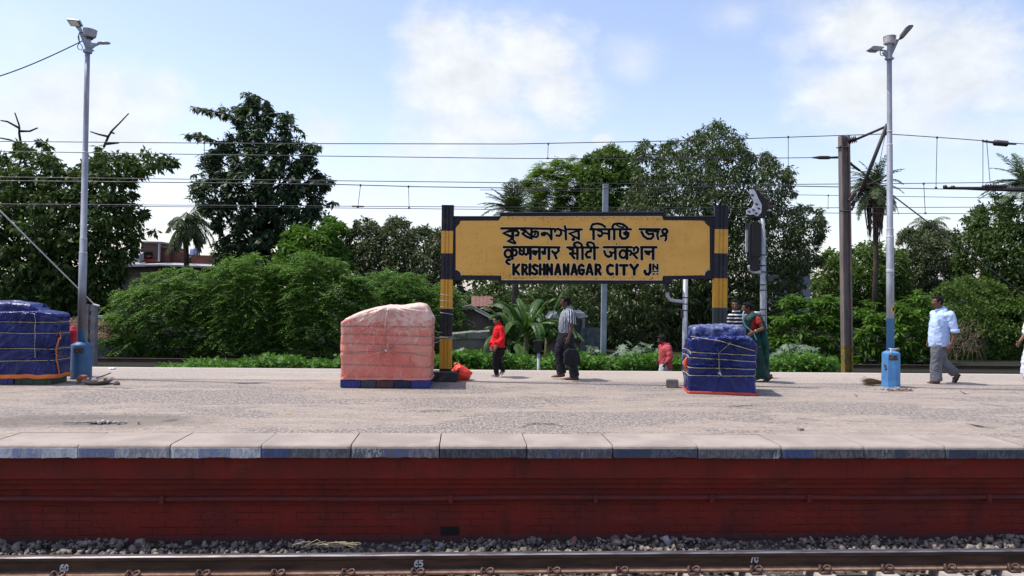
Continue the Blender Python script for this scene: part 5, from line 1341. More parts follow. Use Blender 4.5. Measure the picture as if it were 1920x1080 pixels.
# cracked hole in the paving with dark sludge
q = gp(187, 794)
mb = MB()
for (dx, dy, w, d, sd) in ((0,0,.20,.07,1),(-.23,-.015,.16,.02,2),(.18,.0,.15,.025,3)):
    rnd = random.Random(sd); n = 16
    top = [(q.x+dx+w*math.cos(2*math.pi*i/n)*rnd.uniform(.6,1.1), q.y+dy+d*math.sin(2*math.pi*i/n)*rnd.uniform(.5,1.1), .011) for i in range(n)]
    mb.prism(top, (0,0,.003))
hole = thing('paving_hole', 'dark broken hole in the paving with pale crumbs inside the damp patch', 'hole', q)
mb.build('sludge', pmat('wet_sludge', (.018,.018,.024), (.04,.04,.045), 30, .25, .3, 60), hole, fix=True)
rng = np.random.default_rng(3); n = 22
V, F_ = stones(rng, np.stack([q.x+rng.normal(.05,.12,n), q.y+rng.normal(0,.035,n), np.full(n,.016)], 1), rng.uniform(.008,.024,n)); tag(np_mesh('crumbs', V, F_, pmat('pale_crumbs', (.5,.47,.44), (.25,.24,.23), 40, .9, 0), hole), kind='stuff')
m_crk = pmat('crack_dirt', (.035,.03,.026), (.06,.05,.045), 30, .95, 0)
for i, (lb, P_) in enumerate((('short black crack right of the damp hole', [(302,791),(316,789.5),(338,787)]), ('thin branching crack by the edge slab below the man with the bag', [(975,806),(990,797),(1004,795),(1040,796),(1062,803)]),
        ('long thin crack by the right edge slabs', [(1812,795),(1832,800),(1868,804)]), ('dark slit in the paving in front of the red hemmed stack', [(1364,762.5),(1390,762),(1418,761)]),
        ('short wavy crack left of the slab below the right lamp post', [(1492,785),(1510,786),(1540,790)]), ('wavy crack in the paving in front of the left sign post', [(790,773),(805,770),(845,771)]),
        ('crack at the right rim of the paving near the pale blue shirted man', [(1800,733),(1806,738),(1815,740)]), ('hooked crack above the edge slabs at far right', [(1836,757),(1850,759),(1890,764)]))):
    mb = MB(); P = [gp(*q)+Vector((0,0,.009)) for q in P_]; PP = []
    rnd = random.Random(70+i)
    for a, b in zip(P[:-1], P[1:]):
        for j in range(6): PP.append(a.lerp(b, j/6)+Vector((rnd.uniform(-.01,.01), rnd.uniform(-.018,.018), 0)))
    PP.append(P[-1]); L_ = []; R_ = []
    for j, v in enumerate(PP):
        w = .014*math.sin(math.pi*(j+.3)/(len(PP)-.4))*rnd.uniform(.5,1.2)+.003; L_.append(v+Vector((0,w,0))); R_.append(v-Vector((0,w,0)))
    mb.prism(L_+R_[::-1], (0,0,.002)); tag(mb.build('paving_crack', m_crk, fix=True), lb, 'crack', 'cracks in the platform paving')
# rubbish at the foot of the wall
def wp(px, py, Y): return Vector([float(c) for c in W(px, py, Y)])
c = wp(1255, 1014, 8.1); mb = MB(); rot = Matrix.Rotation(-.5, 3, 'Y')
mb.lathe(c-Vector((0,0,.05)), [(.028,0),(.034,.05),(.036,.10),(.030,.102),(.027,.05)], 14, rot)
tag(mb.build('plastic_cup', pmat('milky_plastic', (.30,.31,.36), (.22,.23,.27), 20, .4, 0), smooth=True), 'crumpled clear plastic cup on the ballast by the red wall', 'cup')
for i, px in enumerate((828, 797)):
    c = wp(px, 1019, 8.15); mb = MB(); mb.lathe(c-Vector((0,0,.03)), [(.025,0),(.034,.05),(.03,.06)], 12, Matrix.Rotation(1.1+i, 3, 'X'))
    tag(mb.build('plastic_cup', pmat('grey_plastic', (.17,.18,.23), (.10,.11,.14), 20, .4, 0), smooth=True), ('grey plastic cup just below the dark drain hole' if i == 0 else 'grey plastic cup left of the dark drain hole'), 'cup')
c = wp(1077, 1013, 8.2); mb = MB(); mb.box(c, (.012,.02,.04), rz=.3, ry=.2, bev=.004); tag(mb.build('orange_packet', pmat('orange_packet', (.5,.12,.04), (.1,.12,.2), 60, .5, 0)), 'small orange packet standing among stones by the wall', 'litter')
rnd = random.Random(2); mb = MB()
for i in range(26):
    c = wp(rnd.uniform(545, 630), rnd.uniform(1022, 1028), 7.95); a = rnd.gauss(0,.22); l = rnd.uniform(.1,.3)
    mb.tube([c, c+Vector((l*.5, 0, .02+.05*abs(a))), c+Vector((l, rnd.uniform(-.05,.05), .05*a+.03))], .0028, 4)
tag(mb.build('dry_stalks', pmat('dry_stalk', (.42,.36,.22), (.3,.26,.16), 20, .9, 0)), 'tuft of dry straw stalks on the ballast below the pink stack', 'straw')
# ------------------------------------------------------------------ people
def skin_mat(name, c):
    k = Nodes(name); p = k.pos(); n = k.noise(p, 30, 4, .6)
    return k.set(k.mix(k.ramp(n, .35, .65), c, tuple(q*.8 for q in c)), .5, 0, .35)
m_skin = skin_mat('brown_skin', (.150,.070,.042)); m_skin2 = skin_mat('warm_brown_skin', (.24,.115,.070)); m_skin3 = skin_mat('deep_brown_skin', (.095,.046,.030))
m_hair = pmat('black_hair', (.005,.0045,.0045), (.008,.007,.0065), 60, .65, .4, 120, spec=.15)
m_eye = pmat('dark_eye', (.01,.008,.008), None, 9, .2, 0)
m_lip = pmat('lip', (.13,.035,.03), None, 9, .5, 0)
def cloth(name, c1, c2=None, rough=.85, fold=.5):
    k = Nodes(name); p = k.pos(); n1 = k.noise(p, 6, 5, .6); n2 = k.noise(k.pos((1,1,.6), rot=(0,.6,0)), 11, 5, .65, .8)
    k.bump(n2, fold, .03)
    return k.set(k.mix(k.ramp(n1, .35, .65), c1, c2 or tuple(q*.82 for q in c1)), rough, 0, .2)
def striped(name, dark, light, freq, vertical, duty=.5):
    k = Nodes(name); sp = k.N.new('ShaderNodeSeparateXYZ'); k.L.new(k.tc.outputs['Object'], sp.inputs[0])
    n2 = k.noise(k.pos((1,1,.6)), 9, 5, .65, .5)
    if vertical: a = k.math('MULTIPLY', k.math('ARCTAN2', sp.outputs[1], sp.outputs[0]), freq)
    else: a = k.math('MULTIPLY', sp.outputs[2], freq)
    a = k.math('ADD', a, k.math('MULTIPLY', n2, 1.2))
    f = k.ramp(k.math('SINE', a), duty-.2, duty+.2)
    k.bump(n2, .4, .03)
    return k.set(k.mix(f, dark, light), .85, 0, .2)

def jig(mb, amp, sc, seed):
    out = []
    for v in mb.v:
        q = Vector((v[0]*sc+seed, v[1]*sc, v[2]*sc))
        out.append((v[0]+amp*mnoise.noise(q), v[1]+amp*mnoise.noise(q+Vector((5,0,0))), v[2]+amp*.5*mnoise.noise(q+Vector((0,7,0)))))
    mb.v = out

class Person:
    """a figure posed from joints: photo pixel plus sideways offset from its depth, all turned into real positions"""
    def __init__(s, label, Y, face_deg, k, skin, base):
        s.Y, s.k, s.skin = Y, k, skin
        s.root = thing('person', label, 'person', base, 'people on the platform')
        a = math.radians(face_deg); s.f = Vector((math.cos(a), math.sin(a), 0)); s.l = Vector((-math.sin(a), math.cos(a), 0))
        s.R = Matrix((s.f, s.l, Vector((0,0,1)))).transposed()
        s.body = MB()
    def P(s, px, py, dy=0.0):
        q = W(px, py, s.Y); return Vector((float(q[0]), s.Y+dy, float(q[2])))
    def head(s, px, py, dy=0.0, tilt=0.0, hair='short', neck=None, turn=0.0):
        k = s.k; C = s.P(px, py, dy)
        R = s.R @ Matrix.Rotation(math.radians(turn), 3, 'Z') @ Matrix.Rotation(math.radians(tilt), 3, 'Y')
        L = lambda x, y, z: C + R @ Vector((x*k, y*k, z*k))
        b = s.body
        b.ball(L(-.008,0,.022), (.094*k,.074*k,.092*k), 18, 12, R)
        b.ball(L(.026,0,-.030), (.064*k,.058*k,.078*k), 16, 10, R)
        b.ball(L(.060,0,-.084), (.026*k,.030*k,.022*k), 10, 7, R)
        b.ball(L(.066,0,.022), (.026*k,.052*k,.016*k), 12, 7, R)                       # brow
        b.tube([L(.080,0,.014), L(.094,0,-.012), L(.106,0,-.030)], [.009*k,.012*k,.015*k], 8, round_end=True)
        for sd in (-1, 1):
            b.ball(L(.092,sd*.012,-.032), (.011*k,.010*k,.009*k), 8, 6, R); b.ball(L(.062,sd*.034,-.020), (.026*k,.022*k,.024*k), 10, 7, R)
            b.ball(L(-.006,sd*.075,-.008), (.020*k,.009*k,.033*k), 10, 7, R)
        b.ball(L(.082,0,-.054), (.016*k,.026*k,.008*k), 10, 6, R); b.ball(L(.079,0,-.067), (.016*k,.023*k,.008*k), 10, 6, R)
        n0 = L(-.020,0,-.05); n1 = neck
        b.tube([n1, n1.lerp(n0, .5)+R @ Vector((.004,0,0)), n0], [(.062*k,.060*k),(.054*k,.052*k),(.056*k,.054*k)], 14, round_end=True)
        mb = MB()
        for sd in (-1, 1): mb.ball(L(.0825,sd*.030,.004), (.010*k,.014*k,.007*k), 8, 6, R)
        mb.build('eyes', m_eye, s.root, smooth=True)
        mb = MB(); mb.ball(L(.0935,0,-.060), (.006*k,.022*k,.007*k), 8, 6, R); mb.build('lips', m_lip, s.root, smooth=True)
        mb = MB()
        for sd in (-1, 1): mb.tube([L(.091,sd*.014,.020), L(.091,sd*.030,.026), L(.080,sd*.050,.020)], .0045*k, 6, round_end=True)
        mb.ball(L(-.022,0,.038), (.096*k,.082*k,.088*k), 20, 12, R); mb.ball(L(-.052,0,.0), (.064*k,.072*k,.078*k), 16, 10, R)
        mb.ball(L(.030,0,.088), (.058*k,.062*k,.030*k), 14, 8, R)
        for sd in (-1, 1): mb.ball(L(.020,sd*.068,.028), (.030*k,.014*k,.040*k), 10, 7, R)
        if hair == 'bun':
            mb.ball(L(-.118,0,-.030), (.044*k,.048*k,.046*k), 14, 9, R); mb.ball(L(-.085,0,-.03), (.05*k,.06*k,.06*k), 14, 9, R)
        if hair == 'tied':
            mb.ball(L(-.095,0,-.045), (.038*k,.04*k,.05*k), 14, 9, R); mb.tube([L(-.10,0,-.05), L(-.115,0,-.11), L(-.10,0,-.20)], [.034*k,.03*k,.015*k], 10, round_end=True)
        jig(mb, .007, 22, px)
        mb.build('hair', m_hair, s.root, remesh=.008, soft=2)
    def arm(s, sh, el, wr, curl=.5, r=(.048,.040,.036,.027), back=0.0):
        k = s.k; b = s.body
        b.tube([sh, sh.lerp(el, .5), el, el.lerp(wr, .35), wr], [r[0]*k, r[1]*k, r[1]*.9*k, r[2]*k, r[3]*k], 12, round_end=True)
        d = (wr-el).normalized(); d = (d + s.f*.12 + Vector((0,0,-.25))).normalized()
        spread = (s.f - d*s.f.dot(d)).normalized(); nrm = d.cross(spread).normalized()
        side = 1 if (sh-s.root.location).dot(s.l) > 0 else -1
        inw = -s.l*side; nrm = nrm if nrm.dot(inw) > 0 else -nrm
        b.tube([wr-d*.01*k, wr+d*.03*k, wr+d*.085*k], [(.026*k,.026*k),(.034*k,.020*k),(.040*k,.017*k)], 12, round_end=True)
        for j, ln in enumerate((.062,.078,.082,.070)):
            o = wr+d*.080*k+spread*((j-1.5)*-.0195*k)
            m1 = o+d*(ln*.42*k)+nrm*(curl*.010*k); m2 = m1+(d*.8+nrm*curl*1.0).normalized()*(ln*.32*k); m3 = m2+(d*.4+nrm*curl*1.6).normalized()*(ln*.28*k)
            b.tube([o, m1, m2, m3], [.0100*k,.0092*k,.0085*k,.0070*k], 7, round_end=True)
        t0 = wr+d*.022*k+spread*.026*k; t1 = t0+(d*.6+spread*.8+nrm*.2).normalized()*.040*k; t2 = t1+(d*.9+nrm*.6).normalized()*.034*k
        b.tube([t0, t1, t2], [.0135*k,.0105*k,.0085*k], 7, round_end=True)
        return wr+d*.12*k
    def leg(s, hip, kn, an, r=(.082,.056,.036)):
        k = s.k
        s.body.tube([hip, hip.lerp(kn, .5), kn, kn.lerp(an, .35), an], [r[0]*k, r[0]*.86*k, r[1]*k, r[1]*.95*k, r[2]*k], 12, round_end=True)
    def foot(s, an, heel, toe):
        k = s.k; b = s.body
        h, t = Vector(heel), Vector(toe)
        b.tube([an, h.lerp(t, .22)+Vector((0,0,.022*k))], [.036*k,.036*k], 10, round_end=True)
        b.tube([h, h.lerp(t,.35), h.lerp(t,.7), t], [(.030*k,.034*k),(.034*k,.036*k),(.022*k,.044*k),(.013*k,.036*k)], 12, round_end=True)
    def shoe(s, heel, toe, mat, name='shoe', fat=1.0, up=.04):
        k = s.k; h, t = Vector(heel), Vector(toe); d = (t-h).normalized(); n = Vector((0,1,0)).cross(d); n = n if n.z > 0 else -n
        mb = MB()
        mb.tube([h-d*.01, h.lerp(t,.3)+n*.004, h.lerp(t,.7), t+d*.015], [(.042*k*fat,.040*k),(.046*k*fat,.042*k),(.032*k*fat,.048*k),(.020*k*fat,.038*k)], 14, round_end=True)
        mb.tube([h+n*.02, h+d*.03+n*up*1.6], [.044*k,.044*k], 12, round_end=True)
        mb.build(name, mat, s.root, remesh=.009, soft=2)
    def sandal(s, heel, toe, mat, straps=True):
        k = s.k; h, t = Vector(heel), Vector(toe); d = (t-h).normalized(); n = Vector((0,1,0)).cross(d); n = n if n.z > 0 else -n
        mb = MB(); w = Vector((0,1,0))
        P = []
        for f, hw in ((-.06,.020),(0,.034),(.3,.034),(.6,.044),(.85,.046),(1.0,.034),(1.08,.014)):
            P.append((h+(t-h)*f-n*.036*k, hw*k))
        poly = [p+w*q for p, q in P]+[p-w*q for p, q in P[::-1]]
        mb.prism(poly, -n*.018*k)
        if straps:
            c = h.lerp(t, .62)
            mb.tube([c-w*.047*k-n*.03*k, c-w*.03*k+n*.026*k, c+d*.05*k+n*.02*k, c+w*.03*k+n*.026*k, c+w*.047*k-n*.03*k], .008*k, 6)
        mb.build('sandal', mat, s.root, fix=True)
    def done(s, vox=.0085):
        s.body.build('body', s.skin, s.root, remesh=vox, soft=2)
    def garment(s, name, parts, mat, vox=.012, soft=3, fold=.010, fs=9):
        mb = MB()
        for pt in parts: mb.tube(pt[0], pt[1], 18, round_end=True, flat=len(pt) > 2)
        # subdivide long tubes by the remesh, then crumple
        o = mb.build(name, mat, s.root, remesh=vox, soft=soft)
        me = o.data; n = len(me.vertices); co = np.empty(n*3, np.float32); me.vertices.foreach_get('co', co); co = co.reshape(-1,3)
        nr = np.empty(n*3, np.float32); me.vertices.foreach_get('normal', nr); nr = nr.reshape(-1,3)
        sd = s.root.location.x
        for i in range(n):
            x, y, z = co[i]; e = mnoise.noise(Vector((x*fs+sd, y*fs, z*fs*.7+x*3)))
            e2 = 1-abs(mnoise.noise(Vector((x*fs*1.6+sd*2, y*fs, z*fs*1.3-x*6))))*2.2
            co[i] += nr[i]*(fold*e + fold*.9*max(0, e2))
        me.vertices.foreach_set('co', co.ravel()); me.update()
        return o

def E2(a, b): return (a, b)
m_sole = pmat('black_sole', (.02,.018,.018), None, 9, .7, 0)
# --- man in the pale blue shirt
p = Person('man in pale blue shirt and loose grey trousers walking left in sandals', 14.25, 180, .96, m_skin, W(1760, 717, 14.25)*np.array([1,1,0]))
P = p.P
nk = P(1765, 584)
p.head(1757.5, 566, neck=nk, tilt=0)
tor = [P(1761, 650), P(1760, 630), P(1761, 608), P(1764, 592), P(1766, 585)]
p.body.tube(tor, [(.13,.16),(.14,.155),(.135,.165),(.11,.165),(.07,.09)], 16, round_end=True)
shN, shF = P(1770, 590, -.185), P(1763, 590, .185)
h1 = p.arm(shN, P(1776.5, 622, -.235), P(1770.5, 643, -.225)); p.arm(shF, P(1768, 622, .23), P(1757, 640, .22))
hipA, knA, anA = P(1754, 652, -.07), P(1750.5, 683, -.08), P(1751, 711, -.08)
hipB, knB, anB = P(1765, 652, .07), P(1773, 681, .07), P(1795, 700, .08)
p.leg(hipA, knA, anA); p.leg(hipB, knB, anB)
hA, tA = P(1755, 715.3, -.08), P(1736, 716, -.08); hB, tB = P(1800.5, 701, .08), P(1792, 715.5, .08)
p.foot(anA, hA, tA); p.foot(anB, hB, tB)
p.done()
m_bshirt = cloth('pale_blue_cotton', (.46,.60,.86), (.40,.53,.80), .8, .7)
p.garment('shirt', [(tor[::-1]+[P(1760.5, 647)], [(.085,.11),(.135,.190),(.165,.190),(.175,.180),(.172,.180),(.172,.182)], 1),
    ([shN, shN.lerp(P(1776.5, 622, -.235), .5), P(1776.5, 621, -.235)], [(.080,.075),(.074,.070),(.066,.062)], 1), ([shF, P(1768, 621, .23)], [.078,.068])], m_bshirt)
mb = MB(); c = P(1776.3, 619.5, -.235); mb.tube([c+Vector((-.002,0,.035)), c+Vector((.002,0,-.035))], [(.080,.074),(.076,.070)], 16); mb.build('rolled_cuff', m_bshirt, p.root, smooth=True)
mb = MB(); c = P(1764, 586); mb.prism([P(1758.5,588,-.05), P(1750,584.5,-.03), P(1753,580,-.045), P(1766,576.5,-.08), P(1771,581,-.09), P(1768,587,-.09)], (0,.018,0))
mb.tube([P(1768, 583,-.05), P(1769,581,0), P(1768,583,.05)], .018, 8); mb.build('collar', m_bshirt, p.root, fix=True)
mb = MB(); mb.box(P(1753, 604, -.178), (.055,.006,.06), rz=-.35, bev=.004); mb.build('chest_pocket', m_bshirt, p.root)
p.garment('trousers', [([P(1760, 646), P(1760, 658)], [(.140,.155),(.140,.150)]), ([hipA, hipA.lerp(knA,.5), knA, P(1750, 700, -.08), P(1751, 713, -.08)], [.108,.104,.096,.098,.102], 1),
    ([hipB, hipB.lerp(knB,.5), knB, knB.lerp(anB,.5), anB], [.108,.102,.092,.090,.090], 1)], cloth('grey_trousers', (.135,.140,.165), (.10,.105,.125), .8, .7))
p.sandal(hA, tA, m_sole); p.sandal(hB, tB, pmat('brown_sandal', (.04,.025,.02), None, 9, .6, 0))

# --- man in the striped shirt with a bag
p = Person('man in striped short sleeved shirt and dark trousers walking left with a black bag', 14.44, 180, .93, m_skin3, W(1062, 709, 14.44)*np.array([1,1,0]))
P = p.P; nk = P(1066, 581)
p.head(1060, 566.5, neck=nk, tilt=-4)
tor = [P(1062, 632), P(1061, 615), P(1061.5, 600), P(1064, 588), P(1066, 582)]
p.body.tube(tor, [(.10,.15),(.105,.14),(.105,.155),(.09,.155),(.06,.08)], 16, round_end=True)
shN, shF = P(1068.5, 587, -.175), P(1063, 587, .175); elN = P(1070, 609, -.215)
hN = p.arm(shN, elN, P(1063.5, 632, -.215), curl=1.0); p.arm(shF, P(1069, 612, .22), P(1061, 632, .2))
hipA, knA, anA = P(1057, 632, .07), P(1048, 664, .07), P(1054, 698, .07)
hipB, knB, anB = P(1066, 632, -.07), P(1067.5, 668, -.07), P(1077, 702, -.07)
p.leg(hipA, knA, anA); p.leg(hipB, knB, anB)
hA, tA = P(1056, 704, .07), P(1039, 706.5, .07); hB, tB = P(1080, 708.5, -.07), P(1061, 709, -.07)
p.foot(anA, hA, tA); p.foot(anB, hB, tB); p.done()
p.garment('shirt', [(tor[:0:-1]+[P(1062, 624)], [(.07,.10),(.11,.175),(.135,.175),(.138,.158),(.130,.155)], 1), ([shN, shN.lerp(elN,.5), shN.lerp(elN,.88)], [(.070,.066),(.068,.064),(.070,.064)], 1), ([shF, P(1068, 606, .22)], [.07,.066])],
    striped('striped_shirt_cloth', (.045,.05,.075), (.46,.50,.56), 34, True, .25))
mb = MB(); mb.prism([P(1057,585.5,-.05), P(1053.5,583,-.03), P(1059,579,-.06), P(1070,577,-.08), P(1073,581,-.07)], (0,.016,0)); mb.build('collar', cloth('collar_cloth', (.34,.37,.42)), p.root, fix=True)
p.garment('trousers', [([P(1061.5, 624), P(1061.5, 638)], [(.132,.150),(.135,.150)]), ([hipA, hipA.lerp(knA,.5), knA, knA.lerp(anA,.5), P(1054, 701, .07)], [.102,.095,.083,.084,.088], 1),
    ([hipB, hipB.lerp(knB,.5), knB, knB.lerp(anB,.5), P(1077, 705, -.07)], [.102,.095,.083,.084,.088], 1)], cloth('dark_trousers', (.022,.022,.030), (.016,.016,.022), .8, .6))
m_bshoe = pmat('brown_leather', (.13,.045,.028), (.09,.03,.02), 20, .45, .1)
p.shoe(hA, tA, m_bshoe); p.shoe(hB, tB, m_bshoe)
mb = MB(); c = P(1068, 667, -.26); mb.prism([c+Vector((q[0]*.88, q[1], q[2]*.95)) for q in ((-.17,-.07,-.13),(-.12,-.07,-.165),(.13,-.07,-.15),(.18,-.07,-.10),(.16,-.07,.08),(.09,-.07,.15),(-.09,-.07,.16),(-.15,-.07,.09))], (0,.14,0))
bag = thing('bag', 'soft black bag hanging from the hand of the man in the striped shirt', 'bag', c)
jig(mb, .012, 7, 3); o = mb.build('bag_body', pmat('black_nylon', (.010,.010,.014), (.015,.015,.020), 9, .7, .4, 14, spec=.2), bag, remesh=.012, soft=6)
mb = MB(); h_ = hN+Vector((.0,0,.02)); mb.tube([c+Vector((-.09,0,.13)), h_+Vector((-.02,0,.012)), h_+Vector((.02,0,.012)), c+Vector((.09,0,.13))], .010, 6); mb.build('handle', m_sblk, bag, smooth=True)

# --- girl in red
p = Person('girl in red bell sleeved top and black leggings walking left looking down', 14.8, 195, .80, m_skin2, W(933, 704, 14.8)*np.array([1,1,0]))
P = p.P; nk = P(936, 611)
p.head(932.5, 600, neck=nk, tilt=12, hair='tied', turn=8)
tor = [P(936, 654), P(935, 640), P(934.5, 627), P(935.5, 616), P(936, 611)]
p.body.tube(tor, [(.095,.12),(.085,.11),(.09,.115),(.075,.115),(.045,.06)], 16, round_end=True)
shN, shF = P(940, 615.5, -.13), P(933, 615.5, .14); elN, wrN = P(941.5, 633, -.19), P(930.5, 647, -.25); elF, wrF = P(927, 636, .12), P(922.5, 650, -.02)
p.arm(shN, elN, wrN, curl=.9); p.arm(shF, elF, wrF, curl=.9)
hipA, knA, anA = P(933, 655, -.05), P(928, 679, -.05), P(931, 700, -.05)
hipB, knB, anB = P(938, 655, .05), P(934, 678, .05), P(943, 693, .05)
p.leg(hipA, knA, anA); p.leg(hipB, knB, anB)
hA, tA = P(934, 703.3, -.05), P(922, 704, -.05); hB, tB = P(944.5, 694, .05), P(938, 701.5, .05)
p.foot(anA, hA, tA); p.foot(anB, hB, tB); p.done(.0075)
m_redtop = cloth('red_cotton', (.62,.012,.018), (.50,.008,.014), .8, .6)
p.garment('top', [(tor[:0:-1]+[P(934, 643), P(933.5, 650)], [(.055,.075),(.085,.128),(.105,.130),(.105,.125),(.112,.130),(.140,.150)], 1),
    ([shN, elN, elN.lerp(wrN,.5), elN.lerp(wrN,.85)], [(.055,.052),(.052,.050),(.060,.058),(.086,.082)], 1), ([shF, elF, elF.lerp(wrF,.8)], [.052,.050,.075], 1)], m_redtop, vox=.010, soft=2)
p.garment('leggings', [([P(936, 650), P(936, 660)], [(.11,.125),(.11,.12)]), ([hipA, knA, P(931, 699, -.05)], [.085,.062,.048]), ([hipB, knB, anB], [.085,.062,.048])], cloth('black_leggings', (.010,.009,.012), None, .85, .3), vox=.010, fold=.004)
p.sandal(hA, tA, pmat('blue_white_sandal', (.10,.22,.45), (.75,.75,.75), 50, .6, 0)); p.sandal(hB, tB, pmat('light_sandal', (.4,.38,.4), None, 50, .6, 0))

# --- woman in the green sari
p = Person('woman in dark green sari and red blouse walking left beside the blue stack', 14.25, 182, .90, m_skin, W(1415, 713, 14.25)*np.array([1,1,0]))
P = p.P; nk = P(1407, 588)
p.head(1400, 577.5, neck=nk, tilt=3, hair='bun')
tor = [P(1416, 650), P(1411, 630), P(1407, 612), P(1407, 598), P(1407.5, 589)]
p.body.tube(tor, [(.125,.165),(.105,.14),(.11,.145),(.09,.15),(.05,.07)], 16, round_end=True)
shN, shF = P(1414, 598, -.165), P(1405, 597, .165); elN, wrN = P(1421, 615, -.23), P(1404, 621, -.27)
p.arm(shN, elN, wrN, curl=.8, r=(.055,.048,.040,.028)); p.arm(shF, P(1406, 618, .2), P(1394, 624, .12))
hipA, knA, anA = P(1414, 655, -.07), P(1412, 684, -.06), P(1408, 710, -.06); hipB, knB, anB = P(1419, 655, .07), P(1425, 684, .07), P(1441, 703, .06)
p.leg(hipA, knA, anA); p.leg(hipB, knB, anB)
hA, tA = P(1413, 713, -.06), P(1399, 714.5, -.06); hB, tB = P(1447, 704.5, .03), P(1434, 713.5, .03)
p.foot(anA, hA, tA); p.foot(anB, hB, tB); p.done()
p.garment('blouse', [(tor[2:], [(.122,.150),(.100,.158),(.06,.085)]), ([shN, shN.lerp(elN,.45)], [(.060,.058),(.060,.056)], 1), ([shF, P(1406, 608, .19)], [.060,.060])], cloth('red_blouse_cloth', (.34,.03,.02), (.25,.02,.015), .7, .5), vox=.011)
m_sari = cloth('dark_green_sari', (.006,.045,.040), (.004,.022,.026), .6, .9)
p.garment('sari', [([P(1409, 622), P(1413, 642), P(1415, 662), P(1418, 686), P(1421, 709)], [(.130,.150),(.165,.18),(.158,.17),(.180,.165),(.205,.16)], 1), ([P(1420, 660, .06), P(1427, 684, .07), P(1439, 702, .06)], [(.12,.10),(.10,.10),(.085,.09)], 1)], m_sari, vox=.013, fold=.016, fs=7)
m_sari2 = cloth('teal_sari_edge', (.006,.062,.050), (.005,.036,.034), .6, .9)
p.garment('sari_drape', [([P(1397, 612, -.04), P(1398, 599, -.08), P(1407, 591.5, -.09), P(1418, 595, -.04), P(1425, 610, .02), P(1427, 635, .0), P(1431, 660, .02), P(1433, 682, .03)], [(.045,.12),(.060,.11),(.062,.10),(.075,.12),(.085,.16),(.085,.17),(.080,.16),(.05,.13)])], m_sari2, vox=.011, fold=.012, fs=8)
mb = MB(); mb.tube([P(1386, 590, -.18), P(1386, 600, -.2), P(1390, 610, -.19), P(1406, 622, -.17), P(1412, 636, -.17)], [(.010,.007)]*5, 8, round_end=True); mb.tube([P(1386, 591, -.17), P(1393, 584, -.05), P(1401, 584, .05)], .010, 8)
mb.build('light_blue_scarf', cloth('light_blue_cloth', (.22,.55,.68)), p.root, smooth=True)
mb = MB(); mb.tube([wrN+(elN-wrN).normalized()*.02+Vector((0,0,.001)), wrN+(elN-wrN).normalized()*.034], [.034,.034], 12); mb.build('bangle', pmat('gold', (.55,.35,.08), None, 9, .3, 0, metal=.8), p.root, smooth=True)
p.sandal(hA, tA, m_sole); p.sandal(hB, tB, pmat('brown_sandal', (.06,.03,.025), None, 9, .6, 0))

# --- companion behind her
p = Person('man in white striped dark tee facing the camera behind the woman in the sari', 15.0, 250, .95, m_skin, W(1382, 708, 15.0)*np.array([1,1,0]))
P = p.P; nk = P(1379.5, 587)
p.head(1378, 572, neck=nk, tilt=0)
tor = [P(1383, 640), P(1382.5, 622), P(1382, 606), P(1381.5, 593), P(1380.5, 587)]
p.body.tube(tor, [(.15,.11),(.145,.11),(.16,.11),(.15,.09),(.07,.06)], 16, round_end=True)
shN, shF = P(1370, 594, -.03), P(1397, 594, .03)
p.arm(shN, P(1369, 622, .0), P(1370, 645, -.05)); p.arm(shF, P(1400, 622, .03), P(1399, 645, -.02))
for dx, dd in ((-5, -.02), (6, .05)):
    hp, kn, an = P(1382+dx, 642, dd), P(1380+dx*1.2, 676, dd-.03), P(1382+dx*1.5, 702, dd)
    p.leg(hp, kn, an); p.foot(an, P(1383+dx*1.5, 706.5, dd+.02), P(1380+dx*1.5, 707, dd-.18))
p.done()
p.garment('t_shirt', [(tor, [(.18,.14),(.178,.14),(.185,.14),(.175,.115),(.085,.08)]), ([shN, P(1369, 612, 0)], [.075,.07]), ([shF, P(1399, 612, .03)], [.075,.07])], striped('striped_tee', (.012,.013,.022), (.62,.62,.62), 92, False, .45))
p.garment('trousers', [([P(1383, 636), P(1383, 650)], [(.17,.14),(.17,.14)])]+[([P(1382+dx, 644, dd), P(1380+dx*1.2, 676, dd-.03), P(1382+dx*1.5, 702, dd)], [.10,.088,.085]) for dx, dd in ((-5,-.02),(6,.05))], cloth('charcoal_trousers', (.03,.03,.035), None, .8, .5))

# --- figure on the low ground beyond the platform
p = Person('person in faded red hooded shirt and pale trousers walking on low ground beyond the platform', 18.0, 180, .90, m_skin3, W(1246, 690, 18.0)*np.array([1,1,0])+np.array([0,0,-1.12]))
P = p.P; nk = P(1244, 646)
p.head(1240, 637.5, neck=nk, tilt=12)
tor = [P(1248, 688), P(1247.5, 676), P(1247, 664), P(1246, 652), P(1245, 647)]
p.body.tube(tor, [(.11,.14),(.11,.13),(.11,.15),(.09,.15),(.05,.07)], 16, round_end=True)
shN, shF = P(1250, 652, -.16), P(1243, 652, .16)
p.arm(shN, P(1253, 668, -.2), P(1245, 678, -.22)); p.arm(shF, P(1247, 669, .2), P(1240, 678, .2))
z_ = lambda m: Vector((0,0,m))
gx = P(1247, 690); hipA, hipB = P(1244.5, 688, -.06), P(1250, 688, .06)
knA, knB = Vector((hipA.x-.14, hipA.y, -.62)), Vector((hipB.x+.06, hipB.y, -.62)); anA, anB = Vector((hipA.x-.12, hipA.y, -1.03)), Vector((hipB.x+.26, hipB.y, -1.0))
p.leg(hipA, knA, anA); p.leg(hipB, knB, anB); p.foot(anA, anA+Vector((.05,0,-.06)), anA+Vector((-.15,0,-.06))); p.foot(anB, anB+Vector((.05,0,-.03)), anB+Vector((-.13,0,-.09))); p.done()
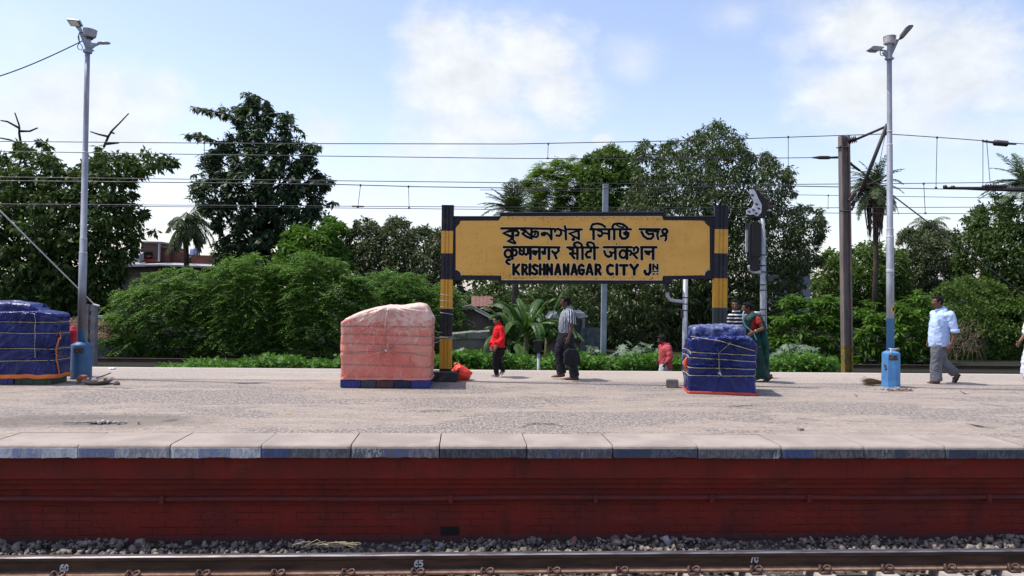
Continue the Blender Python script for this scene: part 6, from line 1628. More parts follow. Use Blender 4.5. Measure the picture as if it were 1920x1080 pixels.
p.garment('hooded_shirt', [([P(1248.5, 686)]+tor[1:], [(.15,.17),(.145,.165),(.138,.175),(.115,.175),(.07,.09)]), ([shN, P(1253, 668, -.2), P(1248, 675, -.21)], [.075,.07,.06]), ([shF, P(1247, 669, .2), P(1243, 675, .2)], [.07,.065,.06]),
    ([P(1250, 647), P(1246, 645), P(1250, 652)], [(.06,.09),(.07,.10),(.05,.08)])], cloth('faded_red_cloth', (.50,.09,.10), (.38,.05,.06), .85, .7))
p.garment('trousers', [([P(1247.5, 684), P(1247.5, 692)], [(.14,.15),(.14,.15)]), ([hipA, knA, anA], [.115,.10,.085]), ([hipB, knB, anB], [.115,.10,.085])], cloth('pale_grey_trousers', (.42,.42,.43), (.32,.32,.34), .8, .6))

# --- figure cut off by the right edge
p = Person('person in white shirt and white checked wrap cut off by the right picture edge', 14.5, 180, .95, m_skin, W(1932, 712, 14.5)*np.array([1,1,0]))
P = p.P; nk = P(1939, 590)
p.head(1933, 573, neck=nk)
tor = [P(1934, 652), P(1933, 634), P(1934, 615), P(1937, 597), P(1939, 590)]
p.body.tube(tor, [(.11,.15),(.115,.145),(.11,.16),(.095,.16),(.06,.08)], 16, round_end=True)
shN, shF = P(1943, 596, -.18), P(1935, 596, .18)
p.arm(shN, P(1948, 625, -.22), P(1938, 646, -.22)); p.arm(shF, P(1930, 625, .2), P(1914, 641, .15))
hipA, knA, anA = P(1928, 655, -.06), P(1922, 685, -.06), P(1919, 711, -.06); hipB, knB, anB = P(1940, 655, .06), P(1944, 685, .06), P(1952, 708, .06)
p.leg(hipA, knA, anA); p.leg(hipB, knB, anB); p.foot(anA, P(1922, 718, -.06), P(1906, 719.5, -.06)); p.foot(anB, P(1955, 713, .06), P(1941, 717, .06)); p.done()
p.garment('shirt', [([P(1933, 660)]+tor[1:], [(.16,.18),(.15,.17),(.145,.18),(.12,.18),(.07,.09)]), ([shN, P(1948, 625, -.22)], [.075,.07]), ([shF, P(1930, 625, .2)], [.072,.068])], cloth('white_cotton', (.68,.68,.70), (.58,.58,.62), .85, .6))
k = Nodes('white_checked_cloth'); ck = k.N.new('ShaderNodeTexChecker'); k.L.new(k.pos((1,1,1), rot=(.4,.5,.8)), ck.inputs[0]); ck.inputs['Scale'].default_value = 14
ck.inputs[1].default_value = (.62,.62,.66,1); ck.inputs[2].default_value = (.44,.45,.52,1); k.bump(k.noise(k.pos(), 9, 4, .6), .5, .03)
p.garment('wrap_cloth', [([P(1933, 640), P(1930, 660), P(1926, 680), P(1925, 700)], [(.15,.165),(.165,.17),(.175,.165),(.17,.16)])], k.set(ck.outputs[0], .85, 0, .2), fold=.014)
p.sandal(P(1922, 718, -.06), P(1906, 719.5, -.06), m_sole); p.sandal(P(1955, 713, .06), P(1941, 717, .06), m_sole)
p.root.location.x += .09
# ------------------------------------------------------------------ vegetation
def leaf_mat(name, c1, c2, c3=None, trans=.25, rough=.55, spec=.22, sc=.9, fine=7):
    k = Nodes(name); p = k.pos(); n1 = k.noise(p, sc, 4, .6); n2 = k.noise(p, fine, 3, .6)
    c = k.mix(k.ramp(n1, .36, .64), c1, c2)
    if c3: c = k.mix(k.math('MULTIPLY', k.ramp(n2, .56, .66), .8), c, c3)
    c = k.mix(k.math('MULTIPLY', k.ramp(n2, .50, .34), .55), c, tuple(q*.55 for q in c1))
    k.set(c, rough, 0, spec)
    t = k.N.new('ShaderNodeBsdfTranslucent'); k.L.new(k.mix(.5, c, (c2[0]*1.5, c2[1]*1.6, c2[2]*.7)), t.inputs[0])
    mx = k.N.new('ShaderNodeMixShader'); mx.inputs[0].default_value = trans
    k.L.new(k.b.outputs[0], mx.inputs[1]); k.L.new(t.outputs[0], mx.inputs[2])
    k.L.new(mx.outputs[0], k.N['Material Output'].inputs[0])
    return k.m
def WV(px, py, Y):
    px, py, Y = np.broadcast_arrays(np.asarray(px, float), np.asarray(py, float), np.asarray(Y, float))
    v = np.stack([(px-960)/F_PX, (py-540)/F_PX, np.ones_like(px)], -1) @ RM
    return ORG + v*(Y/v[..., 1])[..., None]
def in_poly(x, y, P):
    P = np.asarray(P, float); r = np.zeros(x.shape, bool); n = len(P)
    for i in range(n):
        x1, y1 = P[i]; x2, y2 = P[(i+1) % n]
        c = ((y1 > y) != (y2 > y)) & (x < (x2-x1)*(y-y1)/(y2-y1+1e-12)+x1)
        r ^= c
    return r
def edge_d(x, y, P):
    P = np.asarray(P, float); d = np.full(x.shape, 1e9); n = len(P)
    for i in range(n):
        a = P[i]; b = P[(i+1) % n]-a; t = np.clip(((x-a[0])*b[0]+(y-a[1])*b[1])/(b@b+1e-9), 0, 1)
        d = np.minimum(d, np.hypot(x-a[0]-t*b[0], y-a[1]-t*b[1]))
    return d
def unit(v): return v/np.maximum(np.linalg.norm(v, axis=-1, keepdims=True), 1e-9)
def leaf_quads(C, D, Nn, L, Wd, fold=.18):
    """one folded four-cornered blade per leaf"""
    D = unit(D); S_ = unit(np.cross(D, Nn)); N2 = np.cross(S_, D)
    L = L[:, None]; Wd = Wd[:, None]
    b = C; t = C+D*L; m = C+D*L*.42
    l = m-S_*Wd*.5+N2*Wd*fold; r = m+S_*Wd*.5+N2*Wd*fold
    V = np.stack([b, r, t, l], 1).reshape(-1, 3)
    F_ = np.arange(len(C)*4).reshape(-1, 4)
    return V, F_
def sample_poly(rng, poly, n, bias=0.0):
    P = np.asarray(poly, float); lo, hi = P.min(0), P.max(0); X, Y = [], []
    tot = 0
    while tot < n:
        x = rng.uniform(lo[0], hi[0], n*2); y = rng.uniform(lo[1], hi[1], n*2); k_ = in_poly(x, y, P)
        X.append(x[k_]); Y.append(y[k_]); tot += k_.sum()
    x, y = np.concatenate(X)[:n], np.concatenate(Y)[:n]
    return x, y, edge_d(x, y, P)
def clumps(rng, poly, D, thick, n, gap=.55, inner=-.3):
    """points through a crown's volume, thinned in patches so that gaps and ragged edges stay"""
    x, y, d = sample_poly(rng, poly, int(n*2.6))
    g = np.zeros_like(x)
    for _ in range(9):
        a = rng.uniform(0, math.pi); w = 2*math.pi/rng.uniform(16, 60); g += np.sin((x*math.cos(a)+y*math.sin(a)*1.3)*w+rng.uniform(0, 6.28))
    g = g/2.1 + rng.normal(0, .35, len(x))
    ok = g > inner+gap*1.9*np.exp(-d/14.0)
    x, y, d = x[ok][:n], y[ok][:n], d[ok][:n]; n = len(x)
    dm = max(np.percentile(d, 92), 1)
    u = rng.uniform(-1, 1, n); u = np.sign(u)*np.abs(u)**.65
    yy = D+u*thick*np.sqrt(np.clip(d/dm, .03, 1))
    return WV(x, y, yy), d*D/F_PX
def crown_leaves(rng, C, dm, r_cl, per, L, Wd, droop, flat=.75, radial=1.0, fold=.18, up=.6):
    n = len(C)*per
    idx = np.repeat(np.arange(len(C)), per)
    r = np.minimum(r_cl, np.maximum(dm*.9, r_cl*.30))[idx]*rng.uniform(.5, 1.1, len(C))[idx]
    o = rng.normal(size=(n, 3)); o = unit(o)*np.abs(rng.uniform(.15, 1, (n, 1)))**.6
    o[:, 2] *= flat
    pos = C[idx]+o*r[:, None]
    D = o*radial+rng.normal(scale=.45, size=(n, 3)); D[:, 2] -= droop
    Nn = rng.normal(scale=.55, size=(n, 3))+o*.5; Nn[:, 2] += up
    return leaf_quads(pos, D, Nn, L*rng.uniform(.65, 1.25, n), Wd*rng.uniform(.7, 1.2, n), fold)
def tufts(rng, C, per, L, Wd, droop, up=1.0):
    n = len(C)*per; idx = np.repeat(np.arange(len(C)), per)
    a = np.tile(np.arange(per)*2*math.pi/per, len(C))+np.repeat(rng.uniform(0, 6.28, len(C)), per)+rng.normal(scale=.25, size=n)
    el = rng.normal(-droop, .35, n)
    D = np.stack([np.cos(a)*np.cos(el), np.sin(a)*np.cos(el), np.sin(el)], 1)
    Nn = np.zeros((n, 3)); Nn[:, 2] = up; Nn += rng.normal(scale=.25, size=(n, 3))
    s = rng.uniform(.7, 1.25, len(C))[idx]
    return leaf_quads(C[idx]+rng.normal(scale=.03, size=(n, 3)), D, Nn, L*s*rng.uniform(.8, 1.15, n), Wd*s, .15)
def feather(rng, C, L, m, pl, pw, droop=.35, spread=1.0):
    """sprays of narrow leaflets along drooping stalks"""
    n = len(C); a = rng.uniform(0, 2*math.pi, n)
    ax = np.stack([np.cos(a), np.sin(a), rng.normal(.12, .32, n)], 1); ax = unit(ax)
    Ls = L*rng.uniform(.6, 1.3, n); sd = unit(np.cross(ax, np.array([0, 0, 1.0])))
    Vs = []; t = (np.arange(m)+.6)/m
    P = C[:, None, :]+ax[:, None, :]*(Ls[:, None]*t[None])[..., None]; P[..., 2] -= droop*Ls[:, None]*t[None]**2
    out = []
    for sg in (-1, 1):
        D = sg*sd[:, None, :]*.9+ax[:, None, :]*.45+np.zeros((n, m, 3)); D[..., 2] -= .25
        D = D+rng.normal(scale=.12, size=D.shape)
        q = P.reshape(-1, 3); Dn = D.reshape(-1, 3); Nn = np.zeros_like(q); Nn[:, 2] = 1; Nn += rng.normal(scale=.2, size=Nn.shape)
        ll = np.tile(pl*(1-.45*np.abs(t-.45)*2), n)*rng.uniform(.8, 1.2, n*m)
        out.append(leaf_quads(q, Dn, Nn, ll, np.full(n*m, pw), .1))
    return cat(out)
def cat(L_):
    Vs = []; Fs = []; o = 0
    for V, F_ in L_: Vs.append(V); Fs.append(F_+o); o += len(V)
    return np.concatenate(Vs), np.concatenate(Fs)
m_bark = pmat('grey_brown_bark', (.075,.058,.045), (.035,.028,.023), 5, .95, .6, 25, stretch=(1,1,.3))
m_barkd = pmat('dark_bark', (.030,.024,.020), (.016,.013,.011), 5, .95, .6, 25, stretch=(1,1,.3))
GZ = -1.12
def trunk(root, base, top, r, C, rng, nl=16, mat=None, name='trunk', lo=.25, wob=.25):
    mb = MB(); b = np.array(base); t = np.array(top); P = []; R_ = []
    for i in range(9):
        f = i/8; q = b+(t-b)*f; q = q+np.array([math.sin(f*5+b[0])*wob*f*(1-f)*2, math.cos(f*4)*wob*f*(1-f), 0]); P.append(q); R_.append(r*(1-.78*f)+(.35*r if i == 0 else 0))
    mb.tube(P, R_, 8)
    if len(C):
        for j in rng.choice(len(C), min(nl, len(C)), replace=False):
            c = C[j]; f = rng.uniform(lo, .9); f = min(f, max(lo, (c[2]-b[2])/(max(.1, t[2]-b[2]))*.75)); s0 = b+(t-b)*f
            mid = s0*.5+c*.5+np.array([0, 0, -.12*np.linalg.norm(c-s0)+rng.normal(0,.1)]); rr = r*(1-.78*f)*.55
            mb.tube([s0, mid, c], [rr, rr*.6, .012], 6)
    return mb.build(name, mat or m_bark, root, smooth=True)
def tree(nm, label, cat_, poly, D, thick, base_px, n_cl, leaf, mat, seed, r_trunk=.2, top_px=None, nl=16, group=None, bark=None, extra=None, lo=.25, gap=.5, inner=-.3):
    rng = np.random.default_rng(seed)
    bx = W(base_px, 690, D)[0]; root = thing(nm, label, cat_, (bx, D, GZ), group)
    C, dm = clumps(rng, poly, D, thick, n_cl, gap, inner)
    kind = leaf[0]
    if kind == 'broad': V, F_ = crown_leaves(rng, C, dm, *leaf[1:])
    elif kind == 'tuft': V, F_ = tufts(rng, C, *leaf[1:])
    elif kind == 'feather': V, F_ = feather(rng, C, *leaf[1:])
    if extra is not None: V, F_ = cat([(V, F_), extra(rng)])
    np_mesh('crown', V, F_, mat, root)
    P = np.asarray(poly, float); tp = top_px or (base_px, P[:, 1].min()*.7+P[:, 1].max()*.3)
    trunk(root, (bx, D, GZ), W(tp[0], tp[1], D), r_trunk, C, rng, nl, bark, lo=lo)
    return root

mL_dark = leaf_mat('dark_green_leaf', (.040,.072,.018), (.066,.108,.026), (.11,.150,.045))
mL_kap = leaf_mat('blue_green_leaf', (.046,.082,.042), (.070,.114,.056), (.12,.16,.09), trans=.22, spec=.32)
mL_mango = leaf_mat('olive_mango_leaf', (.042,.068,.018), (.072,.105,.028), (.14,.165,.075), trans=.22, rough=.45, spec=.35)
mL_bright = leaf_mat('bright_green_leaf', (.055,.125,.018), (.085,.175,.022), (.13,.22,.04), trans=.35)
mL_feath = leaf_mat('feathery_green_leaf', (.074,.160,.026), (.112,.215,.038), (.175,.28,.07), trans=.28, spec=.3)
mL_fresh = leaf_mat('fresh_green_leaf', (.06,.14,.025), (.09,.19,.035), (.13,.24,.05), trans=.35)
mL_grey = leaf_mat('grey_green_leaf', (.060,.082,.036), (.088,.112,.050), (.14,.15,.085), trans=.22)
mL_mid = leaf_mat('mid_green_leaf', (.058,.108,.020), (.084,.145,.026), (.13,.185,.05), trans=.3)
mL_castor = leaf_mat('castor_leaf', (.085,.14,.075), (.13,.19,.11), (.24,.29,.20), trans=.15, rough=.4, sc=2)
mL_creep = leaf_mat('creeper_leaf', (.06,.15,.020), (.09,.20,.03), (.14,.26,.05), trans=.3, sc=1.5)
mL_palm = leaf_mat('palm_leaflet', (.055,.085,.030), (.080,.115,.040), (.15,.17,.09), trans=.15, rough=.4)
mL_ban = leaf_mat('banana_leaf', (.035,.085,.018), (.060,.125,.026), (.12,.18,.06), trans=.3, rough=.42, sc=1.2, fine=4)
mL_dead = leaf_mat('dead_frond', (.085,.060,.045), (.13,.095,.070), (.17,.13,.10), trans=.05, rough=.9, spec=.1)

# left dark tree
P1 = [(-120,330),(-60,300),(0,285),(40,268),(75,262),(108,290),(150,306),(168,300),(175,270),(205,272),(240,286),(272,282),(300,276),(330,300),(324,324),(300,334),(268,334),(250,355),(262,378),(276,400),(272,432),(292,434),(276,452),(258,470),(250,500),(238,520),(215,560),(195,605),(175,660),(-120,680)]
r = tree('broadleaf_tree', 'dark broad leaved tree with bare twigs on top behind the left lamp post', 'tree', P1, 35, 2.6, 95, 2400, ('broad', .42, 16, .30, .13, .55, .7), mL_dark, 101, .26, (100,330), 30, bark=m_barkd, gap=.5, inner=.02)
mb = MB()
for tw in ([(40,275),(36,250),(36,235),(28,212)], [(36,240),(14,228),(2,226)], [(37,246),(56,246),(70,240)], [(195,275),(203,256),(210,245),(225,230),(241,213)], [(203,256),(185,252),(170,247)], [(208,248),(214,250)], [(200,270),(222,268)], [(38,270),(18,262),(-4,258)]):
    mb.tube([U(a, b, 35) for a, b in tw], [.055-.04*i/len(tw) for i in range(len(tw))], 6, round_end=True)
mb.build('bare_branch', m_barkd, r, smooth=True)
# conical tree
P2 = [(480,178),(500,192),(518,214),(545,212),(548,226),(536,232),(550,252),(562,262),(578,268),(606,276),(600,282),(586,290),(588,312),(600,326),(628,336),(628,344),(610,352),(606,364),(626,376),(600,382),(618,402),(640,430),(640,452),(600,490),(560,520),(480,560),(430,520),(398,484),(412,440),(396,420),(404,400),(388,404),(372,392),(356,372),(358,342),(376,334),(384,320),(372,316),(376,296),(386,286),(398,272),(392,262),(372,256),(350,254),(352,248),(380,250),(408,258),(420,262),(432,244),(428,228),(412,216),(388,208),(358,202),(356,197),(384,202),(408,206),(424,194),(444,200),(460,196),(466,186),(456,174),(462,172)]
TIPS = [[(490,205),(472,186),(458,173)],[(452,232),(430,215),(395,207),(357,199)],[(440,280),(400,262),(375,256),(350,253)],[(500,215),(530,212),(546,222)],[(540,270),(575,268),(604,277)],[(585,340),(610,338),(628,339)],[(420,330),(390,318),(365,330)],[(590,380),(612,385),(624,376)],[(570,250),(556,240),(548,232)],[(420,390),(390,400),(362,372)],[(505,200),(500,190),(482,180)],[(560,300),(592,300),(592,312)],[(410,300),(385,300),(378,288)],[(600,410),(625,425),(642,436)],[(430,440),(405,455),(400,478)]]
P2low = [(430,480),(560,470),(620,500),(600,600),(560,690),(430,690),(390,560)]
def ex2(rng):
    C, dm = clumps(rng, P2low, 40, 2.5, 900, .2); a = tufts(rng, C, 7, .36, .15, .5)
    tips = []
    for br in TIPS:
        q = np.array(br, float); L_ = np.hypot(*(q[1:]-q[:-1]).T).sum(); t = np.arange(0, 1.001, 9.0/L_)
        x = np.interp(t, np.linspace(0, 1, len(q)), q[:, 0])+rng.normal(0, 2, len(t)); y = np.interp(t, np.linspace(0, 1, len(q)), q[:, 1])+rng.normal(0, 1.5, len(t))
        tips.append(WV(x, y, 40-1.2+rng.normal(0, .3)+0*x))
    tp = tufts(rng, np.concatenate(tips), 9, .34, .15, .75)
    C, dm = clumps(rng, P2, 40, 2.0, 1500, .3); b = crown_leaves(rng, C, dm, .30, 6, .26, .11, .6)
    return cat([a, b, tp])
r = tree('silk_cotton_tree', 'tall cone shaped tree with drooping leaf tufts standing against the sky at left', 'tree', P2, 40, 2.6, 505, 2300, ('tuft', 8, .36, .15, .55), mL_kap, 102, .38, (480,190), 34, bark=m_barkd, extra=ex2, lo=.35, gap=.3, inner=-.15)
for br in TIPS:
    mb = MB(); mb.tube([U(x, y, 38.8) for x, y in br], [.05, .035]+[.02]*(len(br)-2) if len(br) > 2 else [.05, .02], 5, round_end=True); mb.build('branch', m_barkd, r, smooth=True)
# trees between cone and sign
tree('broadleaf_tree', 'bright green leafy tree just right of the cone shaped tree', 'tree', [(520,480),(522,452),(540,430),(565,420),(595,418),(618,408),(640,412),(652,432),(646,452),(660,480),(652,520),(560,540),(515,520)], 36.5, 1.6, 590, 700, ('broad', .34, 14, .28, .12, .35, .7), mL_bright, 103, .16)
tree('broadleaf_tree', 'grey green tree behind the feathery bushes left of the sign', 'tree', [(636,480),(655,442),(668,414),(690,408),(712,424),(735,407),(760,409),(780,430),(802,424),(828,432),(860,446),(870,560),(760,600),(650,560)], 39, 2.2, 740, 2000, ('broad', .36, 15, .24, .085, .5, .75), mL_grey, 104, .2, gap=.35, inner=-.8)
# right of the sign
tree('feathery_tree', 'light green feathery tree rising behind the left half of the sign', 'tree', [(970,400),(976,345),(986,325),(1000,310),(1020,304),(1040,298),(1062,300),(1075,288),(1098,298),(1110,340),(1112,420),(1060,450),(980,440)], 47, 2.5, 1112, 6500, ('feather', .50, 6, .17, .065, .4), leaf_mat('light_feathery_leaf', (.10,.17,.030), (.13,.21,.04), (.17,.25,.06), trans=.4), 105, .22)
tree('broadleaf_tree', 'mid green tree between the feathery tree and the big mango tree', 'tree', [(1085,420),(1084,330),(1096,296),(1112,284),(1130,280),(1141,268),(1152,274),(1166,286),(1186,288),(1200,310),(1212,420),(1150,470)], 45, 2.2, 1140, 1200, ('broad', .38, 15, .28, .11, .45, .75), mL_mid, 106, .25, gap=.35, inner=-.6)
P6 = [(1182,345),(1192,300),(1195,266),(1215,258),(1232,272),(1250,266),(1262,258),(1286,262),(1296,246),(1306,240),(1322,234),(1350,224),(1368,234),(1384,250),(1400,254),(1406,278),(1418,290),(1438,282),(1446,292),(1462,302),(1470,318),(1482,310),(1492,322),(1486,345),(1496,364),(1480,374),(1512,386),(1530,380),(1546,402),(1552,440),(1532,456),(1546,488),(1510,520),(1490,600),(1440,690),(1200,690),(1070,680),(1050,540),(1100,470),(1150,420)]
def ex6(rng):
    C, dm = clumps(rng, P6, 40.5, 3.0, 1500); return crown_leaves(rng, C, dm, .6, 9, .30, .11, .5)
tree('mango_tree', 'biggest tree of the row, dark olive mango rising behind the right half of the sign', 'tree', P6, 40, 3.4, 1300, 5200, ('broad', .36, 14, .27, .068, .75, .8, .9), mL_mango, 107, .45, (1330,330), 40, bark=m_barkd, extra=ex6, gap=.28, inner=-.9)
P8 = [(1688,500),(1684,440),(1700,426),(1720,432),(1742,414),(1766,430),(1790,440),(1802,470),(1815,560),(1700,570)]
tree('broadleaf_tree', 'hazy grey green tree behind the blue shirted man, below the small coconut palm', 'tree', P8, 50, 2.2, 1745, 1500, ('broad', .45, 14, .26, .09, .5, .75), mL_grey, 108, .2, gap=.35, inner=-.8)
P9 = [(1786,446),(1800,412),(1818,402),(1832,392),(1842,374),(1870,362),(1900,370),(1960,355),(2060,390),(2060,690),(1880,690),(1836,640),(1800,600),(1806,540),(1790,490)]
tree('broadleaf_tree', 'large dark green tree at the right edge below the date palm', 'tree', P9, 38, 3.0, 1905, 3200, ('broad', .38, 15, .25, .10, .45, .8), leaf_mat('deep_green_leaf', (.045,.080,.020), (.070,.115,.028), (.12,.155,.05), trans=.25), 109, .3, (1900,420), 24, gap=.4, inner=-.6)
# bushes along the far track
def bush(label, poly, D, th, bx, n, leaf, mat, seed, nm='bush', **kw):
    return tree(nm, label, 'bush', poly, D, th, bx, n, leaf, mat, seed, r_trunk=.06, group='bushes along the far track', nl=10, **kw)
FE = ('feather', .52, 8, .17, .050, .45)
def mixin(poly, D, th, n):
    def f(rng):
        C, dm = clumps(rng, poly, D, th, n); return crown_leaves(rng, C, dm, .35, 9, .12, .05, .3)
    return f
FB = [([(192,600),(204,570),(222,548),(244,528),(268,515),(292,512),(330,496),(358,500),(384,512),(400,540),(410,600),(400,690),(205,690)], 31, 1.5, 300, 'feathery bright green bush left of the others, beside the tiled hut'),
      ([(370,560),(388,510),(412,486),(440,480),(470,474),(500,484),(530,500),(545,540),(550,690),(380,690)], 30.2, 1.4, 460, 'feathery bright green bush in front of the cone shaped tree'),
      ([(520,560),(528,500),(548,476),(572,470),(600,482),(634,486),(664,498),(690,520),(704,560),(690,690),(520,690)], 29.6, 1.4, 610, 'feathery bright green bush behind the left end of the pink stack'),
      ([(670,600),(690,540),(706,512),(732,500),(764,506),(800,520),(836,530),(868,560),(880,620),(850,690),(680,690)], 31.5, 1.5, 770, 'feathery green bush behind the right end of the pink stack and the left sign post')]
for i, (poly, D, th, bx, lb) in enumerate(FB):
    bush(lb, poly, D, th, bx, 2500, FE, mL_feath, 120+i, 'feathery_bush', extra=mixin(poly, D+.9, th, 900), gap=.62, inner=-.45)
bush('leafy light green bush between the signal post and the mast', [(1440,610),(1452,575),(1480,552),(1512,545),(1540,560),(1562,545),(1592,560),(1610,620),(1600,695),(1440,695)], 32, 1.4, 1520, 800, ('tuft', 7, .32, .10, .35), mL_bright, 130)
bush('leafy light green bush behind the right lamp post', [(1596,640),(1600,590),(1622,562),(1660,572),(1690,562),(1722,542),(1752,566),(1760,620),(1752,695),(1600,695)], 31, 1.4, 1670, 900, ('tuft', 7, .32, .10, .35), mL_bright, 131)
bush('dense mid green bush between the mast and the palm with hanging dead fronds', [(1520,520),(1538,482),(1562,462),(1590,472),(1602,456),(1640,450),(1662,460),(1692,466),(1706,500),(1716,600),(1540,620)], 44, 2.0, 1610, 1900, ('broad', .40, 15, .22, .09, .4, .8), mL_mid, 132, gap=.4, inner=-.7)
bush('olive green bush behind the man in the pale blue shirt', [(1720,600),(1742,556),(1764,530),(1802,512),(1850,522),(1900,540),(1990,520),(2050,540),(2050,695),(1740,695)], 35, 1.8, 1850, 1700, ('broad', .36, 15, .19, .075, .4, .8), mL_mid, 133)
# a few deep shade shrubs that close the gaps low down
tree('shrub', 'dark leafy shrub in the shade behind the banana plant', 'bush', [(860,600),(880,545),(940,525),(1000,530),(1060,520),(1110,560),(1130,690),(860,690)], 36, 1.5, 980, 1000, ('broad', .40, 14, .24, .10, .5), mL_dark, 140, .08, group='bushes along the far track')
tree('shrub', 'dark shrub closing the gap under the left dark tree', 'bush', [(-120,560),(60,560),(180,590),(230,620),(240,690),(-120,690)], 36.5, 1.2, 60, 900, ('broad', .40, 13, .26, .11, .5), mL_mid, 141, .08, group='bushes along the far track')
# distant wood
rng = np.random.default_rng(77)
xs_ = np.linspace(-700, 2700, 90); tops = 508+22*np.sin(xs_*.011)+14*np.sin(xs_*.037+1)+rng.uniform(-12, 12, 90)
poly = [(x, y+ (x-960)*.006) for x, y in zip(xs_, tops)]+[(2700,690),(-700,690)]
C, dm = clumps(rng, poly, 60, 4, 6500); V, F_ = crown_leaves(rng, C, dm, .9, 9, .50, .24, .4)
tag(np_mesh('far_wood', V, F_, mL_dark), 'continuous dark belt of distant trees behind everything', 'wood', kind='stuff')

# ---- palms
def frond(rng, o, az, el, L, bend, nl, ll, lw, hang, width=.012):
    """arching frond: returns leaflets and its midrib points"""
    o = np.array(o); P = []; d = np.array([math.cos(az)*math.cos(el), math.sin(az)*math.cos(el), math.sin(el)])
    p = o.copy(); n = 14
    for i in range(n+1):
        P.append(p.copy()); p = p+d*L/n; d = unit(d+np.array([0, 0, -bend/n]))
    P = np.array(P); t = np.linspace(.12, 1, nl); ii = t*n; i0 = np.minimum(ii.astype(int), n-1); fr = (ii-i0)[:, None]
    Q = P[i0]*(1-fr)+P[i0+1]*fr; T_ = unit(P[i0+1]-P[i0]); sd = unit(np.cross(T_, np.array([0, 0, 1.0])+np.array([1e-3, 0, 0])))
    out = []
    for sg in (-1, 1):
        D = sg*sd*(1-hang*.6)+T_*.55; D[:, 2] -= hang; D = D+rng.normal(scale=.10, size=D.shape)
        Nn = np.cross(T_, sg*sd)+rng.normal(scale=.25, size=D.shape)
        out.append(leaf_quads(Q, D, Nn, ll*np.sin(math.pi*np.clip(t*.82+.16, 0, 1))**.6*rng.uniform(.8, 1.15, nl), np.full(nl, lw), .1))
    return out, P
def palm(label, px, py, D, n, L, els, bend, nl, ll, lw, hang, seed, rt, base_px=None, skirt=None, nm='palm_tree', mat=None):
    rng = np.random.default_rng(seed); c = W(px, py, D); bx = W(base_px or px, 690, D)[0]
    root = thing(nm, label, 'palm tree', (bx, D, GZ), 'palms in the tree line')
    parts = []; mb = MB()
    for i in range(n):
        az = rng.uniform(0, 2*math.pi); el = els[0]+(els[1]-els[0])*(i+.5)/n
        o, P = frond(rng, c, az, el, L*rng.uniform(.85, 1.12), bend*rng.uniform(.8, 1.2), nl, ll, lw, hang); parts += o
        mb.tube(list(P[::2]), [.03*(1-.8*j/7)+.004 for j in range(len(P[::2]))], 5)
    V, F_ = cat(parts); np_mesh('fronds', V, F_, mat or mL_palm, root); mb.build('midribs', mL_palm if mat is None else mat, root)
    mb = MB(); b = np.array([bx, D, GZ]); mb.tube([b, b*.5+np.array(c)*.5+np.array([.1, 0, 0]), c], [rt*1.25, rt, rt*.95], 10); mb.build('trunk', m_bark, root, smooth=True)
    if skirt:
        nq, Ls, wd, y1 = skirt; mb = MB(); parts = []
        for i in range(nq):
            a = rng.uniform(0, 6.28); rr = wd*rng.uniform(.5, 1.0)
            p0 = np.array(c)+np.array([math.cos(a)*.12, math.sin(a)*.12, -.1]); p1 = np.array(c)+np.array([math.cos(a)*rr, math.sin(a)*rr, -Ls*.35*rng.uniform(.8, 1.2)])
            p2 = np.array(c)+np.array([math.cos(a)*rr*.75, math.sin(a)*rr*.75, -Ls*rng.uniform(.6, 1.0)])
            mb.tube([p0, p1, p2], [.03, .05, .015], 5)
            t = np.linspace(.25, 1, 16)[:, None]; Q = (1-t)**2*p0+2*t*(1-t)*p1+t*t*p2
            D_ = np.tile(p2-p1, (16, 1))+rng.normal(scale=.12, size=(16, 3)); parts.append(leaf_quads(Q, D_, rng.normal(size=(16, 3)), np.full(16, .45), np.full(16, .05), .1))
        mb.build('dead_stalks', mL_dead, root); V, F_ = cat(parts); np_mesh('dead_skirt', V, F_, mL_dead, root)
    return root
palm('coconut palm with hanging fronds above the brick house at left', 347, 420, 45, 30, 2.0, (-.7, 1.25), 2.0, 34, .62, .065, .75, 201, .15, nm='coconut_palm')
palm('date palm peeping over the left end of the sign', 962, 396, 34, 40, 1.55, (-.1, 1.40), 1.1, 32, .38, .036, .12, 202, .15, nm='date_palm')
palm('date palm with a skirt of hanging dead fronds beside the right lamp post', 1641, 352, 39, 58, 1.75, (-.6, 1.40), 1.7, 30, .40, .042, .22, 203, .13, base_px=1636, skirt=(46, 2.6, .52, 430), nm='date_palm')
palm('small distant coconut palm above the hazy tree at right', 1741, 425, 56, 18, 1.75, (-.3, 1.2), 2.0, 26, .50, .05, .6, 204, .12, nm='coconut_palm')
palm('tall date palm topping the large tree at the right edge', 1925, 345, 36, 44, 2.0, (-.25, 1.35), .9, 34, .42, .042, .12, 205, .16, nm='date_palm')

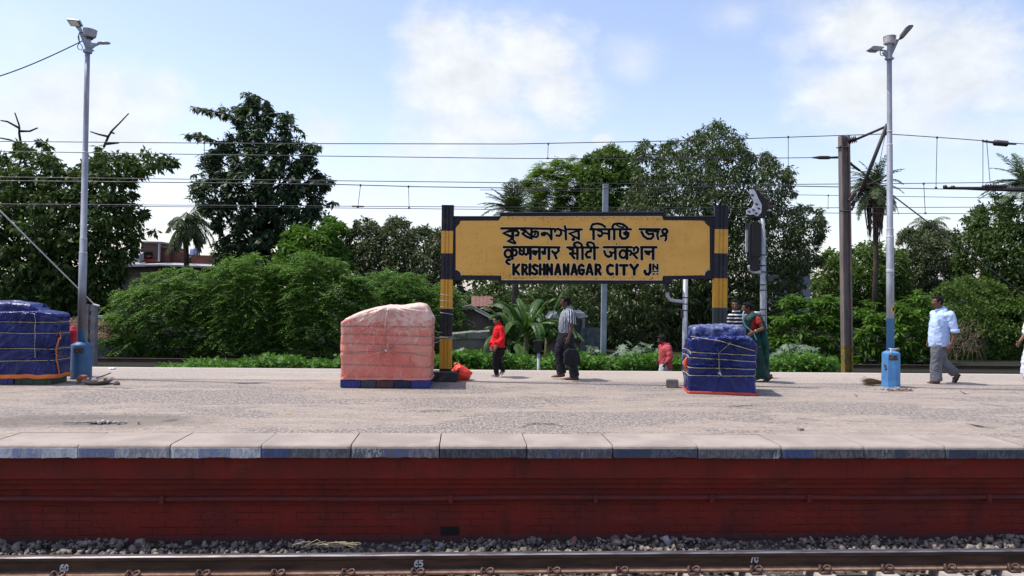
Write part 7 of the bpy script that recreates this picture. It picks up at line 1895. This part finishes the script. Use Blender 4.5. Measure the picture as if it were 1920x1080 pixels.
# ---- banana plants
def banana_leaf(mb, rng, o, az, el, L, wd, bend):
    d = np.array([math.cos(az)*math.cos(el), math.sin(az)*math.cos(el), math.sin(el)]); p = np.array(o, float); n = 16; P = []; T_ = []
    for i in range(n+1): P.append(p.copy()); T_.append(d.copy()); p = p+d*L/n; d = unit(d+np.array([0, 0, -bend/n*(i/n+.3)*1.6]))
    mb.tube([q for q in P], [.022*(1-.85*i/n) for i in range(n+1)], 5)
    st = 3
    for sg in (-1, 1):
        i = st
        while i < n:
            j = min(n, i+int(rng.integers(1, 4))); tilt = rng.uniform(-.3, .8)
            V = []; 
            for q in range(i, j+1):
                f = (q-st)/(n-st); w = wd*math.sin(math.pi*min(1, f*.93+.07))**.55; s_ = unit(np.cross(T_[q], np.array([0, 0, 1.0])))*sg; u_ = unit(np.cross(s_*sg, T_[q]))
                V.append(P[q]); 
                V.append(P[q]+s_*w*.55+np.array([0, 0, .03-tilt*w*.2])+T_[q]*w*.12); V.append(P[q]+s_*w*.95+np.array([0, 0, -tilt*w])+T_[q]*w*.3)
            m_ = j-i+1
            mb.add(V, [(3*a+b, 3*a+b+1, 3*a+3+b+1, 3*a+3+b) for a in range(m_-1) for b in (0, 1)])
            i = j
def banana(label, px, D, h_px, seed, n, L):
    rng = np.random.default_rng(seed); b = np.array([W(px, 690, D)[0], D, GZ]); t = np.array(W(px+2, h_px, D))
    root = thing('banana_plant', label, 'plant', b, 'banana plants beyond the platform')
    mb = MB(); mb.tube([b, b*.5+t*.5, t], [.13, .10, .06], 10); mb.build('stem', leaf_mat('banana_stem', (.09,.11,.04), (.12,.13,.05)), root, smooth=True)
    mb = MB()
    for i in range(n):
        banana_leaf(mb, rng, t-np.array([0, 0, rng.uniform(0, .35)]), i*2.4+rng.normal(0, .25), rng.uniform(.55, 1.45), L*rng.uniform(.75, 1.25), rng.uniform(.12, .19), rng.uniform(.9, 2.9))
    mb.build('leaves', mL_ban, root); return root
banana('tallest banana plant, torn arching leaves, between the girl and the man with the bag', 985, 24.5, 622, 301, 19, 1.8)
banana('lower banana plant with torn leaves just right of the girl in red', 952, 25.6, 636, 302, 14, 1.5)
banana('banana plant partly hidden behind the man with the bag', 1024, 26.2, 630, 303, 14, 1.6)
# ---- castor plants
def castor(label, x0, x1, ytop, D, n, seed):
    rng = np.random.default_rng(seed); poly = [(x0, 694), (x0+2, ytop+24), ((x0*2+x1)/3, ytop+5), ((x0+x1)/2, ytop), ((x0+2*x1)/3, ytop+6), (x1-2, ytop+24), (x1, 694)]
    C, dm = clumps(rng, poly, D, .8, n); base = np.array([W((x0+x1)/2, 690, D)[0], D, GZ])
    root = thing('castor_plant', label, 'plant', base, 'castor plants at the platform back')
    Vs = []; Fs = []; mb = MB(); o = 0
    for c in C:
        r_ = rng.uniform(.13, .23); nn = unit(np.array([rng.normal(0, .5), -.35+rng.normal(0, .4), 1.0])); u_ = unit(np.cross(nn, np.array([0, 1, .2]))); w_ = np.cross(nn, u_)
        a0 = rng.uniform(0, 6.28); lob = 8; V = [c]
        for i in range(lob*2):
            a = a0+math.pi*i/lob; f = r_*(1 if i % 2 == 0 else .42); V.append(c+u_*f*math.cos(a)+w_*f*math.sin(a)+np.array([0, 0, -.22*f*(i % 2 == 0)]))
        Vs.append(np.array(V)); Fs.append(np.array([(o, o+1+i, o+1+(i+1) % (lob*2)) for i in range(lob*2)])); o += len(V)
    np_mesh('leaves', np.concatenate(Vs), np.concatenate(Fs), mL_castor, root)
    for j in rng.choice(len(C), 14, replace=False):
        s0 = base+np.array([rng.normal(0, .25), rng.normal(0, .15), 0]); mb.tube([s0, s0*.4+C[j]*.6+np.array([0, 0, .1]), C[j]], [.02, .014, .006], 5)
    mb.build('stems', leaf_mat('castor_stem', (.12,.08,.06), (.10,.12,.06)), root, smooth=True)
castor('castor plant with big star shaped leaves left of the person in the hooded shirt', 1134, 1250, 638, 23.5, 170, 401)
castor('smaller castor plant right of the man with the bag', 1070, 1128, 640, 25.0, 90, 402)
castor('spreading castor plant right of the woman in the sari', 1432, 1562, 640, 23.5, 190, 403)
castor('pale castor seedlings behind the left sign post', 846, 880, 650, 26.5, 45, 404)
# ---- creeper along the back
rng = np.random.default_rng(55); out = []
for (x0, x1, yt, n) in ((440, 640, 676, 1500), (830, 925, 672, 900), (925, 1290, 671, 3400), (1430, 1565, 672, 1100), (300, 450, 684, 450), (640, 840, 674, 1300), (842, 900, 648, 700)):
    px = rng.uniform(x0, x1, n); D = rng.uniform(20.5, 26.0, n); hh = np.clip((696-yt-6*np.sin(px*.045)-4*np.sin(px*.13+2)-3*np.sin(px*.31))*rng.uniform(0, 1, n)**.6, 0, 30)
    py = 698-hh; P = WV(px, py, D); zmax = P[:, 2]
    P[:, 2] = np.maximum(GZ, zmax); out.append(P)
C = np.concatenate(out); V, F_ = crown_leaves(rng, C, np.full(len(C), .2), .18, 7, .13, .10, .25, up=1.0)
tag(np_mesh('creeper', V, F_, mL_creep), 'low bright green creeper and weeds growing behind the platform', 'creeper', kind='stuff')
# dead bramble at right
rng = np.random.default_rng(66); mb = MB(); root = thing('bramble', 'tangle of dry brown twigs under the bushes behind the blue shirted man', 'bush', (W(1800, 690, 33)[0], 33, GZ))
for i in range(150):
    p0 = np.array(W(rng.uniform(1765, 1835), rng.uniform(600, 660), 33+rng.normal(0, .4))); l = rng.uniform(.4, 1.1)
    a = rng.uniform(0, 6.28); d = np.array([math.cos(a)*.6, math.sin(a)*.4, rng.uniform(-.9, .2)])
    mb.tube([p0, p0+d*l*.5+np.array([0, 0, .1]), p0+d*l+np.array([0, 0, -.25])], [.012, .009, .004], 4)
mb.build('twigs', pmat('dry_twig', (.20,.14,.10), (.12,.085,.06), 9, .9, 0), root)

# ------------------------------------------------------------------ buildings beyond the track
def brickmat(name, c1, c2, mort, w=.25, h=.08):
    k = Nodes(name); sp = k.N.new('ShaderNodeSeparateXYZ'); k.L.new(k.geo.outputs['Position'], sp.inputs[0])
    cb = k.N.new('ShaderNodeCombineXYZ'); k.L.new(k.math('ADD', sp.outputs[0], sp.outputs[1]), cb.inputs[0]); k.L.new(sp.outputs[2], cb.inputs[1])
    b = k.N.new('ShaderNodeTexBrick'); k.L.new(cb.outputs[0], b.inputs['Vector']); b.inputs['Scale'].default_value = 1
    b.inputs['Brick Width'].default_value = w; b.inputs['Row Height'].default_value = h; b.inputs['Mortar Size'].default_value = .008
    for s_, v in (('Color1', c1), ('Color2', c2), ('Mortar', mort)): b.inputs[s_].default_value = (*v, 1)
    n = k.noise(k.pos(), 1.6, 6, .65); c = k.mix(k.math('MULTIPLY', k.ramp(n, .45, .7), .55), b.outputs['Color'], (.06,.05,.045))
    return k.set(c, .9, 0, .2)
m_br1 = brickmat('old_brick', (.24,.075,.05), (.17,.06,.045), (.20,.15,.13)); m_br2 = brickmat('brown_brick', (.19,.085,.06), (.13,.07,.055), (.17,.13,.115))
m_mud = pmat('stained_plaster', (.135,.095,.085), (.075,.058,.055), 1.6, .95, .3, 20)
m_tin = pmat('pale_tin_sheet', (.46,.47,.50), (.32,.32,.34), 2, .55, .2, 20, .2)
m_tile = pmat('clay_tile', (.185,.105,.075), (.105,.065,.052), 3, .95, .4, 30)
m_void = pmat('dark_opening', (.006,.005,.005), None, 5, .9, 0)
def slab_px(mb, x0, x1, y0, y1, D, depth):
    a = W(x0, y1, D); b = W(x1, y0, D); mb.box(((a[0]+b[0])/2, D+depth/2, (a[2]+b[2])/2), (abs(b[0]-a[0])/2, depth/2, abs(b[2]-a[2])/2))
DH = 48.0
house = thing('brick_house', 'unfinished brick house with dark window and pale sheet roof edge below the coconut palm', 'house', (W(330, 500, DH)[0], DH, GZ))
mb = MB(); slab_px(mb, 264, 300, 454, 492, DH, 3.0); mb.build('wall', m_br2, house)
mb = MB(); slab_px(mb, 302, 318, 463, 492, DH+.3, 2.5); mb.build('side_wall', m_br1, house)
mb = MB(); mb.prism([W(a, b, DH+.6) for a, b in ((318,466),(338,471),(358,478),(358,492),(356,505),(318,505))], (0, .3, 0)); slab_px(mb, 358, 402, 479, 512, DH+.2, .5); mb.build('parapet_wall', m_br1, house, fix=True)
mb = MB(); slab_px(mb, 225, 430, 500, 560, DH-.5, .4); mb.build('lower_wall', m_mud, house)
mb = MB(); slab_px(mb, 267, 286, 472.5, 484, DH-.03, .05); mb.build('window', m_void, house)
mb = MB(); slab_px(mb, 274, 283, 479, 482, DH-.06, .05); mb.build('window_clutter', m_brk, house)
mb = MB(); slab_px(mb, 262, 303, 453, 455.5, DH-.1, 3.2); slab_px(mb, 302, 317, 462, 464, DH+.2, 2.5); slab_px(mb, 344, 358, 480, 483, DH+.1, .4); mb.build('roof_edge', pmat('pale_slab', (.36,.33,.30), (.22,.20,.18), 3, .9, .2), house)
mb = MB(); mb.prism([W(a, b, DH-1.0) for a, b in ((225,497),(300,495.5),(300,498.5),(225,501))], (0, 1.2, .15)); mb.prism([W(a, b, DH-1.0) for a, b in ((300,495.5),(430,500.5),(430,503.5),(300,498.5))], (0, 1.2, .15)); mb.build('sheet_roof', m_tin, house, fix=True)
mb = MB(); mb.prism([W(a, b, DH-.8) for a, b in ((232,494),(246,479),(262,478),(262,492))], (0, .6, .2)); mb.build('tin_awning', m_tin, house, fix=True)
mb = MB(); slab_px(mb, 271, 296, 486.5, 490, DH-.15, .1); mb.build('red_sill', pmat('red_sill', (.30,.04,.05), None, 5, .8, 0), house)
mb = MB(); mb.tube([W(298, 490, DH-.2), W(299, 457, DH-.2)], .06, 8); mb.build('drain_pipe', m_tin, house)
tk = W(361, 474, DH+.2); mb = MB(); mb.lathe((tk[0], DH+.45, W(361, 478, DH)[2]), [(.22,0),(.24,.05),(.24,.33),(.22,.42),(.08,.46)], 16)
tag(mb.build('water_tank', pmat('white_blue_tank', (.70,.72,.75), (.10,.18,.55), 3, .5, 0, stretch=(3,3,.2)), smooth=True), 'small white and blue tank on the brick parapet', 'tank')

DT = 30.8
hut = thing('tiled_hut', 'low hut with clay tile roof behind the left lamp post', 'hut', (W(180, 650, DT)[0], DT, GZ))
xa, xb2 = float(W(95, 640, DT)[0]), float(W(248, 640, DT)[0]); zt1, zt0 = float(W(180, 597, DT+1.1)[2]), float(W(180, 637, DT)[2])
mb = MB(); rows = 7; rnd = random.Random(6)
for j in range(rows):
    f = j/rows; y = DT+1.1*f; z = zt0+(zt1-zt0)*f; nT = 17
    for i in range(nT):
        x = xa+(xb2-xa)*(i+.5)/nT; w = (xb2-xa)/nT*.47; jx = rnd.uniform(-.012,.012); jz = rnd.uniform(-.012,.015)
        sl = (zt1-zt0)/rows*1.18; sd_ = 1.1/rows*1.18
        P = []
        for u, h in ((-1,0),(-.5,.045),(.1,.055),(.6,.015),(1,.0)): P.append((x+jx+u*w, y, z+jz+h+.035))
        q = [(p[0]+.03, p[1]+sd_, p[2]+sl-.03) for p in P]; lowr = [(p[0], p[1], p[2]-.03) for p in P]
        mb.add(P+q+lowr, [(a, a+1, a+6, a+5) for a in range(4)]+[(a+10, a+11, a+1, a) for a in range(4)])
mb.build('tile_roof', m_tile, hut)
mb = MB(); mb.box(((xa+xb2)/2, DT+.55+.35, (zt0+GZ)/2), ((xb2-xa)/2-.1, .5, (zt0-GZ)/2)); mb.build('wall', pmat('grey_hut_wall', (.16,.17,.18), (.10,.10,.105), 2, .9, .2), hut)
mb = MB(); mb.box(((xa+xb2)/2+.5, DT+1.12, zt1+.07), ((xb2-xa)/2-.55, .14, .045)); mb.build('ridge_sheet', pmat('whitewashed_ridge', (.62,.64,.68), (.4,.42,.45), 5, .7, 0), hut)

DR = 31.5
shed = thing('tumbledown_shed', 'old brown plastered shed with sloping roof edge behind the girl in red', 'shed', (W(905, 650, DR)[0], DR, GZ))
mb = MB(); mb.prism([W(a, b, DR) for a, b in ((868,690),(868,588),(884,580),(930,606),(945,614),(945,690))], (0, 1.6, 0)); mb.build('wall', m_mud, shed, fix=True)
mb = MB(); mb.prism([W(a, b, DR-.25) for a, b in ((866,576),(884,572),(950,608),(950,613),(884,578),(866,582))], (0, 2.0, .0)); mb.build('roof', pmat('old_sheet_roof', (.24,.22,.20), (.10,.09,.085), 4, .9, .3), shed, fix=True)
mb = MB(); mb.prism([W(a, b, DR-.30) for a, b in ((890,579),(926,598),(926,601),(890,582))], (0, .1, .0)); mb.build('pale_batten', pmat('pale_wood', (.55,.53,.50), None, 5, .8, 0), shed, fix=True)
DQ = 33.5
s2 = thing('tiled_shed', 'shed with reddish brown tile roof glimpsed above the plastered shed', 'shed', (W(905, 600, DQ)[0], DQ, GZ))
mb = MB()
for j in range(5):
    a = W(884, 573-j*3.6, DQ+.3*j); b = W(924, 573-j*3.6, DQ+.3*j)
    for i in range(11):
        x = a[0]+(b[0]-a[0])*(i+.5)/11; mb.box((x, DQ+.3*j, a[2]+.02*(i % 2)), (.045, .2, .025), rx=.28)
mb.build('tile_roof', pmat('reddish_tile', (.20,.095,.075), (.12,.07,.06), 5, .9, .3), s2)
mb = MB(); slab_px(mb, 885, 925, 574, 640, DQ+.3, 1.2); mb.build('wall', m_void, s2)
lw = thing('low_wall', 'low stained wall with a pale broken top left of the girl in red', 'wall', (W(880, 660, 29)[0], 29, GZ))
mb = MB(); slab_px(mb, 846, 918, 634, 715, 29.0, .25); mb.build('wall_body', pmat('mossy_plaster', (.14,.13,.10), (.07,.075,.05), 2, .95, .4), lw)
mb = MB(); mb.prism([W(a, b, 28.95) for a, b in ((846,627),(862,625.5),(884,623),(896,623.5),(918,621.5),(918,634),(900,635.5),(878,635),(846,637))], (0, .4, .05)); mb.build('coping', pmat('pale_coping', (.20,.205,.175), (.07,.085,.05), 9, .95, .5), lw, fix=True)
DK = 33.0
s3 = thing('tarp_shed', 'shed with pale roof sheets and a black plastic lean-to behind the man with the bag', 'shed', (W(1070, 650, DK)[0], DK, GZ))
m_ws = pmat('white_sheet', (.36,.37,.39), (.20,.21,.23), 6, .7, 0)
for pl in (((1027,600),(1034,591),(1046,587),(1049,598)), ((1081,587),(1096,587),(1104,594),(1084,597))):
    mb = MB(); mb.prism([W(a, b, DK-.35) for a, b in pl], (0, 1.2, .1)); mb.build('roof_sheet', m_ws, s3, fix=True)
mb = MB(); mb.prism([W(a, b, DK-.3) for a, b in ((1018,640),(1024,600),(1046,594),(1078,592),(1112,612),(1128,640))], (0, .9, .0)); mb.build('black_plastic', pmat('black_plastic', (.012,.012,.014), (.02,.02,.022), 4, .5, .4, 8), s3, fix=True)
mb = MB(); slab_px(mb, 1030, 1110, 612, 700, DK, 1.0); mb.build('wall', m_mud, s3)
mb = MB(); mb.box(W(1094, 606, DK-.35), (.06, .03, .20)); mb.build('pillar', pmat('grey_pillar', (.16,.155,.155), None, 5, .9, 0), s3)
fn = thing('sheet_fence', 'patchy grey sheet metal fence panel behind the castor plants', 'fence', (W(1115, 650, 26.8)[0], 26.8, GZ))
mb = MB()
for i in range(9):
    x0 = W(1092, 650, 26.8)[0]+i*.088; mb.box((x0, 26.8+.02*(i % 2), -.35), (.042, .012, .78))
mb.build('panel', pmat('weathered_sheet', (.10,.115,.12), (.05,.06,.065), 5, .8, .2), fn)
for i, (x0, x1, y0, y1, D, lb) in enumerate(((1455, 1520, 488, 530, 58, 'distant house with pale roof glimpsed right of the signal post'), (1778, 1832, 516, 548, 57, 'distant whitish house glimpsed through trees above the blue shirted man'))):
    h_ = thing('distant_house', lb, 'house', (W((x0+x1)/2, 540, D)[0], D-2.5, GZ))
    mb = MB(); slab_px(mb, x0, x1, y0+10, y1+60, D-4, 3); mb.build('wall', pmat('pale_wall', (.34,.35,.38), (.22,.23,.26), 1, .9, 0), h_)
    mb = MB(); a, b = W(x0-4, y0+11, D-4.2), W(x1+4, y0+11, D-4.2); mb.prism([a, b, W(x1-6, y0, D-4.2), W(x0+8, y0, D-4.2)], (0, 3.4, 0)); mb.build('roof', m_tin, h_, fix=True)
    mb = MB(); slab_px(mb, (x0+x1)/2-6, (x0+x1)/2+5, y0+14, y1-4, D-4.05, .1); mb.build('window', m_void, h_)
